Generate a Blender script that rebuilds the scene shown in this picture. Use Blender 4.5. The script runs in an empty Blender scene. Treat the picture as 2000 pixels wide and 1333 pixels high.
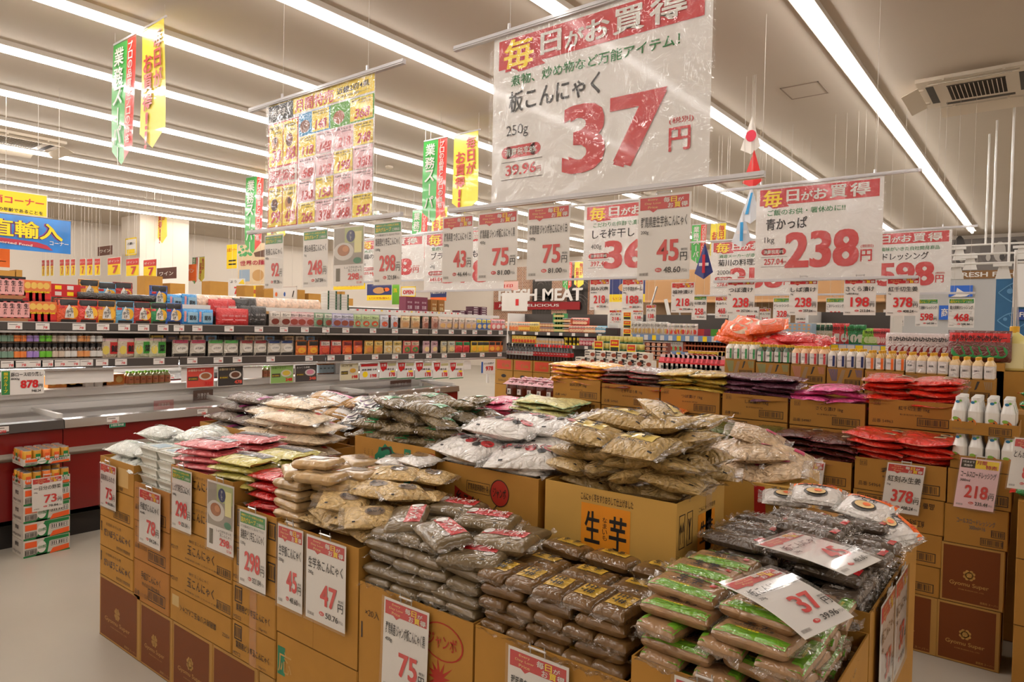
import bpy, bmesh, math, random
import numpy as np
from mathutils import Vector, Matrix, noise
random.seed(7)
R_ = random.Random(11)
SC = bpy.context.scene
COL = SC.collection

# ------------------------------------------------------------------ camera
cam_d = bpy.data.cameras.new('camera'); cam = bpy.data.objects.new('camera', cam_d); COL.objects.link(cam)
cam_d.sensor_width = 36.0; cam_d.lens = 36.0 * 1337.7 / 2000.0
CR = Vector((0.78636503, 0.61742795, 0.02031673)); CU = Vector((-0.03067145, 0.00617428, 0.99951045))
CF = Vector((-0.61700025, 0.78660321, -0.02379265))
cam.matrix_world = Matrix(((CR.x, CU.x, -CF.x, 0), (CR.y, CU.y, -CF.y, 0), (CR.z, CU.z, -CF.z, 1.6), (0, 0, 0, 1)))
cam_d.clip_start = 0.05; cam_d.clip_end = 100
SC.camera = cam

# ------------------------------------------------------------------ world, exposure, lamp settings
W = bpy.data.worlds.new('world'); SC.world = W; W.use_nodes = True
W.node_tree.nodes['Background'].inputs[0].default_value = (1.0, 0.93, 0.85, 1)
W.node_tree.nodes['Background'].inputs[1].default_value = 0.0
SC.view_settings.view_transform = 'Standard'; SC.view_settings.look = 'None'
SC.view_settings.exposure = 0.3; SC.view_settings.gamma = 1.0; SC.view_settings.use_curve_mapping = False
SC.cycles.max_bounces = 7; SC.cycles.diffuse_bounces = 3; SC.cycles.glossy_bounces = 3
SC.cycles.transparent_max_bounces = 12; SC.cycles.transmission_bounces = 3
SC.cycles.sample_clamp_indirect = 4.0
SC.cycles.caustics_reflective = False; SC.cycles.caustics_refractive = False
LAMP_STRENGTH = 20.0          # the ceiling tubes' emission
LAMP_COLOR = (1.0, 0.95, 0.905, 1)

# ------------------------------------------------------------------ helpers
def lin(c):
    return tuple((x / 255.0 / 12.92) if x / 255.0 <= 0.04045 else ((x / 255.0 + 0.055) / 1.055) ** 2.4 for x in c)

MATS = {}
def mat(name, rgb, rough=0.5, coat=0.0, metal=0.0, bump=0.0, bscale=30.0, vary=0.0, mottle=0.0, mscale=6.0, spec=0.5, crumple=0.0, cscale=14.0):
    if name in MATS: return MATS[name]
    m = bpy.data.materials.new(name); m.use_nodes = True; MATS[name] = m
    nt = m.node_tree; b = nt.nodes['Principled BSDF']
    c = lin(rgb)
    b.inputs['Base Color'].default_value = (*c, 1)
    b.inputs['Roughness'].default_value = rough; b.inputs['Metallic'].default_value = metal
    b.inputs['Coat Weight'].default_value = coat; b.inputs['Coat Roughness'].default_value = 0.06
    b.inputs['Specular IOR Level'].default_value = spec
    tc = nt.nodes.new('ShaderNodeTexCoord')
    src = None
    if mottle:
        n = nt.nodes.new('ShaderNodeTexNoise'); n.inputs['Scale'].default_value = mscale; n.inputs['Detail'].default_value = 3
        nt.links.new(tc.outputs['Object'], n.inputs['Vector'])
        mr = nt.nodes.new('ShaderNodeMapRange'); mr.inputs[1].default_value = 0.3; mr.inputs[2].default_value = 0.7
        mr.inputs[3].default_value = 1 - mottle; mr.inputs[4].default_value = 1 + mottle
        nt.links.new(n.outputs['Fac'], mr.inputs[0]); src = mr.outputs[0]
    if vary:
        oi = nt.nodes.new('ShaderNodeObjectInfo')
        mr = nt.nodes.new('ShaderNodeMapRange'); mr.inputs[3].default_value = 1 - vary; mr.inputs[4].default_value = 1 + vary
        nt.links.new(oi.outputs['Random'], mr.inputs[0])
        if src:
            mm = nt.nodes.new('ShaderNodeMath'); mm.operation = 'MULTIPLY'
            nt.links.new(src, mm.inputs[0]); nt.links.new(mr.outputs[0], mm.inputs[1]); src = mm.outputs[0]
        else: src = mr.outputs[0]
    if src:
        vm = nt.nodes.new('ShaderNodeVectorMath'); vm.operation = 'SCALE'; vm.inputs[0].default_value = c
        nt.links.new(src, vm.inputs['Scale']); nt.links.new(vm.outputs[0], b.inputs['Base Color'])
    last = None
    if bump:
        n = nt.nodes.new('ShaderNodeTexNoise'); n.inputs['Scale'].default_value = bscale; n.inputs['Detail'].default_value = 2
        nt.links.new(tc.outputs['Object'], n.inputs['Vector'])
        bp = nt.nodes.new('ShaderNodeBump'); bp.inputs['Strength'].default_value = bump; bp.inputs['Distance'].default_value = 0.01
        nt.links.new(n.outputs['Fac'], bp.inputs['Height']); last = bp
    if crumple:
        # creased film: ridged, warped noise
        oi = nt.nodes.new('ShaderNodeObjectInfo')
        off = nt.nodes.new('ShaderNodeVectorMath'); off.operation = 'SCALE'; off.inputs['Scale'].default_value = 9.0
        cmb = nt.nodes.new('ShaderNodeCombineXYZ')
        nt.links.new(oi.outputs['Random'], cmb.inputs[0]); nt.links.new(oi.outputs['Random'], cmb.inputs[1]); nt.links.new(cmb.outputs[0], off.inputs[0])
        ad = nt.nodes.new('ShaderNodeVectorMath'); ad.operation = 'ADD'
        nt.links.new(tc.outputs['Object'], ad.inputs[0]); nt.links.new(off.outputs[0], ad.inputs[1])
        def ridge(sc, det):
            n = nt.nodes.new('ShaderNodeTexNoise'); n.inputs['Scale'].default_value = sc; n.inputs['Detail'].default_value = det; n.inputs['Distortion'].default_value = 0.8
            nt.links.new(ad.outputs[0], n.inputs['Vector'])
            q = nt.nodes.new('ShaderNodeMath'); q.operation = 'SUBTRACT'; q.inputs[1].default_value = 0.5; nt.links.new(n.outputs['Fac'], q.inputs[0])
            a = nt.nodes.new('ShaderNodeMath'); a.operation = 'ABSOLUTE'; nt.links.new(q.outputs[0], a.inputs[0]); return a
        b1 = nt.nodes.new('ShaderNodeBump'); b1.inputs['Strength'].default_value = min(1, crumple); b1.inputs['Distance'].default_value = 0.055
        nt.links.new(ridge(cscale, 2).outputs[0], b1.inputs['Height'])
        if last: nt.links.new(last.outputs[0], b1.inputs['Normal'])
        last = b1
        bp = nt.nodes.new('ShaderNodeBump'); bp.inputs['Strength'].default_value = min(1, crumple); bp.inputs['Distance'].default_value = 0.014
        nt.links.new(ridge(cscale * 3.2, 1).outputs[0], bp.inputs['Height'])
        if last: nt.links.new(last.outputs[0], bp.inputs['Normal'])
        last = bp
    if last:
        nt.links.new(last.outputs[0], b.inputs['Normal'])
        if coat: nt.links.new(last.outputs[0], b.inputs['Coat Normal'])
    return m

def film(name, rough=0.08, density=0.12, tint=(255, 250, 240), crumple=0.5, cscale=8.0, facing=False):
    """clear plastic film: mostly see-through with sharp reflections"""
    if name in MATS: return MATS[name]
    m = bpy.data.materials.new(name); m.use_nodes = True; MATS[name] = m
    nt = m.node_tree; nt.nodes.clear()
    out = nt.nodes.new('ShaderNodeOutputMaterial'); tr = nt.nodes.new('ShaderNodeBsdfTransparent')
    gl = nt.nodes.new('ShaderNodeBsdfPrincipled'); gl.inputs['Base Color'].default_value = (*lin(tint), 1)
    gl.inputs['Roughness'].default_value = rough; gl.inputs['Specular IOR Level'].default_value = 0.9
    gl2 = nt.nodes.new('ShaderNodeBsdfGlossy'); gl2.inputs['Roughness'].default_value = rough; gl2.inputs['Color'].default_value = (1, 1, 1, 1)
    lw = nt.nodes.new('ShaderNodeLayerWeight'); lw.inputs['Blend'].default_value = 0.5
    pw = nt.nodes.new('ShaderNodeMath'); pw.operation = 'POWER'; pw.inputs[1].default_value = 4.0; nt.links.new(lw.outputs['Facing'], pw.inputs[0])
    fr = nt.nodes.new('ShaderNodeMapRange'); fr.inputs[3].default_value = 0.045; fr.inputs[4].default_value = 0.8; nt.links.new(pw.outputs[0], fr.inputs[0])
    m1 = nt.nodes.new('ShaderNodeMixShader'); m1.inputs[0].default_value = density
    m2 = nt.nodes.new('ShaderNodeMixShader')
    nt.links.new(tr.outputs[0], m1.inputs[1]); nt.links.new(gl.outputs[0], m1.inputs[2])
    nt.links.new(fr.outputs[0], m2.inputs[0]); nt.links.new(m1.outputs[0], m2.inputs[1]); nt.links.new(gl2.outputs[0], m2.inputs[2])
    nt.links.new(m2.outputs[0], out.inputs[0])
    if crumple:
        tc = nt.nodes.new('ShaderNodeTexCoord')
        n = nt.nodes.new('ShaderNodeTexNoise'); n.inputs['Scale'].default_value = cscale; n.inputs['Detail'].default_value = 3; n.inputs['Distortion'].default_value = 0.6
        nt.links.new(tc.outputs['Object'], n.inputs['Vector'])
        bp = nt.nodes.new('ShaderNodeBump'); bp.inputs['Strength'].default_value = crumple; bp.inputs['Distance'].default_value = 0.03
        nt.links.new(n.outputs['Fac'], bp.inputs['Height'])
        for g in (gl, gl2): nt.links.new(bp.outputs[0], g.inputs['Normal'])
        nt.links.new(bp.outputs[0], lw.inputs['Normal'])
    return m

def emis(name, color, strength):
    if name in MATS: return MATS[name]
    m = bpy.data.materials.new(name); m.use_nodes = True; MATS[name] = m
    nt = m.node_tree; nt.nodes.clear(); o = nt.nodes.new('ShaderNodeOutputMaterial'); e = nt.nodes.new('ShaderNodeEmission')
    e.inputs[0].default_value = color; e.inputs[1].default_value = strength; nt.links.new(e.outputs[0], o.inputs[0]); return m

def flat(rgb, rough=0.45, coat=0.0):
    """plain printed colour"""
    return mat('print_%d_%d_%d_%d_%d' % (*rgb, int(rough * 100), int(coat * 100)), rgb, rough, coat)

# text outlines ------------------------------------------------------
_TX = {}
def txt(s, bold=0.0):
    k = (s, bold)
    if k in _TX: return _TX[k]
    c = bpy.data.curves.new('lettering', 'FONT'); c.body = s; c.size = 1.0; c.resolution_u = 3; c.offset = min(bold, 0.008); c.fill_mode = 'FRONT'
    o = bpy.data.objects.new('lettering', c)
    me = o.to_mesh()
    v = np.array([(p.co.x, p.co.y) for p in me.vertices]) if len(me.vertices) else np.zeros((0, 2))
    f = [tuple(p.vertices) for p in me.polygons]; n0 = len(v)
    o.to_mesh_clear(); bpy.data.objects.remove(o); bpy.data.curves.remove(c)
    if bold > 0.015 and len(v):      # heavier strokes: shifted copies of the outlines
        d = (bold - 0.008) * (0.8 if s and all(ord(q) < 128 for q in s) else 0.42); n = len(v)
        sh = [(-d, -d * .5), (d, d * .5)] + ([(-d, d * .5), (d, -d * .5)] if bold > 0.03 and len(s) < 5 else [])
        v = np.concatenate([v] + [v + np.array([q]) for q in sh]); f = f + [tuple(i + n * (j + 1) for i in p) for j in range(len(sh)) for p in f]
    if len(v):
        x0, y0 = v.min(0); x1, y1 = v.max(0)
    else: x0 = y0 = 0; x1 = y1 = 1
    _TX[k] = (v, f, (x0, y0, x1, y1), n0 if n0 else 1); return _TX[k]

class MB:
    """collects geometry for one mesh object"""
    def __init__(s): s.v = []; s.f = []; s.m = []; s.mats = []
    def mi(s, m):
        if m not in s.mats: s.mats.append(m)
        return s.mats.index(m)
    def add(s, vs, fs, m):
        n = len(s.v); i = s.mi(m); s.v.extend([tuple(p) for p in vs])
        for f in fs: s.f.append(tuple(n + k for k in f)); s.m.append(i)
        return s
    def box(s, x0, x1, y0, y1, z0, z1, m):
        vs = [(x, y, z) for z in (z0, z1) for y in (y0, y1) for x in (x0, x1)]
        return s.add(vs, [(0, 2, 3, 1), (4, 5, 7, 6), (0, 1, 5, 4), (2, 6, 7, 3), (0, 4, 6, 2), (1, 3, 7, 5)], m)
    def quad(s, a, b, c, d, m): return s.add([a, b, c, d], [(0, 1, 2, 3)], m)
    def tube(s, a, b, r, m, n=8, r2=None):
        a = Vector(a); b = Vector(b); d = (b - a).normalized(); u = d.orthogonal().normalized(); w = d.cross(u); r2 = r if r2 is None else r2
        vs = [a + (u * math.cos(t) + w * math.sin(t)) * r for t in [2 * math.pi * i / n for i in range(n)]]
        vs += [b + (u * math.cos(t) + w * math.sin(t)) * r2 for t in [2 * math.pi * i / n for i in range(n)]]
        fs = [(i, (i + 1) % n, n + (i + 1) % n, n + i) for i in range(n)] + [tuple(range(n - 1, -1, -1)), tuple(range(n, 2 * n))]
        return s.add(vs, fs, m)
    def lathe(s, prof, m, n=12, cx=0, cy=0, sq=1.0):
        vs = []; fs = []
        for r, z in prof:
            for i in range(n):
                t = 2 * math.pi * i / n + math.pi / n; c, q = math.cos(t), math.sin(t)
                if sq != 1.0:
                    k = (abs(c) ** sq + abs(q) ** sq) ** (-1 / sq); c *= k; q *= k
                vs.append((cx + r * c, cy + r * q, z))
        for j in range(len(prof) - 1):
            for i in range(n): fs.append((j * n + i, j * n + (i + 1) % n, (j + 1) * n + (i + 1) % n, (j + 1) * n + i))
        fs.append(tuple(range(n - 1, -1, -1))); L = (len(prof) - 1) * n; fs.append(tuple(range(L, L + n)))
        return s.add(vs, fs, m)
    def build(s, name, parent=None, smooth=False, loc=None):
        me = bpy.data.meshes.new(name); me.from_pydata(s.v, [], s.f)
        for m in s.mats: me.materials.append(m)
        me.polygons.foreach_set('material_index', s.m)
        if smooth: me.polygons.foreach_set('use_smooth', [True] * len(s.f))
        me.update()
        o = bpy.data.objects.new(name, me); COL.objects.link(o)
        if loc is not None: o.location = loc
        if parent is not None: o.parent = parent
        return o

class Fr:
    """a flat frame on a surface: origin, right, up; draws print just proud of it"""
    def __init__(s, mb, O, u=(1, 0, 0), v=(0, 0, 1), e=0.0006, fn=None):
        s.mb = mb; s.O = Vector(O); s.u = Vector(u); s.v = Vector(v); s.n = s.u.cross(s.v).normalized(); s.e = e; s.fn = fn
    def p(s, x, y, k=1):
        if s.fn: return s.fn(x, y, k * s.e)
        return s.O + s.u * x + s.v * y + s.n * (s.e * k)
    def rect(s, x0, y0, x1, y1, m, k=1):
        if s.fn:
            nx, ny = 6, 4; vs = [s.p(x0 + (x1 - x0) * i / nx, y0 + (y1 - y0) * j / ny, k) for j in range(ny + 1) for i in range(nx + 1)]
            s.mb.add(vs, [(j * (nx + 1) + i, j * (nx + 1) + i + 1, (j + 1) * (nx + 1) + i + 1, (j + 1) * (nx + 1) + i) for j in range(ny) for i in range(nx)], m)
        else: s.mb.add([s.p(x0, y0, k), s.p(x1, y0, k), s.p(x1, y1, k), s.p(x0, y1, k)], [(0, 1, 2, 3)], m)
    def poly(s, pts, m, k=1): s.mb.add([s.p(x, y, k) for x, y in pts], [tuple(range(len(pts)))], m)
    def ell(s, cx, cy, rx, ry, m, k=1, n=18): s.poly([(cx + rx * math.cos(2 * math.pi * i / n), cy + ry * math.sin(2 * math.pi * i / n)) for i in range(n)], m, k)
    def frame(s, x0, y0, x1, y1, t, m, k=1):
        s.rect(x0, y0, x1, y0 + t, m, k); s.rect(x0, y1 - t, x1, y1, m, k); s.rect(x0, y0, x0 + t, y1, m, k); s.rect(x1 - t, y0, x1, y1, m, k)
    def bars(s, x0, y0, x1, y1, m, n=14, k=1):
        s.frame(x0, y0, x1, y1, (y1 - y0) * 0.08, m, k); r = random.Random(5); W_ = x1 - x0; x = x0 + W_ * 0.06
        while x < x1 - W_ * 0.08:
            w = W_ / n * r.uniform(0.15, 0.6); s.rect(x, y0 + (y1 - y0) * .16, x + w, y1 - (y1 - y0) * .16, m, k); x += w + W_ / n * r.uniform(0.25, 0.6)
    def text(s, t, x, y, h, m, w=None, bold=0.0, k=2, al='l', rot=0, shear=0.0):
        """text box: left x, bottom y, cap box height h, optional fitted width"""
        v, f, (a, b, c, d), n0 = txt(t, bold)
        if not len(v): return
        H_ = max(d - b, 0.55); sy = h / H_; W_ = c - a
        sx = sy if w is None else w / W_
        X = (v[:, 0] - a) * sx; Y = (v[:, 1] - (b + d) / 2) * sy + h / 2
        X = X + Y * shear
        ww = W_ * sx
        if s.fn: k = k + 2
        if al == 'c': X = X - ww / 2
        elif al == 'r': X = X - ww
        if rot:
            ca, sa = math.cos(rot), math.sin(rot); X, Y = X * ca - Y * sa, X * sa + Y * ca
        s.mb.add([s.p(x + p, y + q, k + .13 * (i // n0)) for i, (p, q) in enumerate(zip(X, Y))], f, m)
    def vtext(s, t, x, y, size, m, bold=0.0, k=2, pitch=1.05):
        """vertical text, top centre at x,y"""
        for i, ch in enumerate(t):
            if ch == 'ー': s.rect(x - size * .06, y - size * (pitch * i + .95), x + size * .06, y - size * (pitch * i + .05), m, k); continue
            if ch == ' ': continue
            v, f, (a, b, c, d), n0 = txt(ch, bold); w = min(size, size * (c - a) / max(d - b, .5)); hh = size * .92 if (d - b) > .5 else size * .5
            s.text(ch, x - w / 2, y - size * (pitch * i) - hh, hh, m, w=w, bold=bold, k=k)

def tag(o, label=None, cat=None, group=None, kind=None):
    if label: o['label'] = label
    if cat: o['category'] = cat
    if group: o['group'] = group
    if kind: o['kind'] = kind
    return o
def empty(name, loc=(0, 0, 0), rz=0.0):
    o = bpy.data.objects.new(name, None); COL.objects.link(o); o.location = loc; o.rotation_euler = (0, 0, rz); o.empty_display_size = 0.1; return o
def copy_tree(o, parent=None):
    c = o.copy(); COL.objects.link(c)
    if parent is not None: c.parent = parent
    for ch in list(o.children):
        copy_tree(ch, c)
    return c
def struct(o): o['kind'] = 'structure'; return o

def ray(px, py):
    return CR * ((px - 1000) / 1337.7) + CU * ((666.5 - py) / 1337.7) + CF
def at(px, py, ax, v):
    """world point seen at photo pixel px,py on the plane axis=v"""
    d = ray(px, py); i = 'xyz'.index(ax); o = Vector((0, 0, 1.6)); t = (v - o[i]) / d[i]; return o + d * t

# common colours
WHITE = flat((226, 220, 212)); PAPER = mat('paper_white', (228, 222, 216), 0.35, coat=0.5, bump=0.0)
RED = flat((193, 26, 32)); YEL = flat((250, 214, 20)); BLK = flat((28, 24, 24)); GRN = flat((20, 122, 58)); DGREEN = flat((70, 140, 60))
PRICE = flat((208, 34, 36)); GREY = flat((120, 112, 106)); PINKP = flat((240, 200, 205)); ORANGE = flat((240, 110, 30)); BLUE = flat((28, 88, 170))
NAVY = flat((24, 40, 96)); SILVER = mat('aluminium', (190, 188, 186), 0.3, metal=0.7)
CLEAR = film('clear_sleeve', crumple=0.0, density=0.05)
CRINK = film('wrinkled_sleeve', crumple=1.0, density=0.02, cscale=9.0, rough=0.05)
# ------------------------------------------------------------------ the hall
CH = 4.0
m_floor = mat('floor_vinyl', (176, 168, 154), 0.28, spec=0.4, mottle=0.06, mscale=1.4, bump=0.02, bscale=3)
m_ceil = mat('ceiling_board', (200, 187, 170), 0.85, mottle=0.02, mscale=1.0)
m_wall = mat('wall_paint', (232, 220, 206), 0.8)
def rbox(name, x0, x1, y0, y1, z0, z1, m, **k):
    b = MB(); b.box(x0, x1, y0, y1, z0, z1, m); return struct(b.build(name))
X0, X1, Y0, Y1 = -19.4, 7.0, -4.0, 20.0
rbox('floor', X0, X1, Y0, Y1, -0.1, 0, m_floor)
b = MB(); b.box(X0, X1, Y0, Y1, CH, CH + 0.1, m_ceil)
seam = flat((150, 135, 118), 0.8)
struct(b.build('ceiling'))
rbox('wall_left', X0 - 0.1, X0, Y0, Y1, 0, CH, m_wall)
rbox('wall_right', X1, X1 + 0.1, Y0, Y1, 0, CH, m_wall)
rbox('wall_back', X0, X1, Y1, Y1 + 0.1, 0, CH, m_wall)
rbox('wall_front', X0, X1, Y0 - 0.1, Y0, 0, CH, m_wall)
# the white bulkhead that steps out of the left wall
rbox('wall_bulkhead', -17.7, -16.7, 7.2, 8.35, 0, CH, m_wall)
# ceiling lamps: continuous tube lines running away from the camera
tube_m = emis('lamp_tube_glow', LAMP_COLOR, LAMP_STRENGTH)
rail_m = mat('lamp_rail_white', (205, 195, 182), 0.5)
XS = [2.95, 1.48, -1.465, -2.96, -4.45, -5.93, -7.33, -8.77, -10.13, -11.57, -13.05, -14.6, -16.0, -17.4]
names = ['the far right'] * 2
ORD = ['first', 'second', 'third', 'fourth', 'fifth', 'sixth', 'seventh', 'eighth', 'ninth', 'tenth', 'eleventh', 'twelfth']
for i, x in enumerate([4.4, 2.95, -1.465, -2.96, -4.45, -5.93, -7.33, -8.77, -10.13, -11.57, -13.05, -14.6, -16.0]):
    y0, y1 = (-3.8, 18.9)
    if x < -15.5: y1 = 19.5
    e = empty('ceiling_lamp', (x, y0, CH))
    b = MB(); b.box(-0.075, 0.075, 0, y1 - y0, -0.045, 0.0, rail_m); b.build('lamp_rail', e)
    b = MB(); b.box(-0.022, 0.022, 0.02, y1 - y0 - 0.02, -0.085, -0.046, tube_m); b.build('lamp_tube', e)
    lb = 'long line of white tube lamps, %s from the right of those on the ceiling' % ORD[i - 2] if i > 1 else ['line of white tube lamps over the outer right side of the hall', 'line of white tube lamps just beyond the right picture edge'][i]
    tag(e, lb, 'ceiling lamp', 'parallel ceiling tube lines')
# ------------------------------------------------------------------ cartons
KRAFT = mat('kraft_board', (172, 124, 54), 0.62, mottle=0.05, mscale=9, bump=0.04, bscale=60, spec=0.25)
KRAFT2 = mat('kraft_board_reddish', (166, 112, 54), 0.62, mottle=0.05, mscale=9, bump=0.04, bscale=60, spec=0.25)
KRAFTIN = mat('kraft_board_inside', (184, 146, 88), 0.7, spec=0.2)
KDARK = mat('kraft_seam', (92, 62, 28), 0.8, spec=0.1)
BRN = mat('brown_carton_print', (112, 56, 18), 0.5, spec=0.3, mottle=0.03, mscale=4)
GOLDP = flat((178, 134, 66)); INK = flat((52, 36, 24)); TAPE = mat('packing_tape', (168, 112, 50), 0.2, coat=0.3)
INKB = flat((44, 44, 60)); REDINK = flat((168, 42, 24)); GINK = flat((20, 118, 84))

def carton(label, x0, x1, y0, y1, z0, z1, front=None, side=None, open_top=False, m=KRAFT, group=None, name='carton', seam_=True, tape=False, back=None):
    """a cardboard box standing at its own base; front(frame,w,h) and side(frame,d,h) draw the print"""
    w, d, h = x1 - x0, y1 - y0, z1 - z0; g = 0.002; t = 0.004
    e = MB(); hx = w / 2 - g
    zt = h - 0.0015
    if not open_top:
        # slightly rounded vertical edges: octagonal section
        r = 0.004; pts = [(-hx + r, 0), (hx - r, 0), (hx, r), (hx, d - g - r), (hx - r, d - g), (-hx + r, d - g), (-hx, d - g - r), (-hx, r)]
        n = 8; vs = [(a, b_, 0.001) for a, b_ in pts] + [(a, b_, zt) for a, b_ in pts]
        e.add(vs, [(i, (i + 1) % n, n + (i + 1) % n, n + i) for i in range(n)] + [tuple(range(n - 1, -1, -1)), tuple(range(n, 2 * n))], m)
        e.box(-hx + .002, hx - .002, d / 2 - 0.0015, d / 2 + 0.0015, zt, zt + 0.0004, KDARK)
    else:
        ox, oy = hx, d - g
        for a in ((-ox, -ox + t, 0, oy), (ox - t, ox, 0, oy), (-ox + t, ox - t, 0, t), (-ox + t, ox - t, oy - t, oy)):
            e.box(a[0], a[1], a[2], a[3], 0.001, zt, m)
        e.box(-ox + t, ox - t, t, oy - t, 0.001, 0.006, KRAFTIN)
        e.box(-ox + t, ox - t, t, oy - t, zt - 0.06, zt - 0.055, KRAFTIN)
    if seam_:
        e.box(-hx - .0003, hx + .0003, -.0003, 0, 0.001, 0.003, KDARK)
    if tape:
        e.box(-0.025, 0.025, -0.0006, 0.0, 0, h * .98, TAPE)
    if front: front(Fr(e, (-hx, -0.0002, 0.001), (1, 0, 0), (0, 0, 1)), 2 * hx, zt)
    if side: side(Fr(e, (hx + 0.0002, 0, 0.001), (0, 1, 0), (0, 0, 1)), d - g, zt)
    o = e.build(name, loc=((x0 + x1) / 2, y0, z0)); tag(o, label, 'carton', group); return o

def pr_brown(f, w, h):
    f.rect(w * .035, h * .035, w * .93, h * .965, BRN, 1)
    f.frame(w * .03, h * .03, w * .935, h * .97, 0.0016, GOLDP, 2)
    cx, cy, r = w * .46, h * .50, min(w, h) * .058
    for a in (45, 135, 225, 315):
        c, s_ = math.cos(math.radians(a)), math.sin(math.radians(a)); px, py = cx + c * r, cy + s_ * r
        t = (-s_, c)
        for k in (-1, 1): f.ell(px + t[0] * r * .42 * k + c * r * .2, py + t[1] * r * .42 * k + s_ * r * .2, r * .52, r * .52, GOLDP, 2, 12)
        f.poly([(cx, cy), (px + t[0] * r * .85, py + t[1] * r * .85), (px - t[0] * r * .85, py - t[1] * r * .85)], GOLDP, 2)
    f.text('Gyomu Super', w * .46, h * .29, h * .085, GOLDP, w * .62, 0.01, 2, 'c')
    f.text('KOBE BUSSAN CO., LTD.', w * .5, h * .235, h * .02, GOLDP, w * .4, 0, 2, 'c')
    f.text('業務用 スーパー', w * .78, h * .06, h * .04, GOLDP, w * .28, 0, 2, 'c')
def pr_daibou(f, w, h):
    f.text('だいぼうこんにゃく', w * .14, h * .38, h * .26, INKB, w * .78, 0.03)
    f.text('お徳用 おでん用', w * .2, h * .75, h * .1, INK, w * .45)
    f.text('株式会社 関越物産', w * .52, h * .1, h * .12, INK, w * .4)
    f.rect(w * .04, h * .5, w * .07, h * .72, INK); f.ell(w * .055, h * .78, w * .02, h * .06, INK)
def pr_daibou_top(f, w, h):
    f.rect(w * .55, h * .2, w * .85, h * .8, flat((198, 160, 100))); f.text('物産', w * .6, h * .06, h * .12, INK)
def pr_musubi(f, w, h):
    f.text('手結びこんにゃく', w * .22, h * .58, h * .2, INK, w * .55, 0.01)
    f.text('株式会社 国分食品', w * .25, h * .42, h * .1, INK, w * .5)
    f.bars(w * .42, h * .14, w * .9, h * .42, INK, 13); f.text('品番 11153', w * .04, h * .12, h * .13, INK)
def pr_musubi2(f, w, h):
    f.text('品番 11153', w * .04, h * .3, h * .13, INK); f.bars(w * .42, h * .1, w * .9, h * .38, INK, 13); f.frame(w * .05, h * .6, w * .16, h * .85, .002, INK)
def pr_tama(f, w, h):
    f.text('味付 玉こんにゃく', w * .33, h * .68, h * .1, INK, w * .32); f.text('玉こんにゃく', w * .3, h * .3, h * .3, INK, w * .44, 0.01)
    f.text('有限会社 山形 こんにゃく本舗', w * .26, h * .12, h * .06, INK, w * .55); f.bars(w * .78, h * .1, w * .985, h * .36, INK, 9)
    f.text('M2117', w * .01, h * .3, h * .12, INK)
def pr_tama2(f, w, h):
    f.text('しょうがのきいた', w * .33, h * .76, h * .09, INK, w * .3); f.text('玉こんにゃく', w * .3, h * .42, h * .3, INK, w * .42, 0.01)
    f.text('M2117', w * .01, h * .3, h * .12, INK)
def pr_upside(f, w, h):
    f.text('業務用ピリ辛玉こんにゃく', w * .78, h * .62, h * .2, INK, w * .6, 0.01, rot=math.pi); f.text('MZGZ', w * .98, h * .5, h * .1, INK, rot=math.pi)
    f.rect(w * .04, h * .5, w * .16, h * .85, flat((190, 160, 104)))
def pr_piri(f, w, h):
    f.bars(w * .06, h * .5, w * .24, h * .92, INK, 7); f.text('業務用ピリ辛玉こんにゃく', w * .1, h * .28, h * .2, INK, w * .78, 0.02)
    f.text('MZC2', w * .04, h * .06, h * .1, INK); f.text('1200g×10入', w * .62, h * .05, h * .09, INK)
    f.rect(w * .42, 0, w * .58, h, TAPE, 1)
def pr_piri2(f, w, h):
    f.bars(w * .1, h * .45, w * .3, h * .9, INK, 7); f.text('M2117', w * .02, h * .1, h * .1, INK); f.bars(w * .82, h * .4, w * .99, h * .85, INK, 5)
def pr_imo(f, w, h):
    f.ell(w * .6, h * .35, w * .06, h * .06, flat((190, 152, 92)))
    f.rect(w * .48, 0, w * .482, h, KDARK)
def pr_imo_low(f, w, h):
    f.rect(w * .02, h * .68, w * .12, h * .9, GINK); f.text('応', w * .03, h * .7, h * .17, KRAFTIN)
def maple(f, cx, cy, r, m):
    rr = random.Random(int(cx * 1e4)); pts = []
    for i in range(26):
        a = 2 * math.pi * i / 26; k = r * (1 if i % 2 else .45) * rr.uniform(.7, 1.1); pts.append((cx + k * math.cos(a), cy + k * math.sin(a)))
    f.poly(pts, m)
def oval_jumbo(f, cx, cy, rx, ry, fill=None):
    if fill: f.ell(cx, cy, rx, ry, fill)
    n = 24
    for i in range(n):
        a, b_ = 2 * math.pi * i / n, 2 * math.pi * (i + 1) / n; k = .93
        f.poly([(cx + rx * math.cos(a), cy + ry * math.sin(a)), (cx + rx * math.cos(b_), cy + ry * math.sin(b_)), (cx + rx * k * math.cos(b_), cy + ry * k * math.sin(b_)), (cx + rx * k * math.cos(a), cy + ry * k * math.sin(a))], INK if fill else REDINK, 2)
    f.text('ジャンボ', cx, cy - ry * .38, ry * .76, INK if fill else REDINK, rx * 1.4, 0.03, 3, 'c')
def pr_jumbo_a(f, w, h):
    oval_jumbo(f, w * .76, h * .78, w * .17, h * .14); maple(f, w * .74, h * .5, w * .13, REDINK)
    f.text('こんにゃく', w * .72, h * .3, h * .1, REDINK, w * .3, 0.02, 2, 'c'); f.text('×20入', w * .06, h * .74, h * .06, INK)
    f.rect(w * .02, h * .55, w * .035, h * .68, INK)
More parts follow.
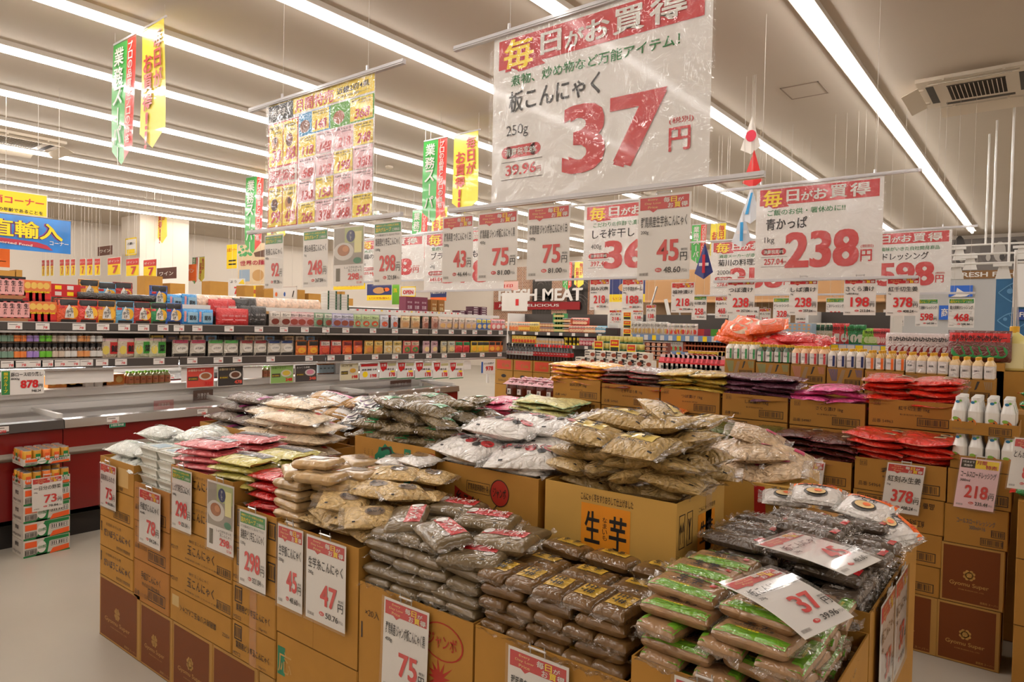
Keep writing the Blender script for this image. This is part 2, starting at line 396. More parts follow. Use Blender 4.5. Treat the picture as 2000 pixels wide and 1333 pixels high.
def pr_jumbo_b(f, w, h):
    f.text('群馬県産蒟蒻粉使用', w * .34, h * .79, h * .06, INK, w * .20, 0.01); f.frame(w * .325, h * .77, w * .555, h * .87, .0016, INK, 2)
    oval_jumbo(f, w * .65, h * .81, w * .09, h * .12, REDINK)
    f.poly([(w * .2, h * .80), (w * .27, h * .76), (w * .58, h * .66), (w * .66, h * .55), (w * .5, h * .5), (w * .2, h * .68)], REDINK)
    f.text('糸こんにゃく', w * .2, h * .62, h * .15, INK, w * .42, 0.05, 2, rot=-0.12)
def pr_namaimo(f, w, h):
    o = flat((226, 142, 30)); f.rect(w * .305, h * .59, w * .68, h * .90, o)
    f.text('生', w * .335, h * .655, h * .20, BLK, w * .12, 0.04, 2); f.text('芋', w * .525, h * .63, h * .22, BLK, w * .13, 0.04, 2)
    f.vtext('なまいも', w * .492, h * .83, h * .035, INK, 0, 2)
    f.text('こんにゃく芋をすりおろして仕上げました', w * .30, h * .915, h * .05, INK, w * .4, 0.01)
    f.text('こんにゃく粉配合', w * .42, h * .53, h * .045, INK, w * .2); f.poly([(w * .38, h * .49), (w * .41, h * .49), (w * .395, h * .53)], INK)
    f.text('200g×50入', w * .04, h * .50, h * .055, INK, w * .2, 0.03, rot=-0.1)
def pr_namaimo_side(f, w, h):
    f.frame(w * .05, h * .72, w * .16, h * .92, .003, INK); f.frame(w * .2, h * .72, w * .31, h * .92, .003, INK)
    f.text('↑↑', w * .06, h * .75, h * .13, INK, w * .08, 0.03); f.text('Y', w * .22, h * .75, h * .13, INK, w * .06, 0.03)
    f.rect(w * .58, 0, w * .71, h, mat('old_tape', (186, 150, 96), .3)); o = flat((226, 142, 30)); f.rect(w * .42, h * .62, w * .78, h * .87, o)
    f.text('生芋', w * .46, h * .68, h * .14, BLK, w * .28, 0.035, 2); f.text('こんにゃく芋使用', w * .43, h * .885, h * .03, INK, w * .35)
    f.bars(w * .46, h * .5, w * .74, h * .59, INK, 8)
def pr_green(f, w, h):
    pts = []
    for i in range(14):
        a = math.pi * i / 13; k = 1 + .13 * (i % 2); pts.append((w * .42 + w * .15 * k * math.cos(a), h * .72 + h * .22 * k * math.sin(a)))
    f.poly(pts + [(w * .26, h * .66), (w * .58, h * .66)], GINK)
    f.text('つ', w * .35, h * .80, h * .14, BLK, w * .14, 0.06, 2); f.ell(w * .41, h * .73, w * .04, h * .07, mat('pale_disc', (200, 160, 90), .5), 2)
    f.ell(w * .43, h * .73, w * .015, h * .05, BLK, 3)
    f.rect(w * .64, h * .56, w * .72, h * .95, GINK); f.vtext('蒟蒻屋', w * .68, h * .92, w * .055, KRAFTIN, 0.02)
    for i in range(3): f.vtext('こんにゃくの味', w * .14 + i * w * .05, h * .88, w * .022, INK)
def pr_eng(f, w, h):
    f.text('大和', w * .5, h * .7, h * .12, INK, None, 0.01); f.text('こんにゃく', w * .28, h * .52, h * .1, INK)
def pr_brownkon(f, w, h):
    f.bars(w * .1, h * .3, w * .22, h * .44, INK, 7); f.text('250g', w * .1, h * .46, h * .05, INK); f.text('50入', w * .3, h * .36, h * .06, INK, rot=-0.7)
def pr_plain(f, w, h): pass
def pr_barL(f, w, h): f.bars(w * .05, h * .5, w * .14, h * .85, INK, 6)

# ------------------------------------------------------------------ price cards
def header_daily(f, x0, y0, x1, y1, low=True):
    w, h = x1 - x0, y1 - y0
    f.rect(x0, y0, x1, y1, RED, 1)
    f.poly([(x0 + w * .20, y0), (x0 + w * .28, y0 - h * .22), (x0 + w * .36, y0)], RED, 1)
    gold = flat((228, 190, 120))
    if low:
        for i, t in enumerate(('Every', 'Day Low', 'Price')): f.text(t, x0 + w * .27, y0 + h * (.70 - .30 * i), h * .2, gold, w * (.2, .34, .2)[i], 0.01, 2, 'c')
        f.text('毎', x0 + w * .49, y0 + h * .5, h * .42, WHITE, w * .13, 0.035); f.text('日', x0 + w * .64, y0 + h * .5, h * .42, YEL, w * .12, 0.04); f.text('が', x0 + w * .78, y0 + h * .52, h * .3, WHITE, w * .12, 0.03)
        f.text('お', x0 + w * .58, y0 + h * .05, h * .4, WHITE, w * .11, 0.03); f.text('買', x0 + w * .71, y0 + h * .04, h * .43, YEL, w * .13, 0.04); f.text('得', x0 + w * .85, y0 + h * .05, h * .42, WHITE, w * .13, 0.04)
def header_green(f, x0, y0, x1, y1):
    w, h = x1 - x0, y1 - y0; f.rect(x0, y0, x1, y1, flat((46, 136, 70)), 1)
    f.text('業務スーパーの安心と安全', x0 + w * .05, y0 + h * .66, h * .22, YEL, w * .88, 0.02); f.text('国内グループ', x0 + w * .04, y0 + h * .1, h * .46, YEL, w * .6, 0.035)
    f.text('工場製品', x0 + w * .68, y0 + h * .12, h * .3, WHITE, w * .28, 0.01)
def header_month(f, x0, y0, x1, y1):
    w, h = x1 - x0, y1 - y0; f.rect(x0, y0, x1, y1, YEL, 1); f.rect(x0, y0, x0 + w * .38, y1, BLK, 2)
    f.text('7月末まで', x0 + w * .19, y0 + h * .58, h * .28, WHITE, w * .32, 0.03, 3, 'c'); f.text('実施中', x0 + w * .19, y0 + h * .16, h * .28, WHITE, w * .24, 0.03, 3, 'c')
    f.text('月間', x0 + w * .41, y0 + h * .5, h * .46, RED, w * .27, 0.05, 2); f.text('特売', x0 + w * .66, y0 + h * .03, h * .48, RED, w * .3, 0.05, 2)

def card_front(f, w, h, head='red', title='', weight='', price='', tax='', tcol=BLK, tw=None, sub='', bg=None, photo=False):
    if bg: f.rect(0, 0, w, h, bg, .5)
    if photo:
        ph = mat('photo_grey', (150, 140, 128), .4); f.rect(w * .03, h * .36, w * .97, h * .975, ph, 1)
        f.rect(w * .38, h * .72, w * .97, h * .975, flat((170, 176, 120)), 2); f.ell(w * .58, h * .83, w * .14, h * .1, NAVY, 3); f.vtext('冷して', w * .58, h * .9, h * .045, WHITE, .02, 4)
        f.rect(w * .7, h * .55, w * .93, h * .9, flat((222, 214, 150)), 3)
        f.ell(w * .35, h * .58, w * .33, h * .15, flat((205, 198, 190)), 2, 22); f.ell(w * .35, h * .6, w * .2, h * .095, flat((160, 96, 50)), 3, 20); f.ell(w * .42, h * .62, w * .1, h * .05, flat((196, 132, 84)), 4)
        f.ell(w * .8, h * .42, w * .13, h * .05, GINK, 3); f.rect(w * .1, h * .08, w * .24, h * .3, flat((92, 84, 66)), 1)
        f.text('しょうがのきいた', w * .94, h * .29, h * .04, BLK, w * .56, .02, 2, 'r'); f.text('玉こんにゃく', w * .94, h * .235, h * .045, BLK, w * .44, .02, 2, 'r')
        f.text(price, w * .86, h * .10, h * .11, PRICE, w * .36, .05, 2, 'r'); f.text('円', w * .96, h * .1, h * .06, PRICE, None, .02, 2, 'r'); f.text(tax, w * .94, h * .04, h * .035, PRICE, None, .02, 2, 'r')
        return
    if head == 'red': header_daily(f, w * .035, h * .83, w * .965, h * .975)
    elif head == 'green': header_green(f, w * .035, h * .83, w * .965, h * .975)
    elif head == 'month': header_month(f, w * .035, h * .81, w * .965, h * .975)
    if sub: f.text(sub, w * .05, h * .775, h * .035, BLK, w * .88, 0.01)
    f.text(title, w * .06, h * .62, h * .13, tcol, tw or w * .88, 0.022)
    if weight: f.text(weight, w * .06, h * .535, h * .05, BLK, None, 0.02)
    n = len(price); f.text(price, w * .80, h * .215, h * .255, PRICE, w * (.21 * n if n < 3 else .58), 0.035, 2, 'r')
    f.text('円', w * .955, h * .215, h * .1, BLK, w * .13, 0.03, 2, 'r'); f.text('税別', w * .955, h * .33, h * .03, BLK, w * .12, 0.01, 2, 'r')
    f.ell(w * .42, h * .115, w * .065, h * .026, PRICE, 1); f.text('税込', w * .42, h * .1, h * .028, WHITE, None, 0.01, 2, 'c')
    f.text(tax, w * .84, h * .08, h * .07, BLK, w * .32, 0.03, 2, 'r'); f.text('円込', w * .96, h * .085, h * .04, BLK, w * .1, 0, 2, 'r')
    f.bars(w * .05, h * .05, w * .22, h * .085, GREY, 12)

CARDP = {}
def price_card(label, O, u, v, w, h, bend=0.0, clip=True, name='price_tag', group=None, sleeve=True, e=0.0008, cliplen=0.03, **k):
    """paper card in a clear sleeve; O = lower left corner"""
    u = Vector(u).normalized(); v = Vector(v).normalized(); n = u.cross(v).normalized(); O = Vector(O)
    b = MB()
    cx = O + u * w / 2
    if bend:
        def fn(x, y, ee):
            t = y / h; return (u * (x - w / 2) + v * y + n * (bend * 4 * t * (1 - t) + ee))
    else: fn = None
    f = Fr(b, -u * w / 2, u, v, e, fn)
    M = 8
    pts = []
    for i in range(M + 1):
        t = i / M; s = (bend * 4 * t * (1 - t)) if bend else 0
        for x in (-w / 2, w / 2): pts.append(u * x + v * (h * t) + n * s)
    nf = len(pts); pts2 = pts + [p - n * 0.0012 for p in pts]
    fs = []
    for i in range(M): a = 2 * i; fs += [(a, a + 1, a + 3, a + 2), (nf + a, nf + a + 2, nf + a + 3, nf + a + 1), (a, a + 2, nf + a + 2, nf + a), (a + 1, nf + a + 1, nf + a + 3, a + 3)]
    fs += [(0, nf, nf + 1, 1), (nf - 2, nf - 1, 2 * nf - 1, 2 * nf - 2)]
    b.add(pts2, fs, PAPER)
    card_front(f, w, h, **k)
    o = b.build(name, loc=cx)
    tag(o, label, 'price tag', group)
    if sleeve:
        s_ = MB(); q = 0.006; pts = []
        for i in range(M + 1):
            t = i / M; s = (bend * 4 * t * (1 - t)) if bend else 0
            for x in (-w / 2 - q, w / 2 + q): pts.append(u * x + v * (-q + (h + 2 * q) * t) + n * (s + e * 6))
        s_.add(pts, [(2 * i, 2 * i + 1, 2 * i + 3, 2 * i + 2) for i in range(M)], CLEAR); s_.build('clear_sleeve', o)
    if clip:
        c = MB()
        for x in (-w * .12, w * .12): c.tube(u * x + v * h, u * x + v * (h + cliplen) + n * 0.004, 0.0016, SILVER, 5)
        c.tube(u * -w * .14 + v * (h + cliplen * .6) + n * .003, u * w * .14 + v * (h + cliplen * .6) + n * .003, 0.003, CLIPM, 6)
        c.build('hanging_clip', o)
    return o
CLIPM = mat('clear_clip', (205, 200, 196), 0.12, coat=1.0)
# ------------------------------------------------------------------ front island: cartons
YF = 1.423; YD = 0.45; Y2 = 1.90
HB = 0.30
brown = 'brown printed carton with a gold clover, '
def stack(x0, x1, zs, prints, labels, y0=YF, d=YD, mm=KRAFT, side=None, **k):
    for i in range(len(zs) - 1):
        top = i == len(zs) - 2
        carton(labels[i], x0, x1, y0, y0 + d, zs[i], zs[i + 1], prints[i], side=side, open_top=top, m=BRNBOX if prints[i] is pr_brown else mm, tape=False, **k)
BRNBOX = mat('gold_carton_board', (172, 128, 62), 0.6, mottle=0.03)
# brown boxes along the bottom
bx = [-3.724, -3.268, -2.957, -2.622, -2.29, -2.13]
for i, (a, c) in enumerate(zip(bx[:-1], bx[1:])):
    if i == 4: a, c = -2.288, -2.185
    carton(['wide brown carton with gold clover at the left end of the front island, bottom layer', 'brown clover carton on the floor under the cartons with the 78 yen tag', 'brown clover carton on the floor under the left half of the 298 yen cartons', 'brown clover carton on the floor under the right half of the 298 yen cartons', 'brown clover carton cut by the bottom edge beside the plain tall cartons'][i],
           a, c, YF, YF + YD, 0, 0.287 + (0.02 if i == 0 else 0), pr_brown if i < 4 else None, m=BRNBOX)
BX = -3.724
stack(BX, -3.345, [0.307, .455, .605, .755, .905], [pr_daibou, pr_daibou, pr_musubi2, pr_daibou_top],
      ['printed tan carton with dark brush lettering resting on the leftmost brown carton', 'second tan carton with dark brush lettering, under the 75 yen tag', 'tan carton third up from the brown one, behind the 75 yen tag', 'open tan carton holding clear bags of white shirataki at the island corner'])
stack(-3.340, -2.99, [0.287, .475, .655, .835], [pr_musubi, pr_musubi2, pr_musubi2],
      ['reddish carton printed with knotted konnyaku lettering, below the 78 yen tag', 'reddish carton with a large barcode, middle of the 78 yen stack', 'open reddish carton holding stacked clear plastic trays'], mm=KRAFT2)
stack(-2.985, -2.482, [0.287, .425, .562, .70, .83, .965], [pr_upside, pr_tama, pr_tama, pr_tama2, pr_tama2],
      ['tan carton with its lettering upside down above the brown cartons', 'tan carton reading ball konnyaku, lower one, with a small barcode', 'tan carton reading ball konnyaku, just below the food photo card', 'tan carton between the green-headed 298 tag and the food photo card', 'open tan carton holding pink and yellow flat packs'])
stack(-2.479, -2.182, [0.287, .43, .58, .735, .882], [pr_piri, pr_piri, pr_piri2, pr_piri2],
      ['taped tan carton lowest under the 1200g 298 yen tag', 'taped tan carton second up under the 1200g 298 yen tag', 'tan carton behind the lower half of the 1200g 298 yen tag', 'open tan carton holding red packs beside the beige blocks'])
stack(-2.177, -1.722, [0.0, .47, .872], [pr_imo_low, pr_imo], ['plain tall tan carton with a small green mark, below the 45 and 47 tags', 'plain open tan carton with the 45 and 47 yen tags'])
stack(-1.718, -1.230, [0.0, .37, .770], [pr_jumbo_a, pr_jumbo_a], ['tan carton with red maple mark at the bottom edge below the 75 tag', 'open tan carton with red oval mark, holding grey konnyaku blocks'])
stack(-1.226, -.749, [0.0, .37, .770], [pr_plain, pr_brownkon], ['lower tan carton beneath the brown konnyaku carton', 'open tan carton holding brown konnyaku with yellow labels'])
stack(-.745, -.335, [0.0, .42, .836], [pr_plain, pr_eng], ['lower tan carton beneath the green-label konnyaku carton', 'open tan carton holding konnyaku packs with green labels'], d=.50)
# right side of the island, behind the green packs
stack(-.745, -.335, [0.0, .44, .884], [pr_plain, pr_plain], ['lower tan carton on the right side of the island', 'open tan carton holding grey konnyaku beside the island corner'], y0=1.93, d=.5)
# second row, raised
def two(x0, x1, y0, y1, z, pr, la, lb, side=None, m=KRAFT, zm=None):
    zm = zm or z * .5
    carton(la, x0, x1, y0, y1, 0, zm, None, m=m); carton(lb, x0, x1, y0, y1, zm, z, pr, side=side, open_top=True, m=m)
two(-3.66, -3.21, Y2, 2.3, 1.035, pr_barL, 'hidden lower carton under the purple-label packs', 'tan carton with a small barcode under the grey packs at the back left')
two(-3.20, -2.73, Y2, 2.22, .975, None, 'lower carton under the cream slice bags', 'open tan carton under the big cream bags')
two(-2.34, -1.855, Y2, 2.3, 1.112, pr_green, 'lower carton under the green-emblem carton', 'tan carton with a green brush emblem under the green-banded bags', zm=.7)
two(-1.85, -1.36, Y2, 2.3, 1.073, pr_jumbo_b, 'lower carton under the red-oval carton', 'tan carton with a filled red oval and red brush lettering', zm=.66)
m_ni = mat('kraft_board_yellow', (196, 154, 78), 0.55, mottle=0.03, mscale=6, spec=0.25)
two(-1.335, -.853, Y2, 2.28, 1.078, pr_namaimo, 'lower carton under the big orange-square carton', 'large yellow-tan carton with orange square and two brush characters', side=pr_namaimo_side, m=m_ni, zm=.56)
# ------------------------------------------------------------------ tags hung on the front island
def face_tag(label, px, pyt, pxr, pyr, Y, h=.285, w=.2, lean=0.0, **k):
    """card hung on a carton front: photo pixels of its upper corners give position"""
    a = at(px, pyt, 'y', Y - .012); c = at(pxr, pyr, 'y', Y - .012)
    w = abs(c.x - a.x); u = Vector((c.x - a.x, -0.0, 0)); u.normalize()
    v = Vector((lean, 0.0, 1)).normalized()
    return price_card(label, Vector((a.x, Y - .014, a.z)) - v * h, u, v, w, h, **k)
price = dict
face_tag('white card with red header reading 75 on the carton of white shirataki bags', 197, 903, 227, 915, YF, .215, head='red', title='業務用しらたき', weight='1kg', price='75', tax='81.00')
face_tag('white card with red header reading 78 on the reddish carton', 273, 952, 314, 968, YF, .25, head='red', title='手結びこんにゃく', weight='180g 8個入', price='78', tax='84.24')
face_tag('white card with green header reading 298 left of the food photo card', 337, 912, 375, 927, YF, .26, head='green', title='しっかり味付玉こんにゃく', weight='1000g', price='298', tax='321.84')
face_tag('white card with a photo of stewed konnyaku balls and price 298', 406, 936, 458, 955, YF, .275, photo=True, price='298', tax='321.84')
face_tag('white card with green header reading 298 for the 1200g pack', 469, 994, 521, 1013, YF, .285, head='green', title='業務用ピリ辛玉こんにゃく', weight='1200g', price='298', tax='321.84', sub='コクは醤油仕立てに旨みをプラス！')
face_tag('white card with red header reading 45 on the plain tan carton', 544, 1022, 593, 1042, YF, .29, head='red', title='生芋板こんにゃく', weight='250g', price='45', tax='48.60')
face_tag('white card with red header reading 47 beside the 45 card', 600, 1043, 677, 1061, YF, .285, head='red', title='生芋糸こんにゃく', weight='200g', price='47', tax='50.76')
face_tag('white card with red header reading 75 for the 450g block', 752, 1165, 839, 1206, YF, .287, lean=.03, head='red', title='群馬県産 ジャンボ板こんにゃく黒', weight='450g', price='75', tax='81.00')
face_tag('white card with red header hanging under the brown konnyaku pile', 994, 1260, 1112, 1302, YF, .287, head='red', title='群馬県産 生芋糸こんにゃく', weight='200g', price='43', tax='46.44')
face_tag('white card with red header at the bottom edge below the green packs', 1318, 1318, 1440, 1352, YF, .287, head='red', title='生芋板こんにゃく', weight='250g', price='47', tax='50.76')
# cards on the right side of the island, seen nearly edge on
for i, (y, z, l) in enumerate([(1.99, .60, 'white card standing on the right flank of the island, nearer one'), (2.21, .60, 'white card standing on the right flank of the island, farther one')]):
    price_card(l, (-.322, y, z), (0, 1, 0), (0, 0, 1), .2, .285, title='板こんにゃく', weight='250g', price='37', tax='39.96')
# ------------------------------------------------------------------ packs: film-wrapped slabs and pillow bags
def surf(l, w, h, a=6, c=0.45, lump=0.0, ls=20, seed=0, wave=0.0):
    """height of the upper and lower faces of a pack at x,y (long side along x)"""
    def t(x, y):
        u = min(1, abs(2 * x / l)); v = min(1, abs(2 * y / w))
        k = ((1 - u ** a) * (1 - v ** a)) ** c if (u < 1 and v < 1) else 0
        nz = noise.noise(Vector((x * ls + seed * 7.1, y * ls + seed * 3.3, seed))) * lump if lump else 0
        return k * (1 + nz)
    def bend(x, y): return wave * noise.noise(Vector((x * 6 + seed * 5, y * 6, seed * 2.0)))
    top = lambda x, y: h * .5 + h * .5 * t(x, y) + bend(x, y)
    bot = lambda x, y: h * .5 - h * .5 * t(x, y) + bend(x, y)
    return top, bot

def pack_mesh(l, w, h, body, fin_m, label=None, a=6, c=0.45, lump=0.15, ls=20, seed=0, fin=0.018, side_fin=0.0, nx=12, ny=8, wave=0.0, band=None, seal=0.0):
    """one sealed pack: filled body, crimped film ends, printed label lying on the upper face"""
    top, bot = surf(l, w, h, a, c, lump, ls, seed, wave)
    b = MB(); rr = random.Random(seed)
    def sp(n):  # denser sampling near the edges
        return [math.sin(math.pi / 2 * (2 * i / n - 1)) * .5 * (1) for i in range(n + 1)]
    xs = [s * l for s in sp(nx)]; ys = [s * w for s in sp(ny)]
    vs = []; N = (nx + 1) * (ny + 1)
    for f in (top, bot):
        for y in ys:
            for x in xs: vs.append((x, y, f(x, y)))
    fs = []
    for j in range(ny):
        for i in range(nx):
            q = j * (nx + 1) + i
            fs.append((q, q + 1, q + nx + 2, q + nx + 1)); fs.append((N + q, N + q + nx + 1, N + q + nx + 2, N + q + 1))
    rim = [j for j in range(nx)]
    b.add(vs, fs, body)
    # crimped end fins
    for s in (-1, 1):
        if fin <= 0: break
        K = 7; pts = []
        for k in range(K + 1):
            y = -w / 2 * .98 + w * .98 * k / K
            z0 = h * .5 + wave * 0
            pts.append((s * l / 2 * .985, y, top(s * l / 2, y)))
            pts.append((s * (l / 2 + fin * .55), y * 1.0, top(s * l / 2, y) + rr.uniform(-.3, .3) * fin))
            pts.append((s * (l / 2 + fin * rr.uniform(.85, 1.1)), y * 1.02, top(s * l / 2, y) + rr.uniform(-.45, .45) * fin))
        b.add(pts, [q for k in range(K) for q in ((3 * k, 3 * k + 3, 3 * k + 4, 3 * k + 1), (3 * k + 1, 3 * k + 4, 3 * k + 5, 3 * k + 2))], fin_m)
    if side_fin:
        for s in (-1, 1):
            K = 6; pts = []
            for k in range(K + 1):
                x = -l / 2 + l * k / K
                pts.append((x, s * w / 2 * .985, top(x, s * w / 2))); pts.append((x, s * (w / 2 + side_fin), top(x, s * w / 2) + rr.uniform(-.4, .3) * side_fin))
            b.add(pts, [(2 * k, 2 * k + 2, 2 * k + 3, 2 * k + 1) for k in range(K)], fin_m)
    me = b
    lab = None
    if label:
        lb = MB(); f = Fr(lb, (0, 0, 0), (1, 0, 0), (0, 1, 0), 0.0014, lambda x, y, e: Vector((x, y, top(max(-l * .5, min(l * .5, x)), max(-w * .5, min(w * .5, y))) + e)))
        label(f, l, w); lab = lb
    return b, lab

def proto(name, parent_coll, *a, partname='printed_label', **k):
    b, lab = pack_mesh(*a, **k)
    o = b.build(name, smooth=True)
    if lab: lab.build(partname, o)
    return o

FILM = film('wrap_film', density=.22, tint=(206, 190, 166), crumple=1.0, cscale=40, rough=.12)
FILMD = film('wrap_film_dark', density=.25, tint=(150, 128, 100), crumple=1.0, cscale=40, rough=.12)
FILMW = film('wrap_film_white', density=.4, tint=(228, 222, 214), crumple=1.0, cscale=40, rough=.12)
def body(name, rgb, **k):
    d = dict(rough=0.45, coat=1.0, crumple=0.8, cscale=13, vary=0.1, mottle=0.14, mscale=30, spec=0.15); d.update(k); return mat(name, rgb, **d)
B_BROWN = body('konnyaku_brown', (108, 78, 42), crumple=.3, cscale=9)
B_GREY = body('konnyaku_grey', (116, 98, 70), crumple=.3, cscale=9)
B_DARK = body('konnyaku_dark', (84, 70, 58), crumple=.4, cscale=14)
B_TAN = body('konnyaku_tan', (156, 120, 84), crumple=.3, cscale=9)
B_BEIGE = body('konnyaku_beige', (180, 148, 102), crumple=.3, cscale=9)
B_NOOD = body('noodle_beige', (200, 168, 112), crumple=.7, bump=.6, bscale=110, mottle=.2, mscale=70)
B_SHIRA = body('noodle_golden', (176, 146, 92), crumple=.8, bump=.35, bscale=120, mottle=.2, mscale=60)
B_CREAM = body('slice_cream', (224, 202, 170), crumple=.7, cscale=14)
B_WHITE = body('shirataki_white', (226, 220, 214), crumple=.7, cscale=13)
B_MILK = body('shirataki_milky', (222, 224, 216), crumple=.7, cscale=13)
B_GREENB = body('itokon_olive', (122, 102, 66), crumple=.9, cscale=22)
B_PURP = body('itokon_grey', (136, 118, 104), crumple=.9, cscale=22)
B_PINK = body('pack_pink', (206, 92, 96), crumple=.6); B_YELL = body('pack_yellow', (196, 184, 92), crumple=.6)
B_RED = body('pack_red', (196, 30, 26), crumple=.7)
YLAB = mat('label_yellow', (214, 170, 56), .35, coat=.9, crumple=.35, cscale=14); WLAB = mat('label_white', (228, 220, 214), .35, coat=.9, crumple=.35, cscale=14)
GLAB = mat('label_green', (104, 160, 36), .3, coat=.9, crumple=.35, cscale=14); RLAB = mat('label_red', (196, 28, 34), .35, coat=.9, crumple=.35, cscale=14); GRLAB = mat('label_bottle_green', (16, 140, 70), .35, coat=.9, crumple=.35, cscale=14)
PUR = mat('label_purple', (150, 50, 110), .35, coat=.9, crumple=.35, cscale=14); DK = mat('label_dark', (50, 44, 40), .35, coat=.4)

def lb_brown(f, l, w):
    f.rect(-l * .30, -w * .06, l * .30, w * .42, YLAB)
    f.text('生', -l * .20, w * .0, w * .36, BLK, l * .13, .05); f.text('芋', l * .06, w * .0, w * .36, BLK, l * .15, .05)
    f.rect(l * .05, -w * .42, l * .1, -w * .38, BLK)
    f.text('こんにゃく 無漂白 200g', -l * .28, -w * .24, w * .09, DK, l * .56, .02)
def lb_brown_v(f, l, w):
    f.rect(-l * .24, -w * .34, l * .26, w * .34, YLAB)
    f.text('生', -l * .18, -w * .2, w * .42, BLK, l * .17, .05); f.text('芋', l * .04, -w * .22, w * .44, BLK, l * .17, .05)
    f.text('こんにゃく', -l * .24, -w * .42, w * .07, DK, l * .5, .02)
def lb_jumbo(f, l, w):
    f.rect(-l * .40, w * .0, l * .36, w * .42, RLAB); f.text('ジャンボ', -l * .2, w * .07, w * .28, WLAB, l * .5, .06, 2)
    f.ell(-l * .32, w * .2, w * .13, w * .17, WLAB, 2); f.ell(l * .26, -w * .08, w * .13, w * .1, WLAB, 1); f.text('こん', l * .26, -w * .12, w * .1, BLK, w * .16, .03, 2, 'c')
    f.rect(l * .2, -w * .40, l * .26, -w * .36, BLK)
def lb_green(f, l, w):
    f.rect(-l * .49, -w * .49, l * .47, -w * .20, GLAB); f.rect(-l * .49, w * .33, l * .47, w * .48, GLAB)
    f.text('生', -l * .18, -w * .08, w * .36, BLK, l * .15, .08); f.text('芋', l * .03, -w * .08, w * .36, BLK, l * .16, .08)
    f.text('こんにゃくいも使用', -l * .26, -w * .22, w * .12, BLK, l * .5, .04, 3); f.rect(l * .28, w * .08, l * .36, w * .26, RLAB); f.text('板', l * .30, w * .1, w * .12, WLAB, l * .04, .02, 3)
    f.text('100%広島県産', -l * .2, -w * .36, w * .07, YEL, l * .3, .01, 3)
def lb_dark(f, l, w):
    f.text('板こんにゃく', -l * .42, -w * .1, w * .36, mat('label_silver', (176, 168, 160), .3, coat=.5), l * .66, .02); f.rect(l * .34, -w * .2, l * .44, w * .3, RLAB); f.text('黒', l * .36, -w * .0, w * .2, WLAB, l * .06, .03, 3)
def lb_beige(f, l, w):
    f.ell(0, w * .05, l * .25, w * .24, mat('label_taupe', (150, 124, 92), .3, coat=.5)); f.text('生芋こんにゃく', -l * .22, -w * .06, w * .22, DK, l * .44, .05, 2); f.text('国内産', l * .12, w * .26, w * .1, RLAB, None, .02)
def lb_noodle(f, l, w):
    f.ell(l * .08, w * .02, l * .2, w * .22, mat('label_taupe2', (120, 96, 70), .3, coat=.5)); f.text('糸こん', -l * .08, -w * .1, w * .22, BLK, l * .32, .05, 2)
    f.rect(-l * .36, -w * .38, -l * .3, -w * .33, BLK)
def lb_goldn(f, l, w):
    f.rect(-l * .3, w * .0, l * .3, w * .4, mat('label_pale_gold', (222, 192, 96), .3, coat=.6)); f.text('生', -l * .22, w * .06, w * .3, BLK, l * .14, .05); f.text('芋', l * .06, w * .06, w * .3, BLK, l * .15, .05)
    f.text('糸こんにゃく', -l * .3, -w * .2, w * .14, BLK, l * .6, .03); f.rect(l * .36, -w * .36, l * .43, -w * .31, BLK)
def lb_dot(f, l, w): f.rect(l * .3, -w * .34, l * .37, -w * .29, BLK)
def lb_redwhite(f, l, w):
    for i, (x, y, r) in enumerate([(-.28, .1, .12), (-.1, .05, .1), (.08, .0, .12), (.24, -.06, .09)]):
        f.ell(l * x, w * y, l * r * .62, w * r * 1.1, RLAB if i % 2 == 0 else BLK)
    f.text('糸こんにゃく', -l * .36, -w * .06, w * .26, RLAB, l * .62, .06, 2); f.text('糸こんにゃく', -l * .35, -w * .08, w * .25, BLK, l * .62, .02, 3)
    f.ell(l * .34, w * .1, l * .09, w * .14, RLAB, 2); f.text('ジャンボ', l * .34, w * .05, w * .09, BLK, l * .14, .02, 3, 'c'); f.rect(-l * .3, -w * .4, -l * .24, -w * .36, BLK)
def lb_redend(f, l, w): f.rect(-l * .44, -w * .3, -l * .3, w * .3, RLAB); f.rect(-l * .4, -w * .1, -l * .34, w * .2, BLK, 2)
def lb_cream(f, l, w):
    f.text('味しみ', -l * .05, -w * .05, w * .2, BLK, l * .26, .04); f.rect(-l * .32, -w * .1, -l * .2, w * .06, RLAB); f.rect(l * .28, w * .14, l * .36, w * .26, RLAB)
    f.text('H1 こん', l * .2, -w * .3, w * .14, DK, l * .2, .03)
def lb_gband(f, l, w):
    f.rect(-l * .12, -w * .44, l * .14, w * .44, GRLAB); f.text('黒', -l * .08, -w * .12, w * .24, BLK, l * .16, .05, 2); f.rect(l * .34, w * .1, l * .4, w * .16, BLK)
def lb_gsmall(f, l, w): f.rect(l * .12, -w * .1, l * .34, w * .42, GRLAB)
def lb_purp(f, l, w):
    f.rect(-l * .47, -w * .4, -l * .38, w * .4, PUR); f.rect(l * .38, -w * .4, l * .46, w * .4, PUR); f.text('糸こんにゃく', -l * .3, -w * .05, w * .2, WLAB, l * .6, .04)
def lb_pink(f, l, w):
    f.rect(-l * .40, -w * .02, l * .42, w * .34, DK); f.text('味付 玉こんにゃく', -l * .36, w * .05, w * .22, WLAB, l * .74, .04, 2)
def lb_white(f, l, w): f.text('しらたき', -l * .2, -w * .06, w * .16, mat('label_faint_green', (150, 180, 150), .3), l * .4, .02)

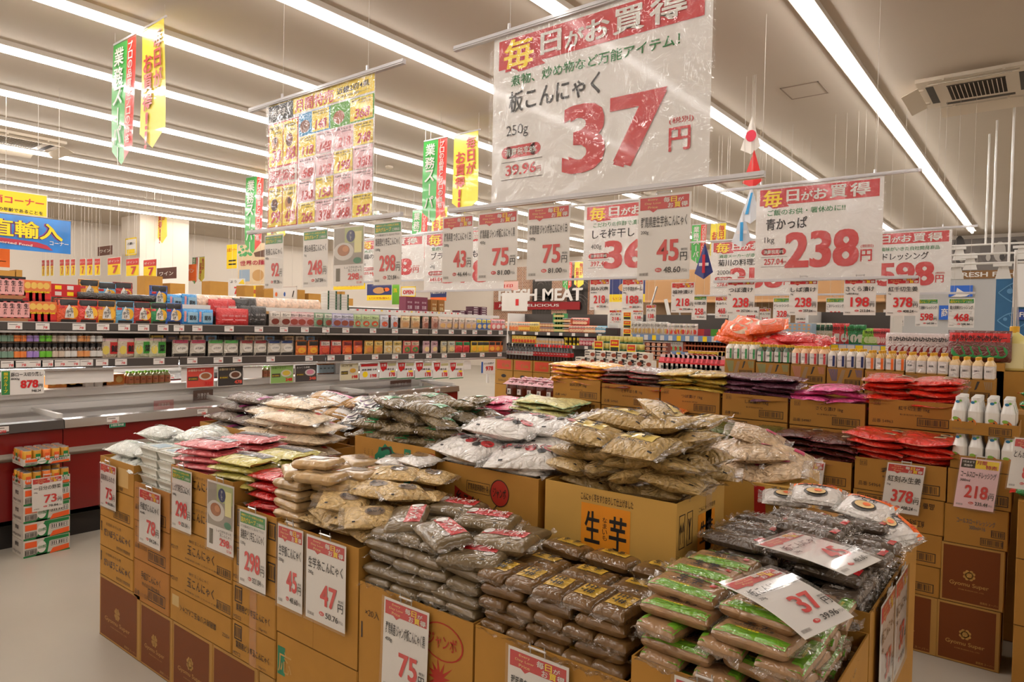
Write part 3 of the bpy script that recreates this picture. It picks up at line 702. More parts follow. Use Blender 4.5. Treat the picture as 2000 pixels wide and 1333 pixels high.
def variants(name, n, *a, **k):
    out = []
    for i in range(n): kk = dict(k); kk['seed'] = i + 1 + k.get('seed', 0); out.append(proto(name, None, *a, **kk))
    return out
USED = set()
def place(pr, loc, rz=0.0, rx=0.0, ry=0.0, label=None, cat=None, group=None, s=1.0):
    if pr.name in USED: o = copy_tree(pr)
    else: o = pr; USED.add(pr.name)
    o.location = loc; o.rotation_euler = (rx, ry, rz); o.scale = (s, s, s)
    if label: tag(o, label, cat, group)
    return o
def pile(prs, x0, x1, y0, y1, z0, layers, dz, label, cat, group, jit=.006, rj=.06, tilt=.05, seed=1, toplab=None, drop=0.0, keep_in=False):
    """layers of (nx, ny, quarter-turn, inset); hidden inner packs of the lower layers are left out"""
    r = random.Random(seed); n = len(layers); out = []
    for k, L in enumerate(layers):
        nx, ny, q = L[:3]; ins = L[3] if len(L) > 3 else 0.0; toff = L[4] if len(L) > 4 else 0.0
        a0, a1, b0, b1 = x0 + ins, x1 - ins, y0 + ins * .6, y1 - ins * .6
        for i in range(nx):
            for j in range(ny):
                if k < n - 2 and not keep_in and 0 < i < nx - 1 and 0 < j: continue
                if k < n - 2 and not keep_in and i == 0 and j > 1: continue
                X = a0 + (a1 - a0) * (i + .5) / nx; Y = b0 + (b1 - b0) * (j + .5) / ny
                src = prs if (toplab is None or k < n - 2) else toplab
                p = src[r.randrange(len(src))]
                rz = q * math.pi / 2 + r.uniform(-rj, rj)
                z = z0 + dz * k + r.uniform(-.15, .15) * dz * .5
                out.append(place(p, (X + r.uniform(-jit, jit), Y + r.uniform(-jit, jit) + toff, z), rz, r.uniform(-tilt, tilt), r.uniform(-tilt, tilt), label, cat, group))
    return out
# ------------------------------------------------------------------ goods heaped on the front island
# brown konnyaku with yellow labels
BK = variants('konnyaku_pack', 3, .138, .09, .036, B_BROWN, FILMD, lb_brown, a=8, c=.32, fin=.022, lump=.12)
BV = variants('konnyaku_pack', 2, .138, .09, .036, B_BROWN, FILMD, lb_brown_v, a=8, c=.32, fin=.022, lump=.12)
G = 'brown konnyaku packs heaped in the open carton'
lab = 'brown konnyaku pack with yellow two-character label in the heap between grey and green ones'
pile(BK, -1.225, -.765, 1.432, 1.86, .715, [(3, 4, 0), (5, 3, 1), (3, 4, 0), (5, 3, 1), (3, 4, 0)], .0335, lab, 'konnyaku', G, seed=3)
for i in range(5): place(BV[i % 2], (-1.19 + .094 * i, 1.505 + .004 * (i % 2), .884), -math.pi / 2 + .07 * math.sin(i), 0, .02, lab, 'konnyaku', G)
for i in range(3): place(BK[i], (-1.14 + .155 * i, 1.625, .884), -.04 + .03 * i, 0, 0, lab, 'konnyaku', G)
for i in range(3): place(BK[(i + 1) % 3], (-1.13 + .155 * i, 1.735, .905), -.05 + .05 * i, -.06, .03, lab, 'konnyaku', G)
# jumbo grey blocks
JK = variants('konnyaku_pack', 3, .18, .122, .038, B_GREY, FILM, None, a=7, c=.34, fin=.026, lump=.12, seed=10)
JL = variants('konnyaku_pack', 3, .19, .125, .042, B_GREY, FILM, lb_jumbo, a=7, c=.34, fin=.026, lump=.12, seed=14)
G = 'grey jumbo konnyaku blocks'; lab = 'large grey konnyaku block in clear film with red and white label, left of the brown heap'
pile(JK, -1.712, -1.245, 1.435, 1.83, .715, [(3, 3, 0), (4, 2, 1), (3, 3, 0), (4, 2, 1), (3, 3, 0, .01), (4, 2, 1, .01)], .0375, lab, 'konnyaku', G, seed=5, tilt=.07)
for x, y, z, rz, rx, ry in [(-1.63, 1.55, .935, -.95, .1, .12), (-1.425, 1.50, .94, -.42, .12, .05), (-1.60, 1.75, .935, .25, .1, 0), (-1.40, 1.68, .945, .3, .1, 0), (-1.27, 1.60, .925, .18, .05, -.05), (-1.30, 1.50, .90, .35, .1, 0)]:
    place(JL[R_.randrange(3)], (x, y, z), rz, rx, ry, lab, 'konnyaku', G)
# green-label packs
GP = variants('konnyaku_pack', 3, .168, .1, .035, B_TAN, FILM, lb_green, a=9, c=.3, fin=.026, lump=.08, seed=20)
G = 'green label konnyaku packs'; lab = 'tan konnyaku pack with bright green bands in the front heap near the big 37 card'
pile(GP, -.74, -.35, 1.43, 1.90, .785, [(2, 4, 0), (3, 3, 1), (2, 4, 0), (3, 3, 1)], .0345, lab, 'konnyaku', G, seed=8, tilt=.06, rj=.12)
for x, y, z, rz in [(-.655, 1.50, .925, -.03), (-.47, 1.475, .925, -.12), (-.655, 1.60, .925, .04), (-.47, 1.59, .93, -.06), (-.66, 1.70, .93, .02), (-.50, 1.71, .93, 0), (-.66, 1.81, .925, .05), (-.66, 1.545, .958, -.05), (-.67, 1.665, .96, .03), (-.66, 1.77, .96, .0), (-.475, 1.53, .958, -.15)]:
    place(GP[R_.randrange(3)], (x, y, z), rz, R_.uniform(-.05, .05), R_.uniform(-.05, .05), lab, 'konnyaku', G)
# dark grey packs at the right corner
DP = variants('konnyaku_pack', 3, .165, .1, .034, B_DARK, FILMD, lb_dark, a=8, c=.32, fin=.026, lump=.12, seed=30)
G = 'dark grey konnyaku packs'; lab = 'dark grey konnyaku pack with silver lettering in the right corner heap'
pile(DP, -.765, -.335, 1.945, 2.42, .825, [(3, 4, 1), (2, 5, 0), (3, 4, 1), (2, 5, 0)], .0345, lab, 'konnyaku', G, seed=9, tilt=.06, rj=.1)
for x, y, z, rz in [(-.70, 1.98, .965, -.1), (-.52, 1.99, .965, -.12), (-.40, 2.08, .965, -.1), (-.70, 2.10, .968, .05), (-.53, 2.10, 1.0, -.08), (-.70, 2.22, .97, 0), (-.53, 2.22, 1.0, -.08), (-.40, 2.2, .968, -.05), (-.62, 2.33, .975, -.1), (-.44, 2.33, .985, -.1)]:
    place(DP[R_.randrange(3)], (x, y, z), rz, R_.uniform(-.06, .06), R_.uniform(-.06, .06), lab, 'konnyaku', G)
# noodle bags with a bowl picture behind them
def lb_bowl(f, l, w):
    f.rect(-l * .44, -w * .44, l * .44, w * .44, WLAB); f.rect(-l * .5, w * .3, l * .5, w * .46, ORANGE, 2); f.ell(0, -w * .1, l * .25, w * .22, DK, 2); f.ell(0, -w * .06, l * .2, w * .15, flat((226, 190, 130)), 3)
    f.ell(l * .04, -w * .04, l * .08, w * .07, flat((232, 110, 50)), 4); f.text('うどん', -l * .3, w * .08, w * .2, BLK, l * .5, .05, 3); f.text('海老天', l * .2, w * .3, w * .12, RED, l * .2, .03, 4)
WB = variants('noodle_bag', 2, .15, .11, .04, B_WHITE, FILMW, lb_bowl, a=3, c=.6, fin=.014, seed=36)
G = 'bagged noodles with a bowl picture'; lab = 'white bag with orange noodle bowl picture behind the 45 yen card'
for x, y, z, rz, rx, ry in [(-.60, 2.44, 1.03, .15, .35, 0), (-.44, 2.40, 1.02, -.25, .4, .1), (-.36, 2.36, .985, -.9, .2, .2), (-.52, 2.50, 1.0, .1, .3, 0), (-.72, 2.5, .99, .3, .3, 0), (-.38, 2.46, .95, -.6, .3, .3)]:
    place(WB[R_.randrange(2)], (x, y, z), rz, rx, ry, lab, 'noodles', G)
carton('plain carton under the noodle bags behind the dark konnyaku', -.76, -.34, 2.45, 2.75, 0, .93, None)
# two cards lying on the heaps
price_card('white card reading 37 lying tilted across the green-label packs', at(1625, 1232, 'z', 1.0) , at(1430, 1140, 'z', 1.03) - at(1430, 1140, 'z', 1.03) + (at(1545, 1135, 'z', 1.05) - at(1405, 1150, 'z', 1.05)), (0, 1, 0), .2, .29, clip=False) if False else None
def lying(label, pbl, pbr, ptl, z, **k):
    a = at(*pbl, 'z', z[0]); c = at(*pbr, 'z', z[1]); t = at(*ptl, 'z', z[2]); u = c - a; v = t - a
    w = u.length; h = v.length; u.normalize(); v = (v - u * v.dot(u)).normalized()
    return price_card(label, a, u, v, w, h, clip=False, **k)
lying('white card reading 37 lying tilted across the green-label packs', (1573, 1250), (1668, 1205), (1397, 1148), (.985, .985, 1.03), bend=.012, head='red', title='板こんにゃく 黒', weight='250g', price='37', tax='39.96')
lying('white card reading 45 lying across the dark grey packs', (1655, 1125), (1722, 1094), (1478, 1063), (1.045, 1.045, 1.055), bend=.006, head='red', title='板こんにゃく', weight='250g', price='45', tax='48.60')
# beige slabs and noodle bags in the plain carton
BS = variants('konnyaku_pack', 3, .155, .115, .036, B_BEIGE, FILM, lb_beige, fin=.016, seed=40, lump=.06, a=10, c=.28)
G = 'beige konnyaku slabs'; lab = 'beige konnyaku slab in clear film, stacked beside the red packs'
for k in range(5):
    for j in range(3):
        place(BS[R_.randrange(3)], (-2.165 + .006 * (k % 2), 1.50 + j * .13, .835 + .037 * k), math.pi / 2 * 0 + R_.uniform(-.1, .1), 0, R_.uniform(-.03, .03), lab, 'konnyaku', G)
for x, y, z, rz in [(-2.18, 1.51, 1.02, -.5), (-2.03, 1.50, 1.025, .35), (-2.16, 1.64, 1.022, -.35), (-2.0, 1.64, 1.015, .2), (-2.16, 1.78, 1.02, -.3), (-1.98, 1.78, 1.01, .2), (-2.1, 1.54, 1.058, .28), (-2.02, 1.56, .985, .1), (-2.0, 1.55, .95, .2), (-2.02, 1.7, .97, 0)]:
    place(BS[R_.randrange(3)], (x, y, z), rz, 0, R_.uniform(-.04, .04), lab, 'konnyaku', G)
NB = variants('noodle_bag', 3, .17, .12, .045, B_NOOD, FILM, lb_noodle, a=2.6, c=.6, fin=.02, seed=50, lump=.25)
G = 'beige noodle konnyaku bags'; lab = 'beige thread konnyaku bag with dark oval print beside the beige slabs'
for x, y, z, rz, rx, ry in [(-1.93, 1.53, .865, .3, .1, .1), (-1.80, 1.53, .865, -.3, .1, 0), (-1.95, 1.50, .915, -.25, .3, .1), (-1.82, 1.50, .92, .3, .3, 0), (-1.90, 1.5, .955, .75, .25, .15), (-1.76, 1.5, .93, .9, .3, 0), (-1.85, 1.6, .99, .3, .2, 0), (-1.98, 1.6, .99, .8, .2, .1), (-1.76, 1.64, .985, 1.2, .2, .1), (-1.88, 1.72, 1.02, .5, .15, 0), (-1.78, 1.8, 1.01, .2, .1, 0), (-2.02, 1.52, .87, .2, .1, .1), (-1.84, 1.56, .89, .1, .1, 0), (-1.75, 1.72, .96, .5, 0, 0), (-1.9, 1.62, .93, .5, 0, 0)]:
    place(NB[R_.randrange(3)], (x, y, z), rz, rx, ry, lab, 'konnyaku', G)
WF = variants('noodle_bag', 2, .15, .12, .04, B_WHITE, FILMW, lb_beige, a=3, c=.6, fin=.016, seed=55)
for x, y, z, rz in [(-2.02, 1.86, 1.03, .2), (-1.9, 1.86, 1.05, -.2)]:
    place(WF[0], (x, y, z), rz, .1, 0, 'white frosted bag at the back of the beige slabs below the green-emblem carton', 'konnyaku', 'white frosted bags behind the slabs')
# red packs beside
RP = variants('konnyaku_pack', 2, .2, .13, .034, B_RED, FILMW, None, a=3.2, c=.55, fin=.022, seed=60, lump=.2)
G = 'red packs in the 1200g carton'; lab = 'glossy red pack in the carton behind the green-headed 298 card'
for k in range(5):
    for j in range(2):
        place(RP[k % 2], (-2.345 + .008 * (k % 2), 1.52 + .17 * j, .835 + .037 * k), R_.uniform(-.12, .12), .05, -.06, lab, 'konnyaku', G)
# pink and yellow flat packs
PK = variants('konnyaku_pack', 2, .26, .16, .03, B_PINK, B_PINK, lb_pink, a=4, c=.5, fin=.016, seed=64, lump=.15)
YK = variants('konnyaku_pack', 2, .26, .16, .03, B_YELL, B_YELL, lb_pink, a=4, c=.5, fin=.016, seed=68, lump=.15)
for k in range(5):
    for j in range(2):
        place(PK[k % 2], (-2.84 + .01 * (k % 2), 1.53 + .19 * j, .925 + .03 * k), .25 + R_.uniform(-.1, .1), .05, -.02, 'pink flat pack with a dark printed band, left of the yellow ones', 'konnyaku', 'pink flat packs')
        if k < 4: place(YK[k % 2], (-2.57 + .012 * (k % 2), 1.53 + .19 * j, .925 + .03 * k), .1 + R_.uniform(-.08, .08), .05, -.03, 'yellow-green flat pack with a dark printed band, right of the pink ones', 'konnyaku', 'yellow flat packs')
# clear trays of knotted konnyaku
TR = mat('tray_plastic', (214, 212, 200), .15, coat=1.0, mottle=.05, mscale=40); TRL = film('tray_lid', density=.35, crumple=.6, cscale=20); TRB = flat((130, 150, 160))
tb = MB(); vs = [(-.07, -.055, 0), (.07, -.055, 0), (.07, .055, 0), (-.07, .055, 0), (-.08, -.065, .035), (.08, -.065, .035), (.08, .065, .035), (-.08, .065, .035)]
tb.add(vs, [(3, 2, 1, 0), (0, 1, 5, 4), (1, 2, 6, 5), (2, 3, 7, 6), (3, 0, 4, 7)], TR); tb.box(-.085, .085, -.07, .07, .035, .0375, TR)
tray = tb.build('plastic_tray'); tl = MB(); tl.box(-.072, .072, -.057, .057, .0378, .042, mat('knot_konnyaku', (206, 204, 190), .2, coat=1, bump=.8, bscale=60)); tl.rect = None
tl.box(-.05, .05, -.035, .035, .0421, .0425, TRB); tl.build('filled_top', tray)
for k in range(5):
    for i in range(2):
        for j in range(2):
            if k < 3 and j > 0: continue
            place(tray, (-3.255 + .17 * i, 1.51 + .15 * j, .785 + .043 * k), 0, 0, 0, 'clear plastic tray of knotted konnyaku stacked above the 78 yen carton', 'food tray', 'clear trays of knotted konnyaku')
MW = variants('shirataki_bag', 3, .2, .14, .07, B_MILK, FILMW, lb_white, a=2.4, c=.6, fin=.02, seed=70, lump=.2)
G = 'white shirataki bags'; lab = 'milky white shirataki bag heaped on the carton at the far left corner'
for x, y, z, rz, rx, ry in [(-3.62, 1.50, .84, .1, .1, 0), (-3.44, 1.50, .84, -.2, .1, 0), (-3.62, 1.68, .85, 0, 0, 0), (-3.44, 1.68, .85, .3, 0, 0), (-3.60, 1.52, .905, .3, .15, .1), (-3.42, 1.53, .915, -.3, .1, -.1), (-3.58, 1.72, .92, .2, 0, .1), (-3.40, 1.72, .94, -.2, .1, 0), (-3.5, 1.62, .985, .2, .05, 0), (-3.32, 1.80, .96, .5, .1, .1), (-3.45, 1.86, .97, .1, 0, 0), (-3.28, 1.70, .985, .2, .1, 0)]:
    place(MW[R_.randrange(3)], (x, y, z), rz, rx, ry, lab, 'konnyaku', G)
# ---- second row
PP = variants('konnyaku_pack', 3, .24, .14, .055, B_PURP, FILM, lb_purp, a=3, c=.55, fin=.022, seed=80, lump=.25)
G = 'grey thread konnyaku bags with purple ends'; lab = 'grey thread konnyaku bag with purple ends, heaped at the back left of the island'
pile(PP, -3.66, -3.12, 1.92, 2.34, .985, [(2, 3, 0), (2, 3, 0, .02), (2, 2, 0, .05)], .052, lab, 'konnyaku', G, seed=12, tilt=.12, rj=.3)
for x, y, z, rz in [(-3.42, 2.06, 1.14, .25), (-3.2, 2.12, 1.1, .1), (-3.35, 2.24, 1.12, 0)]: place(PP[0], (x, y, z), rz, .05, .05, lab, 'konnyaku', G)
CB = variants('konnyaku_pack', 3, .34, .2, .06, B_CREAM, FILMW, lb_cream, a=2.6, c=.55, fin=.03, seed=84, lump=.28, ls=14)
G = 'large cream slice bags'; lab = 'large cream white bag with small red marks, heaped behind the pink packs'
for x, y, z, rz, rx, ry in [(-3.10, 2.0, .945, .1, 0, 0), (-2.86, 2.02, .94, -.15, 0, .05), (-3.12, 2.02, .995, .15, 0, .05), (-2.87, 2.03, .99, .25, 0, 0), (-3.1, 2.03, 1.045, .05, 0, 0), (-2.88, 2.05, 1.04, .3, .02, 0), (-3.08, 2.04, 1.095, .12, .05, .05), (-2.92, 2.0, 1.09, .25, .08, .05), (-3.03, 2.1, 1.14, .1, .03, 0)]:
    place(CB[R_.randrange(3)], (x, y, z), rz, rx, ry, lab, 'konnyaku', G)
GB = variants('konnyaku_pack', 2, .22, .12, .055, B_GREENB, FILM, lb_gband, a=2.6, c=.6, fin=.03, seed=90, lump=.3) + variants('konnyaku_pack', 1, .22, .12, .055, B_GREENB, FILM, lb_gsmall, a=2.6, c=.6, fin=.03, seed=93, lump=.3)
G = 'olive thread konnyaku bags with green bands'; lab = 'olive thread konnyaku bag with a green band on the green-emblem carton'
pile(GB, -2.43, -1.87, 1.94, 2.42, 1.075, [(3, 3, 0), (3, 3, 0, .0), (3, 3, 0, .03), (2, 3, 0, .06)], .047, lab, 'konnyaku', G, seed=14, tilt=.16, rj=.45)
JW = variants('shirataki_bag', 3, .27, .19, .075, B_WHITE, FILMW, lb_redwhite, a=2.4, c=.6, fin=.03, seed=96, lump=.22, ls=12)
G = 'white jumbo shirataki bags'; lab = 'white shirataki bag with red and black lettering on the red-oval carton'
for x, y, z, rz, rx, ry in [(-1.70, 2.01, 1.04, .05, .0, 0), (-1.51, 2.01, 1.04, -.05, .0, 0), (-1.70, 2.18, 1.05, 0, 0, 0), (-1.5, 2.18, 1.05, 0, 0, 0), (-1.75, 1.98, 1.085, -.15, .18, .05), (-1.48, 1.99, 1.085, .35, .25, -.05), (-1.72, 2.17, 1.10, .1, .1, 0), (-1.47, 2.18, 1.11, .2, .1, 0), (-1.66, 2.08, 1.16, .1, .12, .05), (-1.68, 2.28, 1.16, 0, .05, 0), (-1.46, 2.22, 1.165, .35, .12, 0)]:
    place(JW[R_.randrange(3)], (x, y, z), rz, rx, ry, lab, 'konnyaku', G)
SN = variants('noodle_bag', 2, .2, .13, .06, B_SHIRA, FILM, lb_goldn, a=2.5, c=.6, fin=.026, seed=100, lump=.25) + variants('noodle_bag', 2, .19, .12, .055, B_SHIRA, FILM, lb_dot, a=2.4, c=.6, fin=.026, seed=104, lump=.3)
G = 'golden thread konnyaku bags'; lab = 'golden thread konnyaku bag in the tall heap on the orange-square carton'
low = SN[2:]
pile(low, -1.35, -.85, 1.92, 2.30, 1.045, [(3, 2, 0, .06), (4, 3, 0, .0), (4, 3, 0, .01), (3, 3, 0, .03)], .05, lab, 'konnyaku', G, seed=16, tilt=.2, rj=.7)
for i, (x, y, z, rz, rx, ry) in enumerate([(-1.20, 1.95, 1.215, -.05, .3, .05), (-1.0, 1.93, 1.20, -.15, .35, 0), (-.90, 2.1, 1.21, -.5, .1, -.2), (-1.15, 2.08, 1.255, .1, .15, .1), (-.98, 2.08, 1.255, -.3, .15, -.15), (-1.1, 2.22, 1.25, .2, -.05, 0), (-.93, 2.22, 1.24, -.3, .2, -.3), (-1.02, 2.12, 1.285, -.7, -.3, .2), (-1.22, 2.1, 1.23, 0, .1, .2)]):
    place(SN[i % 2], (x, y, z), rz, rx, ry, lab, 'konnyaku', G)
# ------------------------------------------------------------------ hanging signs
RAILM = mat('clear_rail', (205, 202, 204), 0.18, coat=1.0); WIRE = mat('hanging_wire', (200, 190, 178), 0.4)
m_poster = mat('poster_paper', (232, 226, 220), 0.35, coat=0.35)
def wrinkled(b_w, b_h, O, name, parent, amp=.006, seed=1, m=None):
    """a clear sleeve with real creases, hung just in front of the paper"""
    s = MB(); nx, ny = 26, 20; vs = []
    for j in range(ny + 1):
        for i in range(nx + 1):
            x = b_w * i / nx; y = b_h * j / ny
            d = noise.noise(Vector((x * 5, y * 11, seed * 3.7))) * amp + noise.noise(Vector((x * 13, y * 25, seed))) * amp * .35
            vs.append((O[0] + x, O[1] - .008 - abs(d), O[2] + y))
    s.add(vs, [(j * (nx + 1) + i, j * (nx + 1) + i + 1, (j + 1) * (nx + 1) + i + 1, (j + 1) * (nx + 1) + i) for j in range(ny) for i in range(nx)], m or CRINK)
    return s.build(name, parent, smooth=True)
def hang(e, xs, y, z, top=CH):
    w = MB()
    for x in xs: w.tube((x, y, z), (x, y, top), .0011 if y < 3.5 else .0018, WIRE, 4)
    w.build('hanging_wire', e)
    h = MB()
    for x in xs: h.tube((x, y, z - .012), (x, y, z + .02), .006, RAILM, 6)
    h.build('rail_hook', e)
def big_sign(label, x0, x1, Y, z0, z1, rx0, rx1, draw, seed=1, rt=.022, wires=True, crease=.006, brx=None):
    """poster between two clear rails, hung by wires; local frame at its lower left"""
    e = empty('hanging_sign', (0, Y, 0)); w, h = x1 - x0, z1 - z0
    b = MB(); b.box(x0, x1, 0, .002, z0, z1, m_poster)
    f = Fr(b, (x0, 0, z0), (1, 0, 0), (0, 0, 1), .0012); draw(f, w, h); b.build('poster', e)
    wrinkled(w + .03, h + .01, (x0 - .015, 0, z0 - .005), 'wrinkled_sleeve', e, crease, seed)
    a = MB(); a.box(rx0, rx1, -.014, .006, z1, z1 + rt, RAILM); a.box(rx0, rx1, -.017, -.014, z1 + rt * .3, z1 + rt * .5, RAILM); a.build('top_rail', e)
    bx0, bx1 = brx or (rx0, rx1)
    a = MB(); a.box(bx0, bx1, -.014, .006, z0 - rt, z0, RAILM); a.box(bx0, bx1, -.017, -.014, z0 - rt * .7, z0 - rt * .5, RAILM); a.build('bottom_rail', e)
    if wires: 
        o = empty('x'); bpy.data.objects.remove(o)
        for x in (rx0 + (rx1 - rx0) * .25, rx0 + (rx1 - rx0) * .80):
            wm = MB(); wm.tube((x, 0, z1 + rt), (x, 0, CH), .0012 if Y < 3.5 else .002, WIRE, 4); wm.build('hanging_wire', e)
            hk = MB(); hk.tube((x, -.006, z1 + rt - .004), (x, -.006, z1 + rt + .024), .007, RAILM, 8); hk.build('rail_hook', e)
    tag(e, label, 'hanging sign'); return e
SRED = mat('sign_red', (200, 30, 36), .35, coat=.3)
def daily_sign(head_cut=False, sub='', title='', weight='', price='', tax='', tw=.5, pw=.56):
    def d(f, w, h):
        f.rect(w * .03, h * .80, w * .97, h * .975, SRED)
        f.poly([(w * .10, h * .80), (w * .15, h * .765), (w * .28, h * .775), (w * .26, h * .80)], SRED)
        f.text('毎', w * .05, h * .765, h * .21, SRED, w * .18, .12, 2); f.text('毎', w * .06, h * .78, h * .185, YEL, w * .16, .05, 3)
        for t, x, y, s, ww in (('日', .255, .825, .125, .105), ('が', .375, .825, .095, .095), ('お', .475, .825, .115, .11), ('買', .60, .82, .135, .135), ('得', .755, .815, .14, .15)):
            f.text(t, w * x, h * y, h * s, WHITE, w * ww, .055, 3)
        f.text(sub, w * .1, h * .685, h * .065, GRN, w * min(.82, .052 * len(sub)), .02)
        f.text(title, w * .09, h * .53, h * .125, BLK, w * tw, .045)
        f.text(weight, w * .08, h * .375, h * .08, BLK, None, .0)
        f.ell(w * .085, h * .295, w * .03, h * .036, SRED, 1); f.ell(w * .235, h * .295, w * .03, h * .036, SRED, 1); f.rect(w * .085, h * .259, w * .235, h * .331, SRED, 1)
        f.text('消費税率8%', w * .16, h * .272, h * .045, WHITE, w * .17, .02, 2, 'c')
        f.rect(w * .055, h * .235, w * .275, h * .24, GREY); f.rect(w * .055, h * .13, w * .275, h * .135, GREY)
        f.text(tax, w * .245, h * .155, h * .065, SRED, w * .165, .03, 2, 'r'); f.text('円', w * .27, h * .16, h * .03, SRED, None, .01, 2, 'r')
        f.text(price, w * .835, h * .11, h * .385, SRED, w * pw, .05, 2, 'r'); f.text('円', w * .93, h * .155, h * .12, SRED, w * .085, .035, 2, 'r'); f.text('(税別)', w * .94, h * .29, h * .035, SRED, w * .095, .01, 2, 'r')
    return d
big_sign('largest hanging sign, red header and huge 37, over the konnyaku heaps', -1.935, -.95, 2.3, 2.125, 2.835, -2.165, -.90, daily_sign(sub='煮物、炒め物など万能アイテム！', title='板こんにゃく', weight='250g', price='37', tax='39.96', tw=.46, pw=.46), 1, brx=(-2.18, -.755))
LY = mat('flyer_yellow', (246, 214, 30), .35, coat=.3); LPINK = mat('flyer_pink', (238, 190, 196), .35, coat=.3)
def flyer(f, w, h):
    r = random.Random(4)
    f.rect(0, h * .88, w, h, LY); f.rect(0, h * .86, w * .26, h * .995, BLK, 2); f.text('7月末まで', w * .02, h * .9, h * .06, WHITE, w * .22, .03, 3)
    f.text('月間特売', w * .28, h * .885, h * .1, SRED, w * .37, .07, 2); f.text('近畿2府4県', w * .68, h * .925, h * .05, BLK, w * .28, .03, 2); f.text('1都1道2府39県の業務スーパー', w * .68, h * .895, h * .018, BLK, w * .28, .01, 2)
    # left red block with four priced boxes
    f.rect(0, 0, w * .315, h * .85, SRED)
    food = [flat((120, 60, 30)), flat((170, 90, 40)), flat((196, 140, 80)), flat((90, 50, 36))]
    def cell(x0, y0, x1, y1, n, big, bg):
        f.rect(x0, y0, x1, y1, bg, 2); cw, ch = x1 - x0, y1 - y0
        f.text('業務用 国産 品', x0 + cw * .06, y0 + ch * .86, ch * .08, BLK, cw * .85, .01, 3); f.text('お買得 250g', x0 + cw * .4, y0 + ch * .74, ch * .07, BLK, cw * .5, .01, 3)
        if big: f.ell(x0 + cw * .45, y0 + ch * .55, cw * .26, ch * .16, food[n % 4], 3, 12); f.ell(x0 + cw * .5, y0 + ch * .6, cw * .12, ch * .08, food[(n + 1) % 4], 4, 10)
        f.text(str(n), x0 + cw * .86, y0 + ch * .08, ch * (.30 if big else .44), SRED, cw * (.7 if big else .66), .05, 3, 'r', shear=.18); f.text('円', x0 + cw * .97, y0 + ch * .08, ch * .1, SRED, None, .02, 3, 'r')
    cell(w * .012, h * .50, w * .155, h * .84, 38, True, LY); cell(w * .163, h * .50, w * .305, h * .84, 88, True, LY)
    f.rect(w * .008, h * .345, w * .308, h * .485, flat((236, 226, 220)), 2); f.text('爆弾価格', w * .02, h * .365, h * .1, SRED, w * .27, .07, 3)
    cell(w * .012, h * .01, w * .155, h * .33, 99, True, LY); cell(w * .163, h * .01, w * .305, h * .33, 438, True, LY)
    f.rect(w * .32, h * .69, w * .62, h * .865, flat((60, 150, 200)), 1); f.rect(w * .62, h * .69, w, h * .865, flat((96, 168, 56)), 1)
    cell(w * .45, h * .7, w * .61, h * .86, 148, False, LY); cell(w * .80, h * .7, w * .99, h * .86, 368, False, LY); f.ell(w * .38, h * .76, w * .05, h * .05, food[0], 2); f.ell(w * .7, h * .76, w * .05, h * .05, food[1], 2)
    nums = [[118, 148, 218, 248], [68, 128, 198, 358], [138, 158, 88, 218], [266, 378, 368, 545]]
    for a in range(4):
        for c in range(4): cell(w * (.325 + .169 * c), h * (.52 - .172 * a), w * (.488 + .169 * c), h * (.682 - .172 * a), nums[a][c], False, LY if (a + c) % 3 == 0 else LPINK)
big_sign('monthly sale flyer of many small price boxes hanging left of the big 37 sign', -3.50, -2.60, 2.2, 2.115, 2.80, -3.69, -2.39, flyer, 5, crease=.0035)
def hang_tag(label, px0, px1, Y, zt, h, w=None, top=None, lean=0, **k):
    a = at(px0, 500, 'y', Y); c = at(px1, 500, 'y', Y)
    return price_card(label, (a.x, Y, zt - h), (1, 0, 0), (0, 0, 1), c.x - a.x, h, name='hanging_price_tag', cliplen=.012, **k)
ht = hang_tag
ht('small hanging card reading 92, leftmost below the sale flyer', 517, 553, 2.2, 2.078, .30, head='green', title='刺身こんにゃく', weight='450g', price='92', tax='99.36')
ht('small hanging card reading 248 below the sale flyer', 592, 640, 2.2, 2.078, .30, head='green', title='煮込み用玉こんにゃく', weight='1kg', price='248', tax='267.84')
ht('hanging photo card of stewed balls below the sale flyer', 651, 711, 2.2, 2.078, .30, photo=True, price='298', tax='321.84')
ht('small hanging card reading 298, rightmost below the sale flyer', 730, 784, 2.2, 2.078, .30, head='green', title='業務用ピリ辛玉こんにゃく', weight='1200g', price='298', tax='321.84', sub='コクは醤油仕立てに旨みをプラス！')
ht('small hanging card reading 43 below the big 37 sign', 864, 923, 2.3, 2.09, .30, head='red', title='群馬県産 つきこんにゃく白', weight='200g', price='43', tax='46.44')
ht('small hanging card reading 75 for 450g below the big 37 sign', 933, 1010, 2.3, 2.09, .30, head='red', title='群馬県産 ジャンボ板こんにゃく黒', weight='450g', price='75', tax='81.00')
ht('small hanging card reading 75 for 360g below the big 37 sign', 1029, 1112, 2.3, 2.09, .30, head='red', title='群馬県産 ジャンボ糸こんにゃく白', weight='360g', price='75', tax='81.00')
ht('small hanging card reading 45, rightmost below the big 37 sign', 1245, 1347, 2.3, 2.085, .31, head='red', title='群馬県産生芋糸こんにゃく', weight='200g', price='45', tax='48.60')
def sign_px(label, l, r, t, b_, Y, rl, rr, draw, seed=1, crease=.003):
    m = (l + r) / 2
    a = at(l, (t + b_) / 2, 'y', Y); c = at(r, (t + b_) / 2, 'y', Y); zt = at(m, t, 'y', Y).z; zb = at(m, b_, 'y', Y).z
    r0 = at(rl, t, 'y', Y).x; r1 = at(rr, t, 'y', Y).x
    return big_sign(label, a.x, c.x, Y, zb, zt, r0, r1, draw, seed, crease=crease)
sign_px('white hanging sign with red header and 238 over the pickle cartons', 1476, 1724, 356, 543, 5.3, 1400, 1800, daily_sign(sub='ご飯のお供・箸休めに!!', title='青かっぱ', weight='1kg', price='238', tax='257.04', tw=.34, pw=.58), 2)
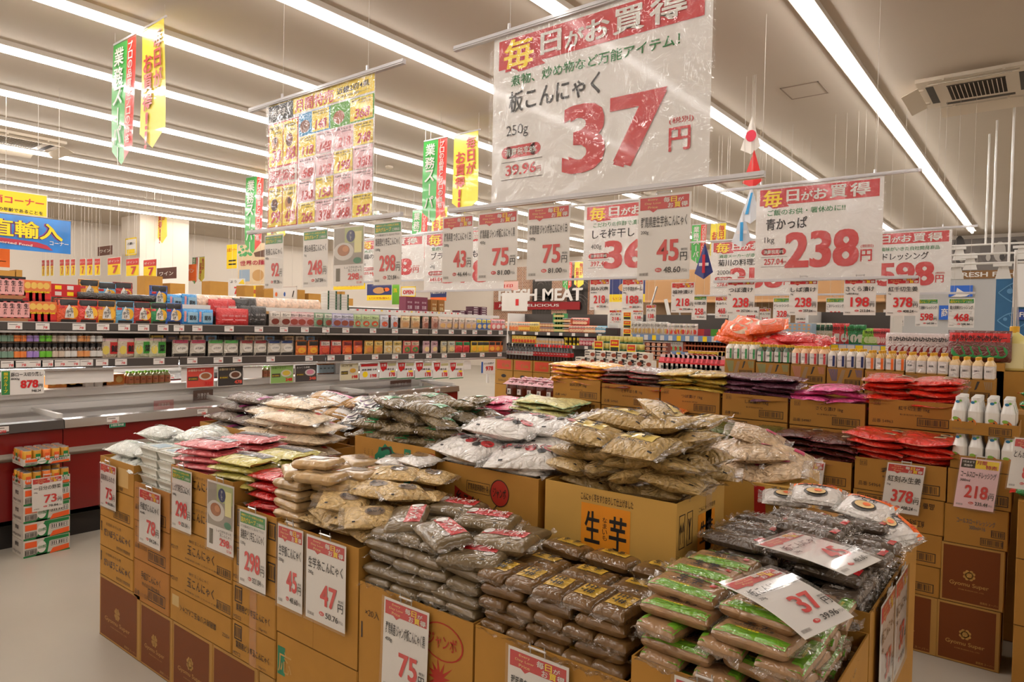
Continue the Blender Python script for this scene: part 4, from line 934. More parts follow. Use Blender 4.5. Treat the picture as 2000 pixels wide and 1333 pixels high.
sign_px('white hanging sign with red header half hidden behind the card reading 45', 1140, 1345, 392, 540, 5.6, 1050, 1350, daily_sign(sub='こだわりの梅酢で漬けたロングセラー', title='しそ梅干し', weight='400g', price='368', tax='397.44', tw=.42, pw=.62), 3)
sign_px('white hanging sign with cooking sake 258 half hidden by the 238 sign', 1388, 1560, 468, 575, 8.3, 1340, 1600, daily_sign(sub='酒造メーカーが造ったこだわり', title='菊川の料理酒', weight='2000ml', price='258', tax='278.64', tw=.5, pw=.6), 4)
sign_px('white hanging sign with sesame dressing 598 right of the 238 sign', 1675, 1858, 452, 572, 8.2, 1600, 1910, daily_sign(sub='胡麻の風味がいきた自社開発商品', title='胡麻ドレッシング', weight='1L', price='598', tax='645.84', tw=.68, pw=.6), 5)
sign_px('white hanging sign with 518 partly hidden behind the card reading 43', 700, 828, 465, 548, 6.0, 690, 880, daily_sign(sub='香ばしい大きなサイズ', title='鶏のチキンカツ', weight='1kg', price='518', tax='559.44', tw=.6, pw=.6), 6)
sign_px('white hanging sign for 2kg pack behind the card reading 43', 829, 985, 450, 566, 5.6, 815, 1000, daily_sign(sub='簡揚げおつまみにも', title='ブラジル産もも', weight='2kg', price='598', tax='645.84', tw=.6, pw=.6), 7)
i = 0
def tag_px(label, l, r, t, b_, Y, **k):
    a = at(l, (t + b_) / 2, 'y', Y); c = at(r, (t + b_) / 2, 'y', Y); m = (l + r) / 2; zt = at(m, t, 'y', Y).z; zb = at(m, b_, 'y', Y).z
    o = price_card(label, (a.x, Y, zb), (1, 0, 0), (0, 0, 1), c.x - a.x, zt - zb, name='hanging_price_tag', e=.002, cliplen=.02, sleeve=False, **k)
    if Y > 8:
        for q in (-.3, .3): wm = MB(); wm.tube((q * (c.x - a.x), .004, zt - zb), (q * (c.x - a.x), .004, CH - zb), .0015, WIRE, 4); wm.build('hanging_wire', o)
    return o
tag_px('hanging card reading 238 for pickles, leftmost below the blue cucumber sign', 1420, 1474, 544, 616, 5.3, head='red', title='つぼ漬け', weight='1kg', price='238', tax='257.04')
tag_px('hanging card reading 238, second below the 238 sign', 1541, 1597, 543, 616, 5.3, head='red', title='しば漬け', weight='1kg', price='238', tax='257.04')
tag_px('hanging card reading 198 below the 238 sign', 1648, 1711, 541, 616, 5.3, head='red', title='さくら漬け', weight='1kg(固形量750g)', price='198', tax='213.84')
tag_px('hanging card reading 378 below the right end of the 238 sign', 1731, 1796, 541, 617, 5.3, head='red', title='紅千切生姜', weight='1kg', price='378', tax='408.24')
tag_px('hanging card reading 218, left one below the plum sign', 1152, 1190, 545, 606, 5.6, head='red', title='刻み沢庵', weight='固形量800g', price='218', tax='235.44')
tag_px('hanging card reading 188 below the plum sign', 1215, 1256, 545, 607, 5.6, head='red', title='とり手羽元ボール', weight='500g', price='188', tax='203.04')
tag_px('hanging card reading 218, right one near the slanting white poles', 1311, 1356, 552, 611, 5.6, head='red', title='福神漬け', weight='1kg', price='218', tax='235.44')
tag_px('small green-headed card reading 258 under the cooking sake sign', 1351, 1380, 578, 625, 8.3, head='green', title='料理酒', weight='1.8L', price='258', tax='278.64')
tag_px('small hanging card reading 468 left of the tall orange bags', 1397, 1422, 580, 622, 8.3, head='red', title='本みりん', weight='1L', price='468', tax='505.44')
tag_px('small green-headed card reading 328 between the two larger 238 pickle cards', 1510, 1544, 582, 630, 8.3, head='green', title='ドレッシング', weight='1L', price='328', tax='354.24')
tag_px('small green-headed card reading 388 beside the cherry pickle card of 198', 1613, 1650, 582, 632, 8.2, head='green', title='ごまドレッシング', weight='1L', price='388', tax='419.04')
tag_px('small green-headed card reading 598 under the sesame dressing sign', 1788, 1832, 584, 638, 8.2, head='green', title='香り胡麻ドレッシング', weight='1L', price='598', tax='645.84')
tag_px('small hanging card reading 468 with green header, rightmost of all', 1852, 1903, 583, 640, 8.2, head='green', title='直火胡麻ドレッシング', weight='1L', price='468', tax='505.44')
tag_px('tiny hanging card reading 138 above the packed upper blue-railed shelf', 1262, 1281, 596, 629, 8.6, head='red', title='たれ', weight='', price='138', tax='149.04')
tag_px('tiny hanging card reading 138 beside the striped promotion strip', 1236, 1256, 606, 628, 8.5, head='red', title='たれ', weight='', price='138', tax='149.04')
tag_px('tiny hanging card reading 218 left of the striped promotion strip', 1190, 1214, 606, 632, 8.5, head='red', title='たれ', weight='', price='218', tax='235.44')
tag_px('tiny hanging card reading 1598 behind the orange bags', 1553, 1578, 616, 640, 9.0, head='', title='業務用', weight='', price='1598', tax='1725')
tag_px('tiny hanging card reading 368 above the orange bags', 1483, 1505, 603, 636, 9.0, head='red', title='めんつゆ', weight='', price='368', tax='397.44')
tag_px('card reading 648 showing only below the hanging red ginger card', 1725, 1766, 605, 637, 8.2, head='', title='和風', weight='', price='648', tax='699.84')
tag_px('card reading 560 showing only below the hanging cherry pickle card', 1672, 1710, 605, 634, 8.2, head='', title='和風', weight='', price='560', tax='604.80')
tag_px('hanging card reading 488 half hidden below the first pickle card', 1450, 1482, 600, 628, 8.3, head='', title='和風', weight='', price='488', tax='527.04')

# banners hung in pairs: green and red tongue beside a yellow tongue
BG = mat('banner_green', (70, 172, 76), .3, coat=.5); BR = mat('banner_red', (226, 62, 48), .3, coat=.5); BY = mat('banner_yellow', (246, 226, 58), .3, coat=.5)
def banner(label, px0, px1, py, Y, H_=.85, full=True, side=1):
    a = at(px0, py, 'y', Y); c = at(px1, py - 0, 'y', Y); x0, x1 = a.x, c.x; zt = at((px0 + px1) / 2, py, 'y', Y).z; w = x1 - x0; k = w / .9
    H_ = H_ * k
    e = empty('hanging_banner', (x0, Y, zt)); tag(e, label, 'banner')
    b = MB(); b.box(0, w, -.004, .004, 0, .012 * k + .004, RAILM); b.build('top_rail', e)
    for x in (w * .03, w * .97): b = MB(); b.tube((x, 0, .01), (x, 0, CH - zt), .0015 if Y < 3.5 else .0025, WIRE, 4); b.build('hanging_wire', e)
    def tongue(name, xa, xb, z0, m, m2=None, split=.62):
        t = MB(); n = 10; 
        def zz(i): return -z0 * i / n
        def off(x, z): return .012 * k * math.sin(3 * z / k + x * 4)
        xs_ = [xa, xa + (xb - xa) * split, xb]
        for q, mm in ((0, m), (1, m2 or m)):
            vs = []
            for i in range(n + 1):
                for x in (xs_[q], xs_[q + 1]): vs.append((x, off(x, zz(i)), zz(i)))
            t.add(vs, [(2 * i, 2 * i + 1, 2 * i + 3, 2 * i + 2) for i in range(n)], mm)
        mid = (xa + xb) / 2; ext = .13 * k
        zb = -z0
        xm = xs_[1]; zm = zb - ext * (1 - abs(xm - mid) / ((xb - xa) / 2))
        if m2:
            t.add([(xa, off(xa, zb), zb), (xm, off(xm, zb), zb), (xm, off(xm, zm), zm), (mid, off(mid, zb), zb - ext)], [(0, 3, 2, 1)], m)
            t.add([(xm, off(xm, zb), zb), (xb, off(xb, zb), zb), (xm, off(xm, zm), zm)], [(0, 2, 1)], m2)
        else: t.add([(xa, off(xa, zb), zb), (xb, off(xb, zb), zb), (mid, off(mid, zb), zb - ext)], [(0, 2, 1)], m)
        return t, off
    t, off = tongue('g', 0, w * .42, H_, BG, BR)
    f = Fr(t, (0, 0, 0), (1, 0, 0), (0, 0, 1), .003 * k, lambda x, y, ee: Vector((x, off(x, y) - ee, y)))
    s = .17 * k; 
    f.vtext('業務スーパー', w * .135, -.04 * k, s * .92, WHITE, .035, 1, 1.0); f.vtext('プロの品質とプロの価格', w * .34, -.03 * k, s * .42, WHITE, .02, 1, 1.02)
    t.build('green_red_tongue', e)
    t, off = tongue('y', w * .54, w * .97, H_ * .92, BY)
    f = Fr(t, (0, 0, 0), (1, 0, 0), (0, 0, 1), .003 * k, lambda x, y, ee: Vector((x, off(x, y) - ee, y)))
    f.vtext('毎日が', w * .85, -.05 * k, s * .85, SRED, .05, 1, 1.0); f.vtext('お買得!!', w * .67, -.2 * k, s * .85, SRED, .05, 1, 1.0)
    t.build('yellow_tongue', e)
    # the two ends differ in height only by perspective
    return e
banner('green-red and yellow banner pair, the large one at the upper left', 222, 325, 62, 2.5)
banner('green-red and yellow banner pair between the flyer and the big 37 sign', 828, 938, 266, 5.9)
banner('small green-red and yellow banner pair near the white bulkhead', 285, 327, 385, 7.6)
banner('green-red and yellow banner pair half hidden behind the left edge of the flyer', 481, 560, 340, 6.3)
banner('green-red and yellow banner pair just above the card reading 43', 806, 876, 408, 8.8)
banner('green-red and yellow banner pair behind the card reading 45', 1352, 1420, 438, 8.4)
banner('green-red and yellow banner pair above the meat counter lettering', 1100, 1142, 512, 13.0)
banner('tiny green-red and yellow banner pair against the far left wall', 376, 400, 503, 9.4)

# blue and yellow corner signs seen at an angle on the left
def side_sign(label, X, pxl, pxr, pt, pb, draw, name='hanging_sign'):
    a = at(pxl, pt[0], 'x', X); c = at(pxr, pt[1], 'x', X); zb = at(pxr, pb, 'x', X).z
    w, h = c.y - a.y, c.z - zb; e = empty(name, (X, a.y, zb)); tag(e, label, 'hanging sign')
    b = MB(); b.box(-.004, 0, 0, w, 0, h, WHITE); f = Fr(b, (0, 0, 0), (0, 1, 0), (0, 0, 1), .003); draw(f, w, h); b.build('sign_panel', e)
    for q in (.15, .9): wm = MB(); wm.tube((-.002, w * q, h), (-.002, w * q, CH - zb), .003, WIRE, 4); wm.build('hanging_wire', e)
    return e
def d_y(f, w, h):
    f.rect(.01, .01, w - .01, h - .01, YEL); f.text('酒コーナー', w * .96, h * .42, h * .34, SRED, h * 1.9, .05, 2, 'r'); f.text('20歳以上の年齢であることを', w * .95, h * .08, h * .17, BLK, h * 2.4, .03, 2, 'r')
def d_b(f, w, h):
    f.rect(0, 0, w, h, mat('sign_blue', (20, 120, 200), .3, coat=.3, mottle=.25, mscale=4))
    for k, (c, bo) in enumerate(((flat((196, 60, 130)), .16), (NAVY, .12), (YEL, .045))):
        f.text('直輸入', w * .93, h * .36, h * .5, c, h * 1.85, bo, 2 + k, 'r')
    f.text('世界の', w * .30, h * .58, h * .22, WHITE, h * .5, .04, 3, 'r'); f.text('本物', w * .30, h * .36, h * .24, WHITE, h * .4, .04, 3, 'r'); f.text('コーナー', w * .98, h * .22, h * .13, WHITE, h * .5, .03, 3, 'r')
    rib = flat((176, 40, 60)); f.poly([(w * .1, h * .12), (w * .3, h * .2), (w * .72, h * .12), (w * .85, h * .06), (w * .8, h * .2), (w * .72, h * .27), (w * .3, h * .34), (w * .1, h * .28)], rib, 3)
    f.text('World Imported Food', w * .2, h * .18, h * .09, WHITE, w * .48, .01, 4, rot=-.05)
    f.poly([(w * .28, h * .9), (w * .34, h * .88), (w * .36, h * .93), (w * .345, h * .88), (w * .4, h * .86), (w * .34, h * .86), (w * .31, h * .82), (w * .325, h * .865)], WHITE, 2)
side_sign('yellow corner sign with red lettering at the left edge', -8.6, -110, 93, (354, 382), 426, d_y)
side_sign('blue imported goods corner sign with yellow lettering at the left edge', -8.3, -120, 138, (399, 433), 497, d_b)
def d_o(f, w, h): f.rect(0, 0, w, h, ORANGE); f.text('菓子', w * .7, h * .5, h * .22, WHITE, h * .3, .04, 2, 'r'); f.rect(w * .1, h * .3, w * .9, h * .34, WHITE)
side_sign('orange sign below the blue one at the left edge', -8.8, -60, 19, (482, 487), 523, d_o)
# ------------------------------------------------------------------ ceiling fixtures
m_ac = mat('aircon_plastic', (214, 200, 180), .5); m_slot = mat('aircon_slot', (70, 62, 54), .7)
def aircon(label, cx, cy, S=.92):
    e = empty('ceiling_air_conditioner', (cx, cy, CH)); tag(e, label, 'air conditioner'); s = S / 2
    b = MB(); b.box(-s, s, -s, s, -.035, 0, m_ac); b.build('panel', e)
    b = MB()
    for k in range(17): b.box(-s * .5, s * .5, -s * .5 + k * s / 16, -s * .5 + k * s / 16 + .006, -.045, -.036, m_slot)
    for k in range(14): b.box(-s * .5 + k * s / 13, -s * .5 + k * s / 13 + .006, -s * .5, s * .5, -.047, -.045, m_ac)
    o = b.build('intake_grille', e); o['kind'] = 'stuff'
    for k in range(4):
        b = MB(); b.box(-s * .62, s * .62, -s * .86, -s * .72, -.038, -.034, m_slot); o = b.build('air_slot', e); o.rotation_euler = (0, 0, k * math.pi / 2)
        b = MB()
        b.add([(-s * .75, -s * .98, -.05), (s * .75, -s * .98, -.05), (s * .75, -s * 1.28, -.11), (-s * .75, -s * 1.28, -.11), (-s * .75, -s * .98, -.055), (s * .75, -s * .98, -.055), (s * .75, -s * 1.28, -.115), (-s * .75, -s * 1.28, -.115)], [(0, 1, 2, 3), (7, 6, 5, 4), (0, 4, 5, 1), (2, 6, 7, 3), (1, 5, 6, 2), (0, 3, 7, 4)], m_ac)
        for x in (-s * .5, s * .5): b.box(x - .01, x + .01, -s * 1.05, -s * .9, -.055, -.03, m_ac)
        o = b.build('wind_deflector', e); o.rotation_euler = (0, 0, k * math.pi / 2)
aircon('white ceiling air conditioner with wind deflectors at the upper right', -.62, 7.95)
aircon('white ceiling air conditioner at the far left under the lamp lines', -11.2, 3.2)
b = MB()
for a in ((-2.18, -1.82, 7.0, 7.012), (-2.18, -1.82, 7.39, 7.402), (-2.18, -2.168, 7.0, 7.4), (-1.832, -1.82, 7.0, 7.4)): b.box(a[0], a[1], a[2], a[3], 3.994, 4.0, mat('hatch_frame', (140, 122, 106), .6))
b.box(-2.168, -1.832, 7.012, 7.39, 3.997, 4.0, m_ceil); tag(b.build('ceiling_hatch'), 'square access hatch with a thin metal frame in the ceiling', 'hatch')
b = MB(); b.lathe([(.0, 0), (.06, -.0), (.06, -.02), (.04, -.035)][::-1], m_ac, 16); o = b.build('smoke_detector', loc=(-8.07, 7.14, 4.0)); tag(o, 'round smoke detector on the ceiling beyond the sale flyer', 'smoke detector')
b = MB(); b.box(-.12, .12, -.02, .02, -.08, .08, mat('exit_white', (220, 226, 216), .4)); f = Fr(b, (-.12, -.0205, -.08), (1, 0, 0), (0, 0, 1), .002); f.text('↔', .05, .05, .06, flat((20, 140, 80)), .14, .05, 1)
p = at(731, 421, 'y', 9.0); b.tube((0, 0, .08), (0, 0, CH - p.z), .004, WIRE, 5); tag(b.build('guidance_sign', loc=p), 'small white guidance sign with a green two-way arrow hung from the ceiling', 'sign')
# string of paper flags from ceiling to counter
fl = [('white flag with a red disc, topmost on the flag string', 1468, 262, (222, 214, 204), (214, 20, 60), 'disc'), ('plain red flag on the flag string', 1472, 328, (214, 28, 24), None, None), ('white and light blue flag on the flag string', 1467, 398, (214, 216, 220), (40, 150, 210), 'band'), ('white flag with light blue cross on the flag string', 1450, 445, (214, 216, 220), (40, 150, 210), 'cross'), ('blue flag with red and white cross low on the string', 1376, 508, (40, 50, 120), (200, 30, 50), 'cross')]
for lb_, px, py, c1, c2, kind in fl:
    p = at(px, py, 'y', 6.5); b = MB(); w = .11
    b.add([(0, 0, .17), (-w, .02, -.13), (0, -.01, -.19), (w * .7, .03, -.12), (0, .004, .17), (-w, .024, -.13), (0, -.006, -.19), (w * .7, .034, -.12)], [(0, 1, 2), (0, 2, 3), (4, 6, 5), (4, 7, 6)], flat(c1))
    f = Fr(b, (0, -.012, 0), (1, 0, 0), (0, 0, 1), .004)
    if kind == 'disc': f.ell(.0, -.02, .05, .055, flat(c2))
    if kind == 'band': f.poly([(-.05, -.1), (-.02, -.1), (.02, .1), (0, .1)], flat(c2))
    if kind == 'cross': f.rect(-.05, -.06, .05, -.03, flat((226, 220, 220))); f.rect(-.015, -.13, .015, .05, flat(c2), 2)
    b.tube((0, 0, .17), (0, 0, CH - p.z), .002, WIRE, 4)
    tag(b.build('paper_flag', loc=p), lb_, 'flag')
# ------------------------------------------------------------------ pickle cartons on the right
def pr_pickle(name, num, lx=.36, ly=.62):
    def d(f, w, h):
        f.text(name, w * lx, h * ly, h * .17, INK, w * .36, .01); f.text('輸入者 株式会社 神戸物産', w * (lx + .02), h * (ly - .16), h * .06, INK, w * .26)
        f.text('品番 ' + num, w * .05, h * .14, h * .13, INK, w * .25); f.bars(w * .58, h * .12, w * .94, h * .42, INK, 18); f.frame(w * .06, h * .76, w * .14, h * .93, .0016, INK); f.text('定温', w * .07, h * .79, h * .1, INK, w * .06)
    return d
def pr_flip(name):
    def d(f, w, h):
        f.bars(w * .05, h * .6, w * .4, h * .92, INK, 18); f.text(name, w * .9, h * .88, h * .17, INK, w * .3, .01, rot=math.pi); f.text('1kg', w * .3, h * .5, h * .14, INK, None, .01, rot=math.pi)
    return d
YR = 3.95; m_k3 = mat('kraft_board_pickle', (164, 116, 50), .6, mottle=.04, mscale=8, spec=.25)
def rstack(x0, x1, zs, prs, labels, Y=YR, d=.33, m=m_k3, dx=0.0, lastopen=True):
    n = len(zs) - 1
    for i in range(n):
        s = dx * (n - 1 - i)
        carton(labels[i], x0 - s, x1 - s, Y, Y + d, zs[i], zs[i + 1], prs[i], m=BRNBOX if prs[i] is pr_brown else m, open_top=(lastopen and i == n - 1))
rstack(-1.66, -1.25, [0, .29, .43, .58, .73, .882], [pr_brown, pr_flip('わかめ'), pr_pickle('わかめ漬け 1kg', '54961'), pr_flip('わかめ'), pr_pickle('きゅうり漬 1kg', '54962')],
       ['brown carton at the foot of the stack with dark green packs', 'carton second up under the dark green packs', 'carton third up under the dark green packs', 'carton fourth up under the dark green packs', 'open carton holding dark green pickle packs'])
rstack(-1.212, -.80, [0, .29, .44, .60, .755, .906], [pr_brown, pr_pickle('赤かっぱ 1kg', '54966'), pr_flip('品番 54966'), pr_flip('品番 54966'), pr_pickle('', '54966')],
       ['brown carton at the foot of the stack with maroon packs', 'carton second up under the maroon packs', 'carton third up under the maroon packs', 'carton just below the upper edge of the card reading 238', 'open carton holding maroon pickle packs'])
rstack(-.788, -.375, [0, .29, .44, .60, .774, .945], [pr_brown, pr_pickle('紅刻み生姜 1kg', '54964'), pr_pickle('紅刻み生姜 1kg', '54964', .3, .55), lambda f, w, h: (pr_flip('品番 54964')(f, w, h), f.text('紅刻み生姜', w * .8, h * .35, h * .2, INK, w * .4, .01, rot=math.pi)), pr_pickle('紅', '54964', .3)],
       ['brown carton at the foot of the red ginger stack', 'carton second up in the red ginger stack, with a barcode', 'carton third up in the red ginger stack, lettering 1kg', 'carton with upside-down lettering behind the card reading 378', 'open carton holding the nearer bright red ginger packs'], dx=.004)
rstack(-.365, -.105, [0, .29, .58, .77, .945, 1.013], [pr_brown, pr_brown, lambda f, w, h: (f.text('コールスロードレッシング', w * .2, h * .55, h * .14, flat((70, 84, 92)), w * .6, .01), f.text('300ml×16', w * .4, h * .42, h * .1, flat((70, 84, 92)), w * .25), f.bars(w * .58, h * .06, w * .93, h * .25, INK, 14), f.bars(w * .74, h * .3, w * .95, h * .48, INK, 8)), lambda f, w, h: f.bars(w * .7, h * .1, w * .95, h * .4, INK, 8), lambda f, w, h: None],
       ['brown clover carton on the floor, rightmost one', 'brown clover carton second up in the dressing stack', 'tan carton reading coleslaw dressing in grey-blue', 'tan carton behind the pink 218 card', 'shallow tan tray holding the lower white dressing bottles'], dx=.008, d=.3)
def rtag(label, l, r, t, b_, Y, **k):
    a = at(l, t, 'y', Y); c = at(r, t, 'y', Y); zt = at((l + r) / 2, t, 'y', Y).z; zb = at((l + r) / 2, b_, 'y', Y).z
    v = Vector((.10, 0, 1)).normalized(); return price_card(label, Vector((a.x, Y, zt)) - v * (zt - zb), (1, 0, 0), v, c.x - a.x, zt - zb, e=.0012, cliplen=.02, **k)
rtag('white card reading 238 on the carton of maroon packs', 1547, 1612, 900, 990, 3.93, head='red', title='赤かっぱ', weight='1kg', price='238', tax='257.04')
rtag('white card reading 378 on the nearer red ginger stack', 1734, 1808, 908, 1005, 3.93, head='red', title='紅刻み生姜', weight='1kg', price='378', tax='408.24')
rtag('pink card reading 218 on the white dressing bottle stack', 1877, 1956, 898, 998, 3.93, head='month', bg=PINKP, title='コールスロードレッシング', weight='300ml', price='218', tax='235.44')
rtag('white card half hidden behind the golden bags, red header', 1428, 1462, 882, 950, 3.93, head='red', title='わかめ漬け', weight='1kg', price='238', tax='257.04')
# flat pickle packs
def flatpack(name, rgb, edge, lab=None, seed=1, **k):
    return variants(name, 2, .25, .19, .032, body('pickle_' + name + '_%d_%d_%d' % rgb, rgb, crumple=.6, cscale=16, mottle=.25, mscale=40), mat('edge_%d_%d_%d' % edge, edge, .2, coat=1.0, crumple=.6), lab, a=4.5, c=.5, fin=.016, side_fin=.014, seed=seed, lump=.2, wave=.012, **k)
def lb_small(c):
    def d(f, l, w): f.rect(l * .12, w * .1, l * .34, w * .34, c); f.text('漬', l * .16, w * .12, w * .18, BLK, None, .02)
    return d
lbW = lb_small(flat((220, 200, 160)))
MAR = flatpack('pickle_pack', (84, 36, 24), (150, 70, 78), lbW, 200); REDG = flatpack('pickle_pack', (214, 46, 28), (214, 120, 100), lbW, 204)
DGP = flatpack('pickle_pack', (74, 84, 28), (120, 128, 80), None, 208); YGP = flatpack('pickle_pack', (190, 154, 56), (150, 160, 96), None, 212)
VIO = flatpack('pickle_pack', (96, 50, 66), (150, 110, 126), None, 216); PNK = flatpack('pickle_pack', (220, 84, 144), (222, 150, 190), None, 220)
YEO = flatpack('pickle_pack', (242, 172, 38), (232, 150, 140), None, 224); REDGRY = flatpack('pickle_pack', (120, 96, 84), (196, 30, 48), None, 228)
PKF = flatpack('pickle_pack', (212, 86, 120), (224, 140, 160), None, 232); YGF = flatpack('pickle_pack', (214, 206, 140), (164, 196, 150), None, 236); ORG = flatpack('pickle_pack', (236, 112, 36), (240, 140, 60), None, 240)
def heap(prs, x0, x1, Y, z0, nl, label, seed, n=2, dz=.031, d=.3, spread=.01):
    r = random.Random(seed)
    for k in range(nl):
        nn = n if k % 2 == 0 else max(1, n - (1 if k == nl - 1 else 0)); off = 0 if k % 2 == 0 else .03
        for i in range(nn):
            for j in range(1 if k < nl - 1 else 2):
                X = x0 + (x1 - x0) * (i + .5) / nn + r.uniform(-.02, .02) + off * .3; y = Y + .105 + j * .14 + r.uniform(-.01, .02)
                place(prs[r.randrange(len(prs))], (X, y, z0 + dz * k), r.uniform(-.22, .22), r.uniform(0, .08), r.uniform(-.09, .09), label[0], 'food pack', label[1])
heap(DGP, -1.68, -1.25, YR, .85, 5, ('dark green pickle pack in the carton left of the maroon packs', 'dark green pickle packs'), 31)
heap(MAR, -1.23, -.80, YR, .865, 5, ('maroon pickle pack with pinkish edge above the card reading 238', 'maroon pickle packs'), 32)
heap(REDG, -.80, -.37, YR, .91, 5, ('bright red ginger pack above the card reading 378', 'bright red ginger packs, nearer heap'), 33)
# back tier
YB = 4.30; names2 = [(-2.965, -2.55, 1.205, '刻み沢庵 1kg', '54967'), (-2.54, -2.085, 1.192, 'とりそぼろ煮 1kg', '54960'), (-2.075, -1.66, 1.192, 'つぼ漬け 1kg', '54955-1'), (-1.645, -1.235, 1.192, 'しば漬け 1kg', '54958-1'), (-1.225, -.81, 1.188, 'さくら漬け 1kg', '54987'), (-.795, -.38, 1.228, '紅千切生姜 1kg', '54963')]
d6 = ['yellow', 'red-edged', 'yellow-green', 'violet', 'pink', 'upper red ginger']
for i, (a, c, z, nm, num) in enumerate(names2):
    carton('lower carton, partly hidden, under the %s packs' % d6[i], a, c, YB, YB + .36, z - .32, z - .158, pr_flip('品番 ' + num), m=m_k3)
    carton('tall base carton hidden behind the front pickle row below the %s packs' % d6[i], a, c, YB, YB + .36, 0, z - .322, None, m=m_k3)
    carton('open printed carton holding the %s packs in the back pickle row' % d6[i], a, c, YB, YB + .36, z - .156, z, pr_pickle(nm, num), m=m_k3, open_top=True)
heap(YEO, -2.99, -2.56, YB, 1.165, 5, ('yellow orange flat pack on the leftmost carton of the back pickle row', 'yellow orange flat packs'), 41)
heap(REDGRY, -2.56, -2.08, YB, 1.15, 5, ('grey pack with red edges right of the yellow orange packs', 'red-edged packs'), 42)
heap(YGP, -2.10, -1.65, YB, 1.15, 5, ('yellow-green pickle pack between the red-edged and violet packs', 'yellow-green pickle packs'), 43, n=2)
heap(VIO, -1.66, -1.22, YB, 1.15, 5, ('violet pickle pack in silvery film on the back row', 'violet pickle packs'), 44)
heap(PNK, -1.24, -.79, YB, 1.15, 4, ('bright pink pickle pack on the back row', 'bright pink pickle packs'), 45)
heap(REDG, -.83, -.36, YB, 1.19, 5, ('bright red ginger pack on the raised rightmost carton of the back row', 'bright red ginger packs, farther heap'), 46)
# front tier running on to the left: orange, dark green, pale yellow and pink packs on plain cartons
for i, (a, c, z, pr, lb_, gp) in enumerate([(-3.62, -3.1, .90, PKF, 'pink flat pack lying on the far cartons behind the green-banded bags', 'pink flat packs beyond the island'), (-3.08, -2.66, .90, YGF, 'pale yellow flat pack with green edge beyond the island', 'pale yellow flat packs beyond the island'), (-2.62, -2.25, .86, DGP, 'dark green flat pack lying low beyond the white jumbo bags', 'dark green flat packs beyond the island'), (-2.22, -1.75, .94, ORG, 'orange flat pack beyond the golden bags', 'orange flat packs beyond the island')]):
    carton('plain carton beyond the island carrying the %s' % gp.split(' beyond')[0], a, c, YR, YR + .33, 0, z, None, m=m_k3)
    heap(pr, a, c, YR - .02, z, 4 if i != 1 else 5, (lb_, gp), 50 + i, dz=.033)
# dressing bottles -------------------------------------------------------------
BOTW = mat('bottle_white', (226, 218, 206), .25, coat=.6); BOTC = mat('bottle_cream', (228, 196, 146), .25, coat=.7); CAPY = mat('cap_yellow', (218, 164, 40), .35)
def bottle(name, w, h, body_m, cap_m, lab_m, stripe=None, sq=4.0, capw=.42, shoulder=.72, lab=(.06, .62), text='酢', textm=None, n=16):
    e = MB(); r = w / 2
    e.lathe([(r * .92, 0), (r, h * .03), (r, h * shoulder * .92), (r * .9, h * shoulder), (r * capw * 1.05, h * .86), (r * capw, h * .88)], body_m, n, sq=sq)
    b_ = e.build(name, smooth=True)
    l = MB(); l.lathe([(r * 1.012, h * lab[0]), (r * 1.012, h * lab[1])], lab_m, n, sq=sq)
    f = Fr(l, (0, -r * 1.03, 0), (1, 0, 0), (0, 0, 1), .0012)
    if stripe: f.rect(r * .25, h * lab[0], r * .8, h * lab[1], stripe)
    f.text(text, -r * .55, h * (lab[0] + lab[1]) / 2, h * .09, textm or BLK, r * .9, .02, 2)
    l.build('printed_label', b_)
    c = MB(); c.lathe([(r * capw * 1.1, h * .86), (r * capw * 1.12, h), (r * capw * .9, h * 1.01)], cap_m, n); c.build('cap', b_, smooth=False)
    return b_
BT = [bottle('dressing_bottle', .052, .125, BOTW, CAPY, WLAB, GRLAB, text='青じそ'), bottle('dressing_bottle', .052, .125, mat('bottle_green', (60, 80, 56), .2, coat=.8), CAPY, WLAB, GRLAB, text='和風'), bottle('dressing_bottle', .052, .125, mat('bottle_peach', (232, 190, 150), .25, coat=.6), CAPY, WLAB, RLAB, text='サウザン'), bottle('dressing_bottle', .052, .125, BOTW, CAPY, WLAB, NAVY, text='シーザー'), bottle('dressing_bottle', .052, .125, mat('bottle_ochre', (206, 164, 90), .2, coat=.8), CAPY, WLAB, ORANGE, text='イタリアン'), bottle('dressing_bottle', .056, .13, BOTC, CAPY, WLAB, None, text='胡麻'), bottle('dressing_bottle', .054, .13, BOTC, CAPY, WLAB, None, text='深煎り')]
bl = ['white-bodied bottle with green striped label', 'dark green bottle with white label', 'peach bottle with red striped label', 'white-bodied bottle with navy striped label', 'ochre bottle with orange label', 'cream round bottle with white label', 'cream round bottle in the lowest right dressing carton']
xs5 = [-1.865, -1.641, -1.402, -1.168, -.938, -.708, -.479, -.244]
zs5 = [1.383, 1.37, 1.368, 1.36, 1.355, 1.347, 1.33]
pat = [flat((110, 150, 110)), flat((110, 150, 110)), flat((190, 120, 110)), flat((70, 84, 130)), flat((206, 130, 90)), flat((150, 110, 80)), flat((150, 130, 100))]
def pr_dress(c):
    def d(f, w, h):
        for k in range(7): f.poly([(w * (.04 + .04 * k), h * .92), (w * (.06 + .04 * k), h * .92), (w * (.16 + .02 * k), h * .3), (w * (.15 + .02 * k), h * .3)], c)
        for k in range(5): f.poly([(w * (.78 + .04 * k), h * .92), (w * (.80 + .04 * k), h * .92), (w * (.84 + .03 * k), h * .55), (w * (.83 + .03 * k), h * .55)], c)
        f.poly([(w * .3, h * .2), (w * .42, h * .9), (w * .52, h * .9), (w * .42, h * .2)], flat((150, 120, 86))); f.poly([(w * .58, h * .5), (w * .64, h * .92), (w * .7, h * .92), (w * .63, h * .55)], DK); f.bars(w * .5, h * .12, w * .92, h * .42, INK, 14)
    return d
